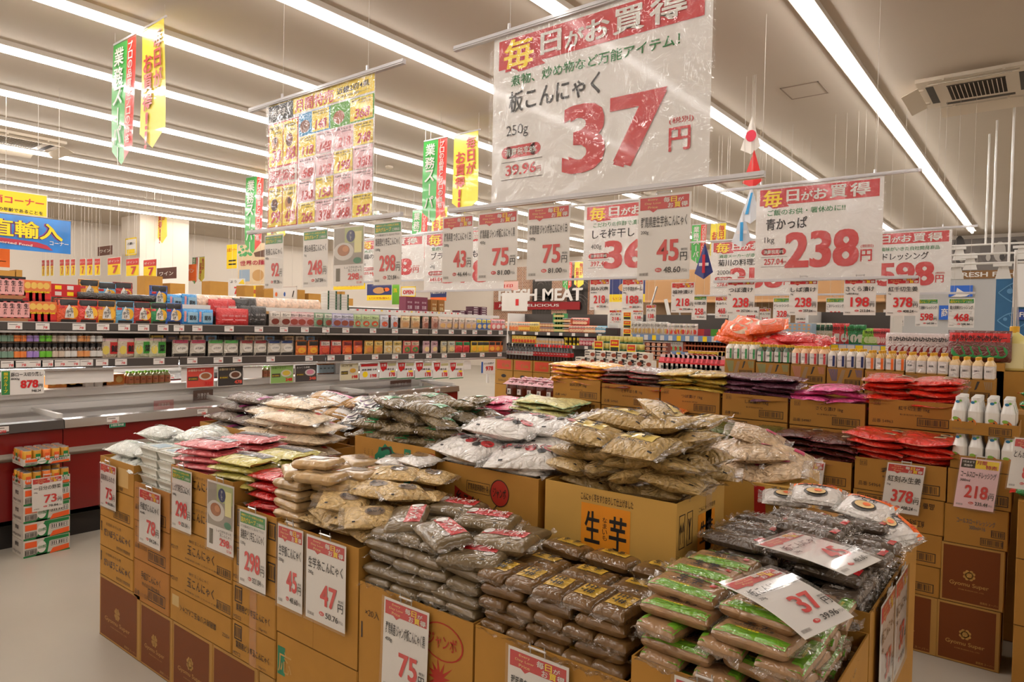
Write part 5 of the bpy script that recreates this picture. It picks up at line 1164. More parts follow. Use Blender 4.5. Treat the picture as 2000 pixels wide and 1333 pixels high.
for i in range(7):
    a, c, z = xs5[i], xs5[i + 1], zs5[i]; Y = 4.9
    carton('printed display carton under the %s row' % ['green striped', 'dark green', 'red striped', 'navy striped', 'ochre', 'round cream', 'lowest right cream'][i], a + .002, c - .002, Y, Y + .3, z - .13, z - (.0 if i < 6 else .0), pr_dress(pat[i]), m=m_k3)
    carton('hidden base carton beneath the %s display carton' % ['green striped', 'dark green', 'red striped', 'navy striped', 'ochre', 'round cream', 'lowest right cream'][i], a + .002, c - .002, Y, Y + .3, 0, z - .132, None, m=m_k3)
    for j in range(4):
        for k in range(3):
            place(BT[i], (a + (c - a) * (j + .5) / 4, Y + .035 + k * .062, z), 0, label=bl[i] + ' in the dressing bottle rows', cat='bottle', group='dressing bottles, ' + bl[i])
# tall white coleslaw bottles, two tiers
WB2 = bottle('dressing_bottle', .058, .165, mat('bottle_glossy_white', (232, 228, 222), .18, coat=.8), mat('cap_white', (226, 222, 216), .3), mat('sleeve_white', (230, 224, 216), .25, coat=.6), None, sq=5, capw=.62, shoulder=.66, lab=(.04, .6), text='コールスロー')
f = MB(); fr = Fr(f, (0, -.0305, 0), (1, 0, 0), (0, 0, 1), .0014); fr.ell(.002, .045, .017, .019, flat((214, 120, 48)), 1); fr.ell(-.008, .062, .012, .008, flat((130, 170, 60)), 2); fr.ell(.004, .05, .004, .004, BLK, 2); f.build('salad_picture', WB2)
f = MB(); fr = Fr(f, (0, -.0205, 0), (1, 0, 0), (0, 0, 1), .0014); fr.ell(-.004, .142, .009, .007, flat((40, 120, 160)), 1); fr.ell(.008, .148, .006, .005, flat((110, 170, 60)), 1); f.build('cap_picture', WB2)
for tier, (zt, lb_) in enumerate([(.955, 'white square dressing bottle in the lower tray above the pink 218 card'), (1.128, 'white square dressing bottle in the upper tray beside the red ginger')]):
    for j in range(4):
        for k in range(3 + tier):
            place(WB2, (-.325 + .064 * j + (.0 if tier == 0 else -.008), 3.985 + .066 * k, zt), R_.uniform(-.5, .3), label=lb_, cat='bottle', group=lb_)
carton('shallow tan tray carrying the upper white dressing bottles', -.375, -.095, 3.95, 4.25, 1.115, 1.178, lambda f, w, h: (f.bars(w * .58, h * .1, w * .9, h * .7, INK, 16), f.text('コールスロードレッシング', w * .05, h * .3, h * .2, flat((70, 84, 92)), w * .3)), m=m_k3, open_top=True)
# right edge stack
rstack(-.09, .30, [0, .30, .60, .86], [None, None, None], ['lower carton of the stack cut by the right edge', 'middle carton of the stack cut by the right edge', 'upper carton of the stack cut by the right edge'], Y=3.8, d=.4, lastopen=False)
for zz in range(3):
    pass
rtag('white card with red 8 cut by the right picture edge', 1982, 2050, 858, 960, 3.77, head='red', title='とんかつソース', weight='', price='88', tax='95.04')
b = MB(); 
GR = variants('snack_bag', 2, .16, .12, .06, mat('bag_green', (30, 130, 60), .25, coat=.8, crumple=.5), mat('bag_red', (206, 40, 34), .25, coat=.8, crumple=.5), lambda f, l, w: (f.rect(-l * .3, -w * .3, l * .1, w * .3, RLAB), f.text('茶漬', -l * .2, -w * .1, w * .25, WLAB, None, .04, 2)), a=3, c=.55, fin=.02, seed=260)
for i, (x, y, z) in enumerate([(-.02, 3.9, .87), (.12, 3.9, .87), (-.03, 4.0, .93), (.1, 4.02, .93), (-.06, 4.45, 1.20), (.06, 4.45, 1.2), (-.02, 4.5, 1.25), (.14, 4.5, 1.24)]): place(GR[i % 2], (x, y, z), i * .4, .2, 0, 'green and red bag beside the white dressing bottles at the right edge', 'food pack', 'green and red bags at the right edge')
carton('plain carton behind the white dressing bottles at the right edge', -.2, .3, 4.4, 4.75, 0, 1.19, None, m=m_k3)
# ------------------------------------------------------------------ freezer row and the shelf unit above it
m_red = mat('freezer_red', (118, 10, 12), .35, coat=.3); m_bump = mat('freezer_bumper', (138, 128, 116), .4); m_kick = mat('freezer_kick', (34, 28, 24), .6)
m_wht = mat('freezer_white', (228, 224, 218), .35, coat=.3); m_chrome = mat('freezer_rim', (170, 166, 162), .22, metal=.8); m_glass = film('freezer_glass', density=.06, crumple=0, rough=.03)
m_dark = mat('shelf_charcoal', (66, 60, 56), .45, coat=.2); m_shelf = mat('shelf_grey', (150, 142, 136), .4); m_in = mat('freezer_inside', (206, 206, 204), .4)
def freezer(label, XF_, ya, yb, zt=.86, depth=1.35, panels=5, tick=True):
    e = empty('freezer', (XF_, ya, 0)); tag(e, label, 'freezer'); L = yb - ya
    b = MB(); b.box(-depth + .1, -.06, 0, L, 0, .17, m_kick); b.build('kick_plate', e)
    for i in range(panels):
        a, c = L * i / panels + .003, L * (i + 1) / panels - .003
        b = MB(); b.box(-.04, -.01, a, c, .17, zt - .07, m_red); b.box(-.012, -.0095, a + .02, c - .02, .20, .55, m_red); b.build('front_panel', e)
        b = MB(); n = 8; pr = [(-.01 + .035 * math.sin(math.pi * k / n), .60 + .055 * k / n) for k in range(n + 1)]
        b.add([(x, y, z) for y in (a, c) for x, z in pr], [(k, n + 1 + k, n + 2 + k, k + 1) for k in range(n)] + [tuple(range(n, -1, -1)), tuple(range(n + 1, 2 * n + 2))], m_bump); b.build('bumper', e)
        b = MB(); b.add([(-.012, a, zt - .07), (.02, a, zt - .06), (.012, a, zt), (-.05, a, zt + .005), (-.012, c, zt - .07), (.02, c, zt - .06), (.012, c, zt), (-.05, c, zt + .005)], [(0, 4, 5, 1), (1, 5, 6, 2), (2, 6, 7, 3), (0, 1, 2, 3), (7, 6, 5, 4)], m_chrome if i % 2 == 0 else m_dark); b.build('price_rail', e)
        if tick:
            for q in (.2, .7):
                b = MB(); yy = a + (c - a) * q; b.box(.016, .018, yy, yy + .085, zt - .062, zt - .01, PAPER); f = Fr(b, (.0182, yy, zt - .062), (0, 1, 0), (0, 0, 1), .001); f.text('298', .07, .008, .02, PRICE, .035, .03, 1, 'r'); f.rect(.006, .038, .06, .044, GREY); b.build('price_ticket', e)
    b = MB(); b.box(-depth, -.01, 0, L, .17, .35, m_in); b.box(-depth, -depth + .03, 0, L, .17, zt, m_in); b.box(-.09, -.045, 0, L, .35, zt - .07, m_in); b.box(-depth, -.045, 0, .04, .17, zt, m_wht); b.box(-depth, -.012, L - .002, L + .02, .17, zt, m_wht); b.build('tub', e)
    b = MB()
    for k in range(panels):
        a, c = L * k / panels + .02, L * (k + 1) / panels - .02
        b.quad((-.06, a, zt - .01), (-.06, c, zt - .01), (-.62, c, zt + .03), (-.62, a, zt + .03), m_glass)
    b.build('glass_lid', e)
    b = MB()
    for k in range(panels + 1):
        yy = min(max(L * k / panels, .02), L - .02); b.box(-.62, -.06, yy - .015, yy + .015, zt + .0, zt + .035, m_wht)
    b.box(-.64, -.60, 0, L, zt + .0, zt + .05, m_wht); b.build('lid_frame', e)
    b = MB(); b.box(-.80, -.66, 0, L, .35, zt + .13, m_wht); b.box(-.84, -.62, 0, L, zt + .10, zt + .15, m_wht); b.box(-.85, -.61, 0, L, zt + .15, zt + .16, m_wht); b.build('centre_canopy', e)
    return e
freezer('long red-fronted freezer with white interior below the shelf unit at the left', -5.50, -.9, 6.0, panels=5)
freezer('second red freezer row seen under the shelves at the left', -8.8, .2, 7.5, panels=5, zt=.88)
# packs lying in the tub
FP = [variants('frozen_pack', 1, .24, .17, .04, body('fz%d' % i, c, crumple=.5), FILMW, lambda f, l, w: (f.rect(-l * .3, -w * .25, l * .2, w * .25, WLAB), f.text('冷凍', -l * .25, -w * .1, w * .2, RLAB, None, .03, 2)), a=4, c=.5, seed=300 + i)[0] for i, c in enumerate([(150, 60, 60), (60, 60, 130), (200, 150, 70), (120, 110, 100), (214, 210, 200)])]
r = random.Random(3)
for i in range(60):
    x = -5.72 - .2 * (i % 3); y = .9 + 5.0 * (i // 3) / 20; place(FP[r.randrange(5)], (x, y, .60 + .05 * (i % 2)), r.uniform(1.2, 1.9), r.uniform(-.1, .1), 0, 'frozen food pack lying in the freezer tub under the glass lids', 'food pack', 'frozen packs in the freezer tub')
# green strip and red / brown hang cards on the canopy
def plate(label, cat, px0, px1, py0, py1, X, draw, name='sign_card', tilt=0, th=.003, dark=None, tall=None):
    a = at(px0, (py0 + py1) / 2, 'x', X); c = at(px1, (py0 + py1) / 2, 'x', X); zt = at((px0 + px1) / 2, py0, 'x', X).z; zb = at((px0 + px1) / 2, py1, 'x', X).z
    b = MB(); w, h = c.y - a.y, zt - zb; b.box(-th, 0, 0, w, 0, h, m_poster); f = Fr(b, (0, 0, 0), (0, 1, 0), (0, 0, 1), .0015); draw(f, w, h)
    o = b.build(name, loc=(X, a.y, zb)); tag(o, label, cat); return o
plate('green strip label on the red freezer front', 'label', 214, 245, 826, 835, -5.484, lambda f, w, h: (f.rect(0, 0, w, h, GINK), f.text('お徳用 国内産', w * .08, h * .25, h * .5, WHITE, w * .8, .01)), name='strip_label')
for lb_, x0, x1, y0, y1, c in [('brown category plate standing on the canopy at the left', 377, 416, 762, 782, (92, 66, 54)), ('dark red category plate standing behind the pink bags', 634, 680, 761, 770, (150, 30, 30)), ('red slanted category plate above the tub near the post', 300, 339, 782, 800, (170, 50, 50)), ('brown category plate right of the yellow poster', 762, 803, 743, 759, (96, 60, 46))]:
    plate(lb_, 'sign', x0, x1, y0, y1, -6.1, lambda f, w, h: (f.rect(0, 0, w, h, flat(c)), f.text('冷凍食品', w * .2, h * .35, h * .35, WHITE, w * .6, .01)), name='category_plate')
# shelf unit ----------------------------------------------------------------------
SX = -5.92; SY0, SY1 = -.3, 7.42
def zlip(y, lv): t = (y - 1.6) / 5.9; return (1.545 - .03 * t, 1.268 - .055 * t)[lv]
su = empty('shelf_unit', (SX, 0, 0)); tag(su, 'long charcoal shelf unit standing over the freezer, filled with pouches', 'shelf')
segs = [(-.3, 1.25), (1.25, 2.88), (2.88, 4.4), (4.4, 5.9), (5.9, 7.42)]
for lv in (0, 1):
    for (a, c) in segs:
        za, zc = zlip(a, lv), zlip(c, lv); b = MB()
        def sl(x0, x1, d0, d1, m, a=a + .004, c=c - .004, za=za, zc=zc): b.add([(x0, a, za + d0), (x1, a, za + d0), (x1, a, za + d1), (x0, a, za + d1), (x0, c, zc + d0), (x1, c, zc + d0), (x1, c, zc + d1), (x0, c, zc + d1)], [(0, 1, 2, 3), (7, 6, 5, 4), (0, 4, 5, 1), (1, 5, 6, 2), (2, 6, 7, 3), (3, 7, 4, 0)], m)
        sl(-.55, .0, -.02, 0, m_shelf); b.build('shelf_board', su)
        b = MB(); sl(.0, .012, -.055 - .008 * lv, .006, m_dark); sl(.0, .014, .002, .008, SILVER); sl(-.02, .014, -.075 - .01 * lv, -.06 - .008 * lv, SILVER); b.build('price_rail', su)
    for px in ([28, 82, 153, 200, 241, 279, 317, 348, 384, 446, 504, 553, 594, 635, 674, 727, 770, 810, 848, 880, 905, 926, 955, 977] if lv == 0 else [15, 40, 68, 92, 116, 142, 168, 198, 235, 309, 374, 425, 462, 527, 602, 645, 678, 731, 770, 802, 836, 866, 903, 940, 974]):
        p = at(px, 637 if lv == 0 else 706, 'x', SX); z = zlip(p.y, lv); b = MB(); b.box(.013, .0145, -.045, .045, -.052, -.002, PAPER); f = Fr(b, (.0146, -.045, -.052), (0, 1, 0), (0, 0, 1), .001)
        f.text('78', .076, .008, .018, PRICE, .03, .03, 1, 'r'); f.rect(.008, .034, .06, .038, GREY); o = b.build('price_ticket', su); o.location = (0, p.y, z)
b = MB(); 
for y in (2.35, 4.95, 7.38):
    pass
for (px, wd) in ((183, .065), (662, .055), (826, .02), (-60, .07)):
    y = at(px, 760, 'x', -6.2).y; b = MB(); b.box(-.33, -.27, y - wd, y + wd, .95, zlip(y, 1) - .03, m_wht); b.box(-.268, -.266, y - .004, y + .004, .95, zlip(y, 1) - .03, m_shelf); b.build('post', su)
for (a, c) in segs:
    b = MB(); b.box(-.57, -.55, a + .004, c - .004, 1.18, 1.60 if a < 2.8 else 1.66, m_shelf); b.build('back_panel', su)
tm_ = emis('added_fill_glow', (1, .97, .95, 1), 26.0)  # glowing strips added under the lower shelf to brighten the freezer canopy
for (a, c) in segs:
    b = MB(); b.box(-.5, -.47, a + .1, c - .1, 1.165, 1.18, tm_); b.build('added_fill_strip', su)
b = MB(); b.box(-.56, .0, 7.415, 7.43, 1.15, 1.55, m_shelf); b.build('end_panel', su)
# low shelf on top of the right half with cream packs, books, boxes
b = MB(); b.box(-.56, -.14, 2.95, 7.42, 1.70, 1.715, m_wht); b.box(-.14, -.135, 2.95, 7.42, 1.685, 1.722, m_wht); b.build('upper_board', su)
# standing pouches, bottles, boxes -------------------------------------------------
def standing(name, w, h, t, body_m, lab, seed=1, top_c=None, wave=.006):
    bb, lb = pack_mesh(w, h, t, body_m, body_m, lab, a=4, c=.45, fin=0, seed=seed, lump=.25, wave=wave, nx=7, ny=6)
    for q in (bb, lb):
        if q: q.v = [(x, -z + t * .5, y + h / 2) for (x, y, z) in q.v]
    o = bb.build(name, smooth=True)
    if lb: lb.build('printed_label', o)
    return o
def pmat(c): return mat('pouch_%d_%d_%d' % c, c, .3, coat=.8, crumple=.45, cscale=22)
OVAL = flat((226, 218, 206))
def lb_furi(c, c2):
    def d(f, l, w):
        f.rect(-l * .49, w * .22, l * .49, w * .48, BLK); f.ell(l * .12, -w * .08, l * .3, w * .26, flat(c2)); f.poly([(-l * .2, -w * .3), (-l * .16, w * .05), (-l * .02, w * .26), (l * .16, w * .08), (l * .22, -w * .3)], WHITE, 2)
        for k, ch in enumerate(('ふ', 'かり', 'け')): f.text(ch, -l * (.02, .14, .08)[k], w * (.04 - .15 * k), w * .13, BLK, l * (.16, .3, .16)[k], .04, 3)
        f.rect(-l * .42, w * .1, -l * .2, w * .2, RLAB, 2); f.rect(-l * .35, -w * .48, l * .35, -w * .36, DK, 2)
    return d
def lb_round(c):
    def d(f, l, w): f.rect(-l * .49, w * .3, l * .49, w * .48, flat(c)); f.rect(-l * .49, -w * .48, l * .49, -w * .3, DK); f.ell(0, 0, l * .36, w * .24, OVAL, 2); f.text('ふりかけ', -l * .26, -w * .06, w * .13, DK, l * .5, .03, 3)
    return d
def lb_curry(c, c2):
    def d(f, l, w): f.rect(-l * .42, w * .14, l * .42, w * .42, flat(c2)); f.text('カレー', -l * .32, w * .18, w * .18, BLK, l * .6, .04, 2); f.ell(0, -w * .18, l * .34, w * .2, flat(c), 1)
    return d
def lb_block(c):
    def d(f, l, w): f.rect(-l * .2, -w * .35, l * .4, w * .3, flat(c)); f.text('昆布', -l * .1, -w * .2, w * .3, BLK, l * .4, .05, 2); f.rect(-l * .4, -w * .3, -l * .28, w * .35, flat((214, 150, 150)), 1)
    return d
def lb_plain(c):
    def d(f, l, w): f.text('徳用 福袋', -l * .3, -w * .0, w * .12, flat(c), l * .6, .04, 2); f.rect(-l * .28, -w * .2, l * .28, -w * .14, flat(c))
    return d
def lb_salmon(c, t):
    def d(f, l, w): f.rect(-l * .05, -w * .3, l * .42, w * .3, flat(c)); f.text(t, l * .0, -w * .2, w * .34, BLK, l * .34, .06, 2); f.ell(-l * .26, -w * .1, l * .18, w * .22, flat((220, 196, 90)), 1); f.rect(-l * .49, w * .36, l * .49, w * .48, flat((226, 190, 190)))
    return d
SHX = SX - .075
def srow(px, py, lv, pr, label, group, dz=0, dx=0, back=1, X=None, rz=0, ddx=.075, cat='food pouch'):
    """stand copies at a photo column on the shelf, with more behind"""
    p = at(px, py, 'x', (X or SHX)); z = zlip(p.y, lv) + .004 + dz
    for k in range(back): place(pr, ((X or SHX) + dx - ddx * k, p.y, z), math.pi / 2 + rz, label=label, cat=cat, group=group)
furi = [((232, 84, 36), 'orange'), ((226, 60, 40), 'red-orange'), ((238, 160, 30), 'yellow'), ((110, 180, 220), 'light blue'), ((190, 46, 34), 'dark red'), ((40, 140, 80), 'green'), ((40, 90, 180), 'blue')]
FW = [standing('seasoning_pouch', .155, .185, .05, pmat(c), lb_furi(c, (240, 180, 50)), seed=400 + i) for i, (c, n) in enumerate(furi)]
for i, px in enumerate([133, 171, 206, 243, 277, 309, 338]): srow(px, 610, 0, FW[i], '%s seasoning pouch with black top in the front row of the upper shelf' % furi[i][1], None, back=2)
for i, px, dz in ((2, 185, .165), (3, 220, .15), (4, 252, .16), (6, 322, .15)): srow(px, 560, 0, FW[i], '%s seasoning pouch standing higher behind the black-topped front row' % furi[i][1], None, dz=dz, dx=-.12)
b = MB()
STK = standing('seasoning_pouch', .155, .06, .06, pmat((40, 34, 32)), None, seed=409)
for px in (176, 200, 224, 246, 268, 292): srow(px, 590, 0, STK, 'dark folded pouch top lying behind the front seasoning pouches', 'dark folded pouches', dz=.185, dx=-.05, rz=.05)
def boxm(name, w, d, h, m, draw=None):
    b = MB(); b.box(-w / 2, w / 2, 0, d, 0, h, m)
    if draw: draw(Fr(b, (-w / 2, 0, 0), (1, 0, 0), (0, 0, 1), .0015), w, h)
    return b.build(name)
def d_nama(f, w, h): f.rect(0, h * .9, w, h, BLK); f.rect(w * .15, h * .2, w * .85, h * .85, flat((236, 170, 166))); f.text('生', w * .28, h * .6, h * .22, BLK, w * .45, .06, 2); f.vtext('だれ', w * .5, h * .55, w * .3, BLK, .04, 2); f.rect(0, 0, w, h * .16, flat((170, 110, 70)))
NM = boxm('sauce_carton', .066, .06, .165, flat((224, 96, 100)), d_nama)
CK = boxm('cookie_carton', .062, .06, .155, flat((214, 44, 36)), lambda f, w, h: (f.rect(0, h * .48, w, h, flat((226, 120, 60))), f.ell(w * .5, h * .75, w * .35, h * .16, flat((236, 190, 90)), 2), f.text('Gold', w * .5, h * .4, h * .1, YEL, w * .6, .05, 3, 'c'), f.rect(0, 0, w, h * .12, flat((170, 20, 24)), 2)))
for k in range(-1, 4): srow(10 + 13.6 * k, 608, 0, NM, 'pink carton with black character in the lower tier at the left end', 'pink cartons, two tiers', cat='carton')
for k in range(-1, 4): srow(-1 + 13.6 * k, 570, 0, NM, 'pink carton with black character in the upper tier at the left end', 'pink cartons, two tiers', dz=.167, cat='carton')
for k in range(4): srow(64 + 12.6 * k, 608, 0, CK, 'red and orange carton in the lower tier beside the pink ones', 'red cartons, two tiers', cat='carton')
for k in range(4): srow(54 + 12.2 * k, 570, 0, CK, 'red and orange carton in the upper tier beside the pink ones', 'red cartons, two tiers', dz=.157, cat='carton')
srow(128, 571, 0, boxm('display_box', .28, .12, .10, flat((196, 24, 28)), lambda f, w, h: [(f.rect(w * (.06 + .3 * i), h * (.1 + .48 * j), w * (.22 + .3 * i), h * (.4 + .48 * j), WHITE if (i + j) % 2 else YEL)) for i in range(3) for j in range(2)]), 'red display box with white and yellow squares behind the orange pouch', None, dz=.20, dx=-.10, cat='box')
BLU = standing('kelp_pouch', .15, .14, .05, pmat((50, 150, 216)), lb_block((150, 190, 214)), seed=420)
for px in (371, 400): srow(px, 618, 0, BLU, 'bright blue kelp pouch with grey photo on the upper shelf', 'bright blue kelp pouches', back=2)
for px, dz in ((352, .14), (380, .15)): srow(px, 600, 0, BLU, 'bright blue kelp pouch leaning higher behind the front blue ones', 'bright blue kelp pouches behind', dz=dz * .9, dx=-.1, rz=.2)
RDP = standing('coffee_pouch', .19, .16, .07, pmat((206, 34, 36)), lb_plain((230, 150, 150)), seed=424)
for px, dz, dx in ((441, 0, 0), (465, 0, .01), (435, .08, -.08), (455, .09, -.1)): srow(px, 615, 0, RDP, 'glossy red coffee pouch on the upper shelf', 'glossy red coffee pouches', dz=dz, dx=dx)
BKP = standing('coffee_pouch', .17, .19, .09, pmat((34, 30, 30)), lb_plain((150, 146, 146)), seed=428)
for px, dz, dx in ((486, 0, -.02), (503, 0, 0), (480, .07, -.1), (497, .08, -.12)): srow(px, 610, 0, BKP, 'glossy black coffee pouch on the upper shelf', 'glossy black coffee pouches', dz=dz, dx=dx)
# small pouches right half
def small(i, c, c2, c3): return standing('food_pouch', .13, .15, .03, pmat(c), lb_curry(c2, c3), seed=430 + i)
kinds_u = [((196, 180, 168), (120, 50, 36), (226, 216, 204), 'silver and brown'), ((200, 150, 150), (150, 60, 46), (226, 200, 196), 'pinkish'), ((120, 150, 120), (140, 60, 40), (214, 214, 196), 'grey-green'), ((150, 146, 180), (140, 70, 50), (210, 206, 220), 'lilac'), ((160, 180, 140), (196, 74, 34), (190, 210, 150), 'light green and orange'), ((190, 190, 196), (196, 76, 36), (220, 220, 226), 'silver and orange'), ((196, 160, 120), (190, 140, 90), (226, 210, 160), 'tan'), ((190, 140, 120), (150, 90, 70), (216, 180, 160), 'rosy brown'), ((206, 176, 160), (214, 170, 110), (220, 206, 190), 'beige'), ((60, 100, 170), (220, 190, 120), (230, 210, 90), 'blue and yellow'), ((210, 90, 90), (226, 200, 190), (226, 190, 190), 'coral')]
SM = [small(i, *k[:3]) for i, k in enumerate(kinds_u)]
seq = [(536, 0), (557, 0), (573, 1), (588, 1), (604, 1), (622, 2), (640, 2), (657, 3), (672, 3), (684, 3), (697, 4), (714, 4), (731, 4), (750, 5), (770, 5), (791, 6), (811, 6), (831, 7), (849, 7), (864, 8), (876, 8), (889, 8), (901, 8), (914, 8), (925, 8), (935, 9), (945, 9), (954, 9), (963, 10), (972, 10), (981, 10)]
for px, k in seq: srow(px, 632, 0, SM[k], '%s food pouch in the right half of the upper shelf' % kinds_u[k][3], '%s pouches on the upper shelf' % kinds_u[k][3], rz=R_.uniform(-.15, .25))
# lower shelf: jars then pouches
JC = [((120, 150, 130), 'pale green'), ((232, 130, 60), 'orange'), ((160, 130, 196), 'purple'), ((110, 190, 50), 'lime'), ((200, 180, 160), 'cream'), ((216, 212, 206), 'white'), ((220, 150, 90), 'peach')]
JR = []
for i, (c, n) in enumerate(JC):
    e = MB(); e.lathe([(.024, 0), (.026, .005), (.026, .075), (.018, .09), (.018, .092)], mat('jar_spice', (70, 52, 38), .15, coat=1.0), 10); j = e.build('spice_jar', smooth=True)
    l = MB(); l.lathe([(.0268, .015), (.0268, .06)], flat(c), 10); l.build('printed_label', j); l = MB(); l.lathe([(.02, .09), (.021, .115)], BLK, 10); l.build('cap', j); JR.append(j)
jp = [0, 0, 1, 1, 2, 2, 3, 3, 4, 4, 5, 5, 6, 6, 5, 5]
for t in (0, 1):
    for k in range(-2, 16):
        q = jp[max(0, k)]
        srow(5 + 12.4 * k, 690, 1, JR[q], '%s labelled spice jar on the lower shelf, %s tier' % (JC[q][1], ('lower', 'upper')[t]), 'spice jars with %s labels, %s tier' % (JC[q][1], ('lower', 'upper')[t]), dz=.118 * t, dx=.02, back=2 if t == 0 else 1, ddx=.06, cat='jar')
LW = [standing('seasoning_pouch', .15, .16, .04, pmat((214, 196, 170)), lb_salmon((196, 40, 36), '鮭'), seed=460), standing('seasoning_pouch', .15, .165, .04, pmat((206, 206, 170)), lb_salmon((60, 150, 50), '菜'), seed=461)]
for px, k in ((214, 0), (247, 0), (279, 1), (308, 1)): srow(px, 675, 1, LW[k], ('red and cream salmon seasoning pouch beside the spice jars', 'green and cream leaf seasoning pouch right of the salmon ones')[k], ('salmon seasoning pouches', 'leaf seasoning pouches')[k], rz=.15)
RD = [((196, 60, 90), 'magenta'), ((70, 160, 60), 'green'), ((150, 30, 34), 'dark red'), ((34, 56, 110), 'navy')]
RP_ = [standing('seasoning_pouch', .15, .15, .04, pmat((206, 196, 180)), lb_round(c), seed=465 + i) for i, (c, n) in enumerate(RD)]
for px, k in ((352, 0), (386, 0), (421, 1), (451, 1), (481, 2), (508, 2), (535, 3), (560, 3)): srow(px, 680, 1, RP_[k], '%s topped pouch with a pale oval on the lower shelf' % RD[k][1], '%s topped pouches' % RD[k][1], rz=.12)
kinds_l = [((232, 120, 40), (236, 170, 50), (60, 50, 44), 'orange curry'), ((206, 60, 40), (214, 90, 60), (220, 200, 190), 'red soup'), ((226, 90, 30), (232, 120, 50), (150, 30, 26), 'deep orange'), ((220, 160, 60), (206, 130, 70), (230, 200, 120), 'golden'), ((226, 206, 160), (214, 170, 90), (214, 180, 90), 'pale yellow'), ((206, 90, 80), (60, 130, 60), (220, 190, 160), 'red and green'), ((206, 170, 170), (230, 200, 140), (196, 150, 160), 'pale pink'), ((196, 180, 140), (226, 196, 130), (206, 206, 190), 'cream and grey'), ((210, 60, 50), (190, 30, 34), (40, 150, 80), 'tomato'), ((232, 190, 40), (240, 170, 40), (60, 60, 40), 'yellow mango'), ((226, 110, 40), (240, 170, 60), (60, 40, 34), 'orange mango')]
SL = [small(20 + i, *k[:3]) for i, k in enumerate(kinds_l)]
for px, k in [(588, 0), (611, 0), (634, 1), (656, 1), (678, 2), (699, 2), (720, 3), (739, 3), (758, 4), (776, 4), (794, 5), (810, 5), (832, 6), (848, 6), (866, 7), (881, 7), (895, 8), (910, 8), (925, 9), (937, 9), (948, 9), (960, 10), (971, 10), (982, 10)]:
    srow(px, 682, 1, SL[k], '%s food pouch in the right half of the lower shelf' % kinds_l[k][3], '%s pouches on the lower shelf' % kinds_l[k][3], rz=R_.uniform(-.1, .15))
# packs hanging in small wire baskets between the shelves
WBK = flat((60, 54, 50))
for i, (pa, pb) in enumerate([(20, 110), (112, 205), (300, 452), (462, 560), (562, 640)]):
    a = at(pa, 655, 'x', SX - .03).y; c = at(pb, 655, 'x', SX - .03).y; z = zlip((a + c) / 2, 0) - .085
    e = empty('wire_basket', (SX - .03, a, z)); tag(e, 'small black wire basket under the upper shelf rail, %s from the left' % ORD[i], 'basket'); n = max(3, int((c - a) / .06)); b = MB()
    for k in range(n + 1): y = (c - a) * k / n; b.tube((0, y, -.06), (0, y, 0), .0015, WBK, 4); b.tube((-.2, y, -.06), (0, y, -.06), .0015, WBK, 4)
    for zz in (-.06, -.03, 0): b.tube((0, 0, zz), (0, c - a, zz), .0018, WBK, 4)
    o = b.build('wire_grid', e); o['kind'] = 'stuff'
    for k in range(n // 2):
        o = boxm('snack_pack', .1, .04, .05, flat([(220, 206, 186), (110, 150, 190), (220, 190, 80), (60, 60, 80), (206, 180, 140)][(i + k) % 5]), lambda f, w, h: f.rect(w * .2, h * .3, w * .8, h * .7, flat((120, 90, 70)))); tag(o, 'small flat pack lying in a wire basket between the shelves', 'food pack', 'packs in the wire baskets'); o.location = (SX - .09, a + .06 + (c - a - .1) * k / max(1, n // 2), z - .056); o.rotation_euler = (0, 0, math.pi / 2)
# goods on the upper board
UZ = 1.717; UB = SX - .2
CP = standing('snack_bag', .2, .11, .08, mat('snack_cream', (232, 200, 176), .35, coat=.6, mottle=.25, mscale=25, crumple=.5), None, seed=480)
for k in range(11): place(CP, (UB, 3.05 + .135 * k, UZ + .0), math.pi / 2, -.5, 0, 'pale peach snack bag lying on the upper board', 'snack bag', 'pale peach snack bags')
DG_ = boxm('green_box', .12, .12, .028, flat((216, 212, 204)), lambda f, w, h: (f.rect(0, 0, w * .16, h, flat((40, 84, 56))), f.rect(w * .84, 0, w, h, flat((40, 84, 56)))))
for c_ in (0, 1):
    for k in range(7 - c_): place(DG_, (UB + .02, 4.62 + .16 * c_, UZ + .03 * k), math.pi / 2, label='flat white and green box in the two neat stacks on the upper board', cat='box', group='flat white and green boxes')
TS = boxm('drink_pack', .1, .1, .028, flat((216, 210, 204)), lambda f, w, h: f.rect(w * .2, h * .2, w * .5, h * .8, flat((196, 40, 40))))
TS2 = boxm('drink_pack', .1, .1, .028, flat((210, 206, 200)), lambda f, w, h: f.rect(w * .2, h * .2, w * .5, h * .8, flat((226, 190, 50))))
for k in range(15): place((TS, TS, TS, TS2)[k % 4], (UB + .02, 4.98 + .118 * k, UZ), math.pi / 2, label='flat white pack with a coloured spot in the line along the upper board', cat='box', group='flat packs along the upper board')
MB1 = boxm('gift_box', .125, .12, .20, flat((120, 44, 70)), lambda f, w, h: (f.text('国内産', w * .2, h * .6, h * .12, flat((206, 170, 180)), w * .6, .03), f.text('豆腐', w * .2, h * .25, h * .22, flat((206, 180, 190)), w * .6, .04)))
MB2 = boxm('gift_box', .115, .12, .18, flat((150, 96, 30)), lambda f, w, h: (f.text('国内産', w * .2, h * .6, h * .12, flat((220, 190, 140)), w * .6, .03), f.text('豆乳', w * .2, h * .25, h * .22, flat((220, 200, 150)), w * .6, .04)))
for k, px in enumerate((800, 814, 828)): place(MB1, (UB, at(px, 600, 'x', UB).y, UZ), math.pi / 2, label='maroon gift box standing on the upper board', cat='box', group='maroon gift boxes')
for k, px in enumerate((848, 862)): place(MB2, (UB, at(px, 600, 'x', UB).y, UZ), math.pi / 2, label='golden brown gift box standing beside the maroon ones', cat='box', group='golden brown gift boxes')
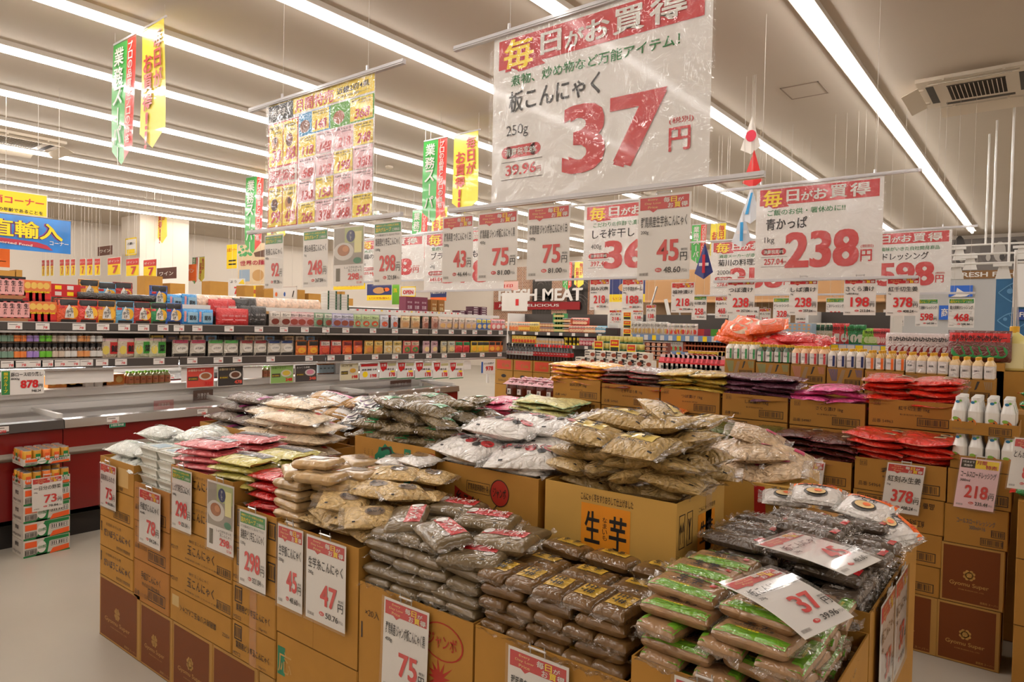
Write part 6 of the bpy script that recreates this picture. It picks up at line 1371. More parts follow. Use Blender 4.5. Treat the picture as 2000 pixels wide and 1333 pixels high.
PB = boxm('chocolate_box', .13, .12, .028, flat((88, 40, 60)), lambda f, w, h: f.rect(w * .2, h * .3, w * .8, h * .7, flat((190, 180, 180))))
for k, (px, n) in enumerate(((887, 1), (903, 2), (918, 2), (929, 4), (945, 4))):
    for j in range(n): place(PB, (UB, at(px, 608, 'x', UB).y, UZ + .03 * j), math.pi / 2, label='flat dark purple box stacked at the right end of the upper board', cat='box', group='flat dark purple boxes')
# posters hanging below the lower shelf
def pst(bg, hd, t, n, c2=None):
    def d(f, w, h):
        f.rect(w * .02, h * .02, w * .98, h * .98, flat(bg)); f.text(t, w * .06, h * .8, h * .12, flat(hd), w * .6, .03, 2)
        f.ell(w * .68, h * .55, w * .24, h * .2, flat((206, 196, 186)), 2); f.ell(w * .68, h * .56, w * .17, h * .14, flat(c2 or (150, 90, 50)), 3); f.rect(w * .06, h * .35, w * .42, h * .55, flat((70, 56, 44)), 2); f.text('おつまみに', w * .08, h * .4, h * .08, YEL, w * .3, .02, 3)
        f.text(n, w * .94, h * .1, h * .18, PRICE if sum(bg) > 300 else flat((226, 90, 70)), w * .3, .05, 3, 'r')
    return d
def shield(f, w, h):
    f.poly([(w * .03, h * .95), (w * .45, h * .95), (w * .42, h * .6), (w * .2, h * .42), (w * .08, h * .6)], SRED); f.text('お買', w * .1, h * .72, h * .16, WHITE, w * .28, .03, 2); f.rect(w * .5, h * .75, w * .96, h * .9, flat((190, 180, 130)), 1)
    f.text('冷凍食品', w * .3, h * .5, h * .12, BLK, w * .55, .02, 2); f.text('178', w * .92, h * .12, h * .24, PRICE, w * .35, .05, 2, 'r'); f.ell(w * .78, h * .42, w * .15, h * .05, YEL, 1); f.rect(0, 0, w, h * .05, GRN)
SP = SX - .02
plate('red poster with a plate of food, left of the black one', 'poster', 364, 418, 718, 757, SP, pst((206, 70, 56), (240, 214, 190), 'お徳用からあげ', '328'), name='food_poster')
plate('black poster with a dark stew and a red box', 'poster', 425, 475, 716, 754, SP, pst((50, 46, 44), (226, 200, 150), 'お酒のおつまみ', '478', (100, 60, 40)), name='food_poster')
plate('light green poster with avocado reading 248', 'poster', 528, 573, 714, 749, SP, pst((140, 176, 96), (90, 120, 30), '冷凍アボカド', '248', (206, 176, 60)), name='food_poster')
plate('dark poster with pink dish right of the green avocado poster', 'poster', 576, 619, 713, 746, SP, pst((66, 60, 58), (226, 220, 214), 'ふっくら赤飯', '348', (206, 130, 150)), name='food_poster')
plate('cream and yellow poster of fruit right of the white post', 'poster', 664, 700, 710, 743, SP, pst((216, 206, 170), (110, 90, 50), '北海道', '198', (210, 160, 60)), name='food_poster')
plate('white poster with red header and yellow spot', 'poster', 703, 739, 709, 741, SP, lambda f, w, h: (f.rect(w * .05, h * .78, w * .95, h * .93, SRED), f.text('業務 調理 食材', w * .1, h * .52, h * .12, BLK, w * .8, .02), f.ell(w * .28, h * .3, w * .14, h * .18, YEL), f.text('198', w * .9, h * .1, h * .2, PRICE, w * .35, .04, 2, 'r')), name='food_poster')
for i, (a, c) in enumerate(((741, 774), (776, 809), (811, 844), (846, 876), (878, 905))): plate('white poster with a red shield below the shelf, %s of five from the left' % ORD[i], 'poster', a, c, 707, 740, SP, shield, name='food_poster')
for i, (a, c, t, b_) in enumerate(((88, 222, 721, 749), (354, 364, 718, 746), (476, 512, 716, 739), (906, 920, 705, 722))): plate('blank white card hanging below the shelf, %s from the left' % ORD[i], 'card', a, c, t, b_, SP, lambda f, w, h: None, name='blank_card')
a = at(2, 745, 'x', SP + .3); 
def tag878(f, w, h):
    f.rect(w * .01, h * .02, w * .2, h * .95, GREENC); f.vtext('国内グループ', w * .105, h * .9, h * .13, YEL, .03, 2); f.text('豚ロース切り落し', w * .22, h * .72, h * .17, BLK, w * .74, .02); f.text('800g', w * .22, h * .58, h * .09, BLK, w * .2, .02); f.text('878', w * .86, h * .25, h * .32, PRICE, w * .42, .05, 2, 'r'); f.text('円', w * .96, h * .25, h * .14, BLK, None, .02, 2, 'r'); f.text('948.24', w * .92, h * .08, h * .1, BLK, w * .22, .02, 2, 'r')
GREENC = flat((50, 130, 70))
plate('white price card reading 878 with green side strip at the left edge', 'price tag', 2, 86, 722, 771, SX + .05, tag878, name='price_tag')
plate('price card reading 978 on a white stand at the end of the shelf unit', 'price tag', 940, 967, 704, 731, SX, lambda f, w, h: (f.rect(0, h * .1, w * .12, h * .9, BLUE), f.text('さつま揚げ', w * .18, h * .7, h * .14, BLK, w * .7, .02), f.text('978', w * .85, h * .25, h * .32, PRICE, w * .55, .05, 2, 'r')), name='price_tag')
p0 = at(954, 731, 'x', SX); b = MB(); b.box(-.02, 0, -.02, .02, -.12, 0, m_wht); tag(b.build('card_stand', loc=(SX - .002, p0.y, p0.z)), 'white post carrying the 978 card', 'stand')
# trays seen on the far freezer
OC = boxm('can_pack', .3, .14, .09, flat((214, 130, 50)), lambda f, w, h: [f.ell(w * (.12 + .25 * i), h * .5, w * .09, h * .3, flat((230, 190, 110))) for i in range(4)])
for px in (135, 170, 205): p = at(px, 768, 'x', -6.25); place(OC, (-6.25, p.y, 1.02), math.pi / 2, label='orange and yellow pack of cans lying on the canopy', cat='can pack', group='orange can packs on the canopy')
gb = MB()
PBT = bottle('small_bottle', .05, .11, mat('bottle_milk', (206, 196, 140), .2, coat=.8), mat('cap_lime', (130, 206, 60), .3), flat((200, 120, 80)), None, text='野菜')
for k in range(7):
    for j in range(2): p = at(256 + 12 * k, 760, 'x', -6.2); place(PBT, (-6.22 - .06 * j, p.y, 1.02), math.pi / 2, label='small bottle with lime green cap on the freezer canopy', cat='bottle', group='lime-capped bottles')
for k in range(5):
    for j in range(2): p = at(500 + 9 * k, 745, 'x', -6.2); place(PBT, (-6.22 - .06 * j, p.y, 1.02), math.pi / 2, label='lime-capped bottle half hidden behind the green poster', cat='bottle', group='lime-capped bottles behind the poster')
TJ = bottle('tea_bottle', .07, .16, mat('bottle_tea', (150, 80, 30), .15, coat=1.0), flat((120, 150, 190)), flat((170, 190, 200)), None, text='茶')
for k in range(5): p = at(623 + 7.5 * k, 750, 'x', -6.25); place(TJ, (-6.25, p.y, 1.02), math.pi / 2, label='amber bottle with pale blue cap left of the white post', cat='bottle', group='amber bottles on the canopy')
# stack of vegetable juice cans on the floor
CAN = MB(); CAN.lathe([(.025, 0), (.0265, .004), (.0265, .088), (.024, .094)], flat((206, 150, 50)), 14); CAN.lathe([(.0, .0945), (.024, .0945), (.024, .096)], SILVER, 14)
can = None
def mkcan(c):
    o = MB(); o.lathe([(.025, 0), (.0265, .004), (.0265, .088), (.024, .094)], flat(c), 14); o = o.build('juice_can', smooth=True)
    t = MB(); t.lathe([(.0245, .093), (.0245, .0965), (.022, .0965)], SILVER, 14); t.build('can_rim', o)
    l = MB(); f = Fr(l, (0, -.0275, 0), (1, 0, 0), (0, 0, 1), .001); f.rect(-.014, .02, .014, .07, flat((226, 90, 40)) if c[0] > 200 else GRN); f.text('野菜', -.012, .035, .016, WHITE, .024, .04, 2); l.build('printed_label', o); return o
cans = [mkcan((214, 156, 50)), mkcan((196, 140, 44)), mkcan((226, 120, 50))]
JW_ = flat((206, 198, 186)); JG = flat((30, 120, 62)); JO = flat((232, 92, 36))
cx0, cx1, cy0, cy1 = -5.462, -5.245, 1.545, 1.815
def juice_case(z0, z1, label, tray=False):
    b = MB(); w, d, h = cx1 - cx0, cy1 - cy0, z1 - z0 - .003; b.box(0, w, 0, d, 0, h, JW_) if not tray else [b.box(*q, JW_) for q in ((0, .004, 0, d, 0, h), (w - .004, w, 0, d, 0, h), (.004, w - .004, 0, .004, 0, h), (.004, w - .004, d - .004, d, 0, h), (.004, w - .004, .004, d - .004, 0, .004))]
    f = Fr(b, (w, 0, 0), (0, 1, 0), (0, 0, 1), .001); L = d
    f.rect(0, 0, L, h * .1, JG); f.poly([(L * .25, 0), (L * .45, h * .98), (L * .98, h * .98), (L * .98, h * .8), (L * .55, h * .75), (L * .5, 0)], JG); f.poly([(L * .55, 0), (L * .62, h * .3), (L * .98, h * .4), (L * .98, h * .1)], JO, 2)
    f.rect(L * .03, h * .55, L * .28, h * .9, JO, 2); f.ell(L * .38, h * .5, L * .1, h * .35, WHITE, 3); f.text('1日分の野菜', L * .3, h * .4, h * .2, JG, L * .17, .03, 4); f.bars(L * .03, h * .12, L * .27, h * .45, BLK, 9, 3); f.bars(L * .58, h * .45, L * .95, h * .75, BLK, 9, 3); f.rect(L * .575, h * .42, L * .955, h * .78, WHITE, 2.5)
    g = Fr(b, (0, 0, 0), (1, 0, 0), (0, 0, 1), .001); g.text('野菜', w * .3, h * .55, h * .25, BLK, w * .3, .03); g.text('190g×20本', w * .1, h * .12, h * .2, GREY, w * .7, .02)
    o = b.build('juice_case', loc=(cx0, cy0, z0)); tag(o, label, 'carton')
for i, (a, c) in enumerate(((0, .115), (.115, .23), (.23, .345), (.345, .46))): juice_case(a, c, 'white, green and orange juice case, %s from the floor' % ORD[i])
juice_case(.46, .52, 'shallow juice tray holding the lower cans', True); juice_case(.605, .655, 'shallow juice tray holding the top cans', True)
for z, lb_ in ((.466, 'golden juice can in the lower open tray'), (.611, 'golden juice can in the top open tray')):
    for i in range(4):
        for j in range(5):
            if z < .5 and 0 < i < 3 and j > 0: continue
            place(cans[(i + j) % 3], (cx0 + .027 + .0543 * i, cy0 + .027 + .054 * j, z), math.pi / 2 if i == 3 else 0, label=lb_, cat='can', group=lb_)
a = at(63, 945, 'x', cx1 + .01); c = at(123, 938, 'x', cx1 + .01)
price_card('white card with red header reading 73 on the juice cases', (cx1 + .012, a.y, .30), (0, 1, 0), (0, -.02, 1), c.y - a.y, .22, title='一日分の野菜', weight='190g', price='73', tax='78.84')
# ------------------------------------------------------------------ third island row, seen over the heaps
m_k3b = m_k3
carton('back row carton under the tan and pink bags', -3.75, -3.05, 2.42, 2.8, 0, 1.04, None, m=m_k3)
carton('back row carton under the black bags', -3.03, -2.5, 2.42, 2.8, 0, 1.04, None, m=m_k3)
carton('back row carton behind the green-banded bags', -2.48, -1.9, 2.42, 2.8, 0, 1.02, None, m=m_k3)
carton('back row carton behind the white jumbo bags', -1.88, -1.3, 2.42, 2.75, 0, 1.05, None, m=m_k3)
carton('yellow-tan carton with a red tape strip right of the orange-square carton', -1.02, -.70, 2.50, 2.9, 0, 1.045, lambda f, w, h: f.poly([(w * .62, h * .8), (w * .76, h * .8), (w * .72, h * .99), (w * .6, h * .99)], flat((190, 30, 36))), m=m_ni)
def lb_tan(f, l, w): f.rect(-l * .1, -w * .44, l * .44, w * .44, WLAB); f.text('しらたき', l * .0, -w * .1, w * .22, BLK, l * .36, .05, 2); f.rect(-l * .1, w * .2, l * .44, w * .44, mat('label_pink', (220, 110, 160), .3, coat=.5), 1.5)
def lb_blk(f, l, w): f.rect(-l * .4, -w * .44, l * .1, w * .44, WLAB); f.ell(-l * .15, 0, l * .2, w * .3, mat('label_violet', (130, 80, 150), .3, coat=.5), 2); f.ell(-l * .15, 0, l * .17, w * .26, OVALW, 3); f.text('黒糸', -l * .26, -w * .1, w * .24, BLK, l * .22, .05, 4)
OVALW = flat((220, 214, 206))
TNB = variants('noodle_bag', 2, .19, .14, .06, body('noodle_tan', (196, 150, 90), crumple=.9, bump=.4, bscale=90), FILMW, lb_tan, a=2.6, c=.6, fin=.02, seed=500)
BLB = variants('noodle_bag', 2, .19, .14, .06, body('noodle_black', (34, 32, 34), crumple=.9), FILMW, lb_blk, a=2.6, c=.6, fin=.02, seed=504)
r = random.Random(5)
for x, y, z in [(-3.36, 2.5, 1.04), (-3.2, 2.5, 1.04), (-3.4, 2.62, 1.05), (-3.22, 2.64, 1.05), (-3.3, 2.55, 1.1), (-3.14, 2.6, 1.1), (-3.5, 2.62, 1.1)]: place(TNB[r.randrange(2)], (x, y, z), r.uniform(-.5, .5), .25, r.uniform(-.2, .2), 'tan noodle bag with pink and white label behind the cream bags', 'konnyaku', 'tan noodle bags')
for x, y, z in [(-2.98, 2.46, 1.04), (-2.8, 2.46, 1.04), (-2.98, 2.6, 1.05), (-2.8, 2.62, 1.05), (-2.9, 2.5, 1.1), (-3.04, 2.58, 1.1), (-2.78, 2.6, 1.1), (-3.0, 2.42, 1.0)]: place(BLB[r.randrange(2)], (x, y, z), r.uniform(-.6, .6), .3, r.uniform(-.2, .2), 'black noodle bag with violet oval label left of the green-banded bags', 'konnyaku', 'black noodle bags')
SEA = variants('noodle_bag', 2, .2, .15, .06, body('seafood_beige', (206, 176, 140), crumple=1.0, mottle=.25, mscale=30), FILM, lambda f, l, w: f.rect(l * .1, w * .1, l * .3, w * .4, mat('label_magenta', (196, 50, 100), .3, coat=.5)), a=2.5, c=.6, fin=.03, seed=510)
for x, y, z in [(-.92, 2.6, 1.045), (-.78, 2.6, 1.045), (-.92, 2.75, 1.05), (-.8, 2.75, 1.05), (-.86, 2.62, 1.1), (-.98, 2.68, 1.1), (-.9, 2.72, 1.15), (-.78, 2.68, 1.09)]: place(SEA[r.randrange(2)], (x, y, z), r.uniform(-.6, .6), r.uniform(0, .4), r.uniform(-.3, .3), 'pale beige bag on the red-taped carton right of the golden bags', 'konnyaku', 'pale beige bags')

# ------------------------------------------------------------------ shelves and displays behind
m_blue = mat('rail_blue', (116, 146, 190), .35, coat=.3); 
def shelf_x(label, px0, px1, pys, Y, rail, depth=.45, post=True, tickets=8, rh=.05):
    m = (px0 + px1) / 2; e = empty('shelf_unit', (0, Y, 0)); tag(e, label, 'shelf'); xs = [at(px0, 650, 'y', Y).x, at(px1, 650, 'y', Y).x]; zz = [at(m, p, 'y', Y).z for p in pys]
    for z in zz:
        b = MB(); b.box(xs[0], xs[1], .0, depth, z - .02, z, m_shelf); b.build('shelf_board', e)
        b = MB(); b.box(xs[0], xs[1], -.014, -.001, z - rh, z + .006, rail); b.build('price_rail', e)
        for k in range(tickets):
            x = xs[0] + (xs[1] - xs[0]) * (k + .5) / tickets; b = MB(); b.box(x - .03, x + .03, -.0165, -.0145, z - rh + .002, z - .002, PAPER if k % 3 else YEL if rail is m_blue else PAPER); b.build('price_ticket', e)
    b = MB(); b.box(xs[0], xs[1], depth, depth + .02, .1, max(zz) + .30, m_dark); b.box(xs[0], xs[1], .05, depth, 0, .1, m_dark); b.build('back_panel', e)
    b = MB(); b.box(xs[0] - .025, xs[0], 0, depth, 0, max(zz) + .3, m_wht); b.box(xs[1], xs[1] + .025, 0, depth, 0, max(zz) + .3, m_wht); b.build('end_panel', e)
    return zz
def row(pr, px0, px1, n, Y, z, label, group=None, dz=0, cat='food pack', rz=0, ry=0, jit=0, dy=.04, back=1, ddy=.08):
    rr = random.Random(int(px0 * 7))
    for i in range(n):
        p = at(px0 + (px1 - px0) * (i + .5) / n, 660, 'y', Y)
        for k in range(back): place(pr[i % len(pr)] if isinstance(pr, list) else pr, (p.x, Y + dy + ddy * k, z + dz), rz + rr.uniform(-jit, jit), 0, ry, label, cat, group)
def pp(c, c2, c3, seed, w=.1, h=.16, t=.03, fnn=lb_curry): return standing('food_pouch', w, h, t, pmat(c), fnn(c2, c3), seed=seed)
z1 = shelf_x('charcoal shelf unit behind the end of the left shelf, with cans and jars', 993, 1186, (650, 674), 9.0, m_dark)
row(pp((226, 170, 130), (226, 120, 60), (230, 210, 190), 600), 985, 1010, 4, 9, z1[0], 'beige snack pouch at the left end of the far charcoal shelf', 'beige snack pouches, far shelf', back=2)
row(pp((232, 130, 60), (240, 190, 80), (220, 200, 180), 601, .07), 1010, 1032, 5, 9, z1[0], 'orange pouch on top of the far charcoal shelf', 'orange pouches, far shelf')
row(pp((226, 190, 70), (200, 150, 40), (226, 210, 150), 602, .07), 1032, 1050, 4, 9, z1[0], 'mustard pouch on top of the far charcoal shelf', 'mustard pouches, far shelf')
fc = boxm('food_can', .085, .08, .075, flat((196, 90, 60)), lambda f, w, h: (f.rect(0, h * .85, w, h, SILVER), f.rect(w * .2, h * .2, w * .8, h * .7, flat((226, 180, 130))))); fg = boxm('food_can', .085, .08, .075, flat((70, 150, 90)), lambda f, w, h: (f.rect(w * .2, h * .2, w * .8, h * .7, flat((206, 190, 120))),))
for k in range(2): row(fc, 1050, 1078, 5, 9, z1[0], 'reddish can on the far charcoal shelf', 'reddish cans, far shelf', dz=.077 * k)
for k in range(4): row(fg, 1078, 1098, 4, 9, z1[0], 'green can in the tall stack on the far charcoal shelf', 'green cans, far shelf', dz=.077 * k)
for k in range(3): row(fc, 1098, 1110, 3, 9, z1[0], 'orange can in the stack right of the green cans', 'orange cans, far shelf', dz=.077 * k)
row(pp((206, 60, 50), (240, 200, 160), (226, 190, 170), 603, .12, .12, .06), 1112, 1140, 5, 9, z1[0], 'red candy bag on the far charcoal shelf', 'red candy bags', back=1)
row(pp((206, 60, 50), (240, 200, 160), (226, 190, 170), 604, .12, .12, .06), 1112, 1140, 5, 9, z1[0], 'red candy bag in the upper layer on the far charcoal shelf', 'red candy bags, upper', dz=.12, dy=.1)
row(pp((226, 120, 60), (240, 210, 170), (230, 200, 180), 605, .12, .12, .06), 1140, 1163, 4, 9, z1[0], 'orange candy bag on the far charcoal shelf', 'orange candy bags')
row(pp((60, 160, 200), (230, 220, 210), (190, 214, 226), 606, .12, .12, .06), 1163, 1180, 3, 9, z1[0], 'sky blue candy bag on the far charcoal shelf', 'sky blue candy bags')
row(pp((226, 170, 40), (206, 60, 30), (240, 210, 90), 607, .08, .13), 998, 1044, 8, 9, z1[1], 'yellow and red pouch on the lower far charcoal shelf', 'yellow and red pouches')
jw = boxm('food_jar', .07, .07, .10, flat((196, 186, 176)), lambda f, w, h: (f.rect(w * .1, h * .2, w * .9, h * .6, flat((216, 170, 110))),)); row(jw, 1044, 1100, 9, 9, z1[1], 'glass jar with pale label on the lower far charcoal shelf', 'pale labelled jars', cat='jar')
yb = boxm('noodle_box', .1, .09, .12, flat((232, 200, 30)), lambda f, w, h: f.text('麺', w * .3, h * .3, h * .4, BLK, w * .4, .04, 2)); row(yb, 1100, 1130, 4, 9, z1[1], 'bright yellow box on the lower far charcoal shelf', 'bright yellow boxes', cat='box')
row(pp((190, 50, 70), (226, 170, 170), (220, 190, 190), 608, .08, .13), 1130, 1160, 5, 9, z1[1], 'crimson pouch on the lower far charcoal shelf', 'crimson pouches')
b = MB(); p = at(1183, 640, 'y', 8.9); p2 = at(1208, 662, 'y', 8.9); b.box(0, p2.x - p.x, 0, .3, 0, .12, mat('dark_crate', (56, 34, 34), .5)); b.box(.02, p2.x - p.x - .02, -.004, 0, .02, .1, DK); tag(b.build('dark_drawer', loc=(p.x, 8.9, at(1195, 657, 'y', 8.9).z)), 'dark brown drawer box beside the far charcoal shelf', 'box')
b = MB(); b.box(0, .12, 0, .12, 0, at(1212, 612, 'y', 8.95).z, m_wht); b.box(-.1, .1, -.02, .3, at(1195, 662, 'y', 8.9).z - .06, at(1195, 660, 'y', 8.9).z - .005, m_wht); tag(b.build('display_post', loc=(at(1208, 660, 'y', 8.95).x, 8.95, 0)), 'white post and ledge between the charcoal and blue-railed shelves', 'post')
z2 = shelf_x('blue-railed shelf unit full of snack packs, behind the pickles', 1225, 1422, (656, 688), 9.0, m_blue, tickets=12, rh=.075)
row([pp((196, 190, 184), (190, 150, 100), (206, 200, 190), 610, .06, .19), pp((210, 204, 198), (206, 170, 90), (190, 180, 170), 611, .06, .18)], 1226, 1300, 20, 9, z2[0], 'silver snack pack in the upper blue-railed shelf', 'silver snack packs', jit=.5, back=2)
row([pp((220, 200, 196), (206, 50, 40), (226, 214, 206), 612, .07, .17), pp((214, 200, 180), (226, 150, 40), (210, 206, 200), 613, .07, .17)], 1300, 1358, 15, 9, z2[0], 'white and red snack pack in the upper blue-railed shelf', 'white and red snack packs', jit=.5)
pens = [boxm('snack_stick', .03, .05, .1, flat(c)) for c in ((206, 60, 60), (140, 50, 90), (90, 170, 60), (80, 90, 160), (200, 110, 60))]
for i, pr_ in enumerate(pens): row(pr_, 1360 + 13 * i, 1373 + 13 * i, 5, 9, z2[0], 'short coloured stick pack in the right half of the upper blue-railed shelf', 'coloured stick packs')
row([pp((196, 196, 190), (140, 180, 120), (206, 206, 200), 614, .07, .15), pp((210, 200, 196), (190, 60, 50), (214, 206, 200), 615, .07, .15)], 1256, 1330, 16, 9, z2[1], 'pale seasoning pack in the lower blue-railed shelf', 'pale seasoning packs')
rc = boxm('tile_box', .08, .08, .07, flat((150, 60, 36)), lambda f, w, h: f.rect(w * .2, h * .2, w * .8, h * .5, flat((196, 110, 70))))
for k in range(2): row(rc, 1334, 1420, 14, 9, z2[1], 'small brown-red box in the lower blue-railed shelf', 'small brown-red boxes', dz=.072 * k, cat='box')
z3 = shelf_x('blue-railed shelf of green and red packs right of the orange bags', 1578, 1738, (674,), 6.6, m_blue, tickets=10, rh=.06)
row(pp((206, 196, 176), (190, 170, 130), (40, 90, 60), 620, .06, .19), 1580, 1624, 10, 6.6, z3[0], 'pale root vegetable pack with dark green top on the nearer blue shelf', 'pale packs with dark green tops', jit=.5)
row(pp((200, 60, 60), (206, 200, 190), (206, 40, 40), 621, .07, .19), 1624, 1652, 6, 6.6, z3[0], 'red-topped pack on the nearer blue shelf', 'red-topped packs', jit=.4)
row(pp((30, 120, 66), (206, 206, 190), (30, 130, 60), 622, .07, .18), 1652, 1684, 7, 6.6, z3[0], 'bottle green pack on the nearer blue shelf', 'bottle green packs', jit=.4)
row(pp((120, 180, 40), (200, 210, 150), (150, 200, 50), 623, .08, .15), 1684, 1708, 5, 6.6, z3[0], 'lime green pack on the nearer blue shelf', 'lime green packs', jit=.4)
row(pp((214, 80, 80), (230, 190, 180), (206, 60, 60), 624, .07, .15), 1708, 1737, 7, 6.6, z3[0], 'coral red pack at the right end of the nearer blue shelf', 'coral red packs', jit=.4)
# cola bottles on cartons
Yc = 7.6; zc = at(1050, 705, 'y', Yc).z; CB2 = bottle('cola_bottle', .068, .22, mat('bottle_cola', (30, 18, 16), .12, coat=1.0), flat((214, 30, 36)), flat((176, 24, 30)), None, sq=2, capw=.36, shoulder=.6, lab=(.3, .55), text='Cola', textm=WHITE, n=12)
CB3 = bottle('cola_bottle', .068, .22, mat('bottle_cola', (30, 18, 16), .12, coat=1.0), BLK, flat((190, 186, 184)), None, sq=2, capw=.36, shoulder=.6, lab=(.3, .55), text='Zero', textm=SRED, n=12)
row(CB3, 985, 1040, 9, Yc, zc, 'dark cola bottle with black cap on the carton display', 'cola bottles with black caps', cat='bottle', back=2)
row(CB2, 1040, 1110, 12, Yc, zc, 'dark cola bottle with red cap on the carton display', 'cola bottles with red caps', cat='bottle', back=2)
for i, (a, c) in enumerate(((968, 1003), (1004, 1041), (1042, 1076), (1077, 1112))):
    xa, xc = at(a, 700, 'y', Yc).x, at(c, 700, 'y', Yc).x
    carton('cola carton with red print, %s from the left in the top layer' % ORD[i], xa, xc, Yc - .01, Yc + .4, zc - .16, zc - .002, lambda f, w, h: (f.rect(w * .1, h * .1, w * .9, h * .9, flat((206, 66, 30))), f.text('Cola', w * .4, h * .3, h * .3, KRAFT, w * .4, .04)), m=KRAFT)
    carton('lower cola carton with hand hole, %s from the left' % ORD[i], xa, xc, Yc - .01, Yc + .4, zc - .36, zc - .162, lambda f, w, h: (f.ell(w * .5, h * .6, w * .14, h * .12, BLK), f.text('500ml', w * .2, h * .2, h * .15, INK, w * .4)), m=KRAFT)
    carton('bottom cola carton, %s from the left' % ORD[i], xa, xc, Yc - .01, Yc + .4, 0, zc - .362, None, m=KRAFT)
# pink-topped baskets of sweet jars
jr = MB(); jr.lathe([(.075, 0), (.085, .02), (.08, .12), (.07, .14)], mat('jar_brown', (92, 32, 20), .2, coat=.8), 12); jo = jr.build('plum_jar', smooth=True); l = MB(); 
pm = mat('pink_wrap', (226, 170, 178), .35, coat=.4, crumple=.6); n = 14; vs = []
for k in range(n): t = 2 * math.pi * k / n; rr_ = .1 + .018 * math.sin(5 * t); vs.append((rr_ * math.cos(t), rr_ * math.sin(t), .11 + .012 * math.sin(7 * t)))
for k in range(n): t = 2 * math.pi * k / n; vs.append((.04 * math.cos(t), .04 * math.sin(t), .16 + .01 * math.sin(3 * t)))
l.add(vs, [(k, (k + 1) % n, n + (k + 1) % n, n + k) for k in range(n)] + [tuple(range(n, 2 * n))], pm); l.add([(v[0] * .6, v[1] * .6, v[2] + .05) for v in vs[:n]] + [(0, 0, .15)], [(k, (k + 1) % n, n) for k in range(n)], pm); l.build('cloth_cover', jo)
l = MB(); l.box(-.02, .02, -.089, -.086, .02, .07, PAPER); f = Fr(l, (-.02, -.0895, .02), e=.001); f.text('梅', .008, .01, .03, BLK, .02, .04); l.build('printed_label', jo)
Yj = 5.0; zj = at(1030, 778, 'y', Yj).z
row(jo, 985, 1082, 5, Yj, zj, 'brown jar with pink cloth cover at the left of the yellow packs', 'brown jars with pink covers', cat='jar', dy=.1, back=2, ddy=.19)
carton('low base carton under the pink-covered jars', at(982, 780, 'y', Yj).x, at(1086, 780, 'y', Yj).x, Yj, Yj + .4, 0, zj - .002, None, m=m_k3)
# curry boxes, cans, promo cards
Yq = 6.6; CU_ = boxm('curry_box', .15, .09, .075, flat((224, 216, 204)), lambda f, w, h: (f.ell(w * .7, h * .45, w * .2, h * .3, flat((150, 66, 36)), 1, 12), f.rect(w * .05, h * .7, w * .45, h * .85, DK), f.rect(w * .05, h * .3, w * .4, h * .5, GREY)))
zq = at(1190, 728, 'y', Yq).z
for k, (a, c, n) in enumerate(((1120, 1290, 9), (1124, 1270, 8), (1138, 1262, 6))): row(CU_, a, c, n, Yq, zq, 'white curry box, %s row of its stack' % ('lowest', 'middle', 'top')[k], 'white curry boxes, %s row' % ('lowest', 'middle', 'top')[k], dz=.077 * k, cat='box', dy=.03 * k)
carton('base carton under the curry boxes', at(1115, 728, 'y', Yq).x, at(1295, 728, 'y', Yq).x, Yq, Yq + .4, 0, zq - .002, None, m=m_k3)
Yk = 7.4; fcn = MB(); fcn.lathe([(.036, 0), (.036, .085)], flat((196, 180, 90)), 12); fcn.lathe([(.0365, 0), (.0365, .02)], flat((60, 110, 60)), 12); fcn.lathe([(.033, .085), (.035, .088)], SILVER, 12); fcn = fcn.build('corn_can', smooth=True)
zk = at(1210, 700, 'y', Yk).z
for k, (a, c, n) in enumerate(((1150, 1262, 14), (1156, 1256, 12), (1162, 1250, 10))): row(fcn, a, c, n, Yk, zk, 'yellow-green food can in the %s layer of the can pyramid' % ('lowest', 'middle', 'top')[k], 'yellow-green cans, %s layer' % ('lowest', 'middle', 'top')[k], dz=.09 * k, cat='can', dy=.03 * k)
mc = boxm('meat_can', .09, .08, .05, flat((120, 50, 34)), lambda f, w, h: (f.ell(w * .5, h * .5, w * .3, h * .35, flat((206, 150, 120)), 1, 12), f.rect(0, 0, w, h * .15, SILVER)))
for k in range(4): row(mc, 1258, 1300, 4, Yk, zk, 'small red-brown can right of the can pyramid', 'small red-brown cans', dz=.052 * k, cat='can')
carton('base carton under the food cans', at(1146, 700, 'y', Yk).x, at(1304, 700, 'y', Yk).x, Yk, Yk + .4, 0, zk - .002, None, m=m_k3)
def promo(f, w, h): f.rect(w * .05, h * .03, w * .95, h * .97, YEL); f.rect(w * .1, h * .5, w * .9, h * .93, flat((214, 40, 36)), 2); f.rect(w * .1, h * .07, w * .9, h * .38, flat((40, 50, 34)), 2); f.text('超特価', w * .2, h * .62, h * .2, YEL, w * .6, .04, 3)
def xcard(label, a, c, t, b_, Y, draw, name='promo_card', cat='sign', th=.004):
    p = at(a, (t + b_) / 2, 'y', Y); q = at(c, (t + b_) / 2, 'y', Y); zt = at((a + c) / 2, t, 'y', Y).z; zb = at((a + c) / 2, b_, 'y', Y).z; b = MB(); b.box(0, q.x - p.x, 0, th, 0, zt - zb, m_poster)
    draw(Fr(b, (0, 0, 0), e=.002), q.x - p.x, zt - zb); o = b.build(name, loc=(p.x, Y, zb)); tag(o, label, cat); return o
for i, (a, c, t, b_) in enumerate(((1160, 1178, 666, 690), (1191, 1210, 663, 688), (1224, 1242, 673, 697))): xcard('red, yellow and black promo card on the can pyramid, %s from the left' % ORD[i], a, c, t, b_, 7.36, promo)
for i in range(4): xcard('promo card in the hanging vertical strip, %s from the top' % ORD[i], 1217 + (i == 3) * -1, 1233, 610 + 16.5 * i, 625 + 16.5 * i, 8.5, promo)
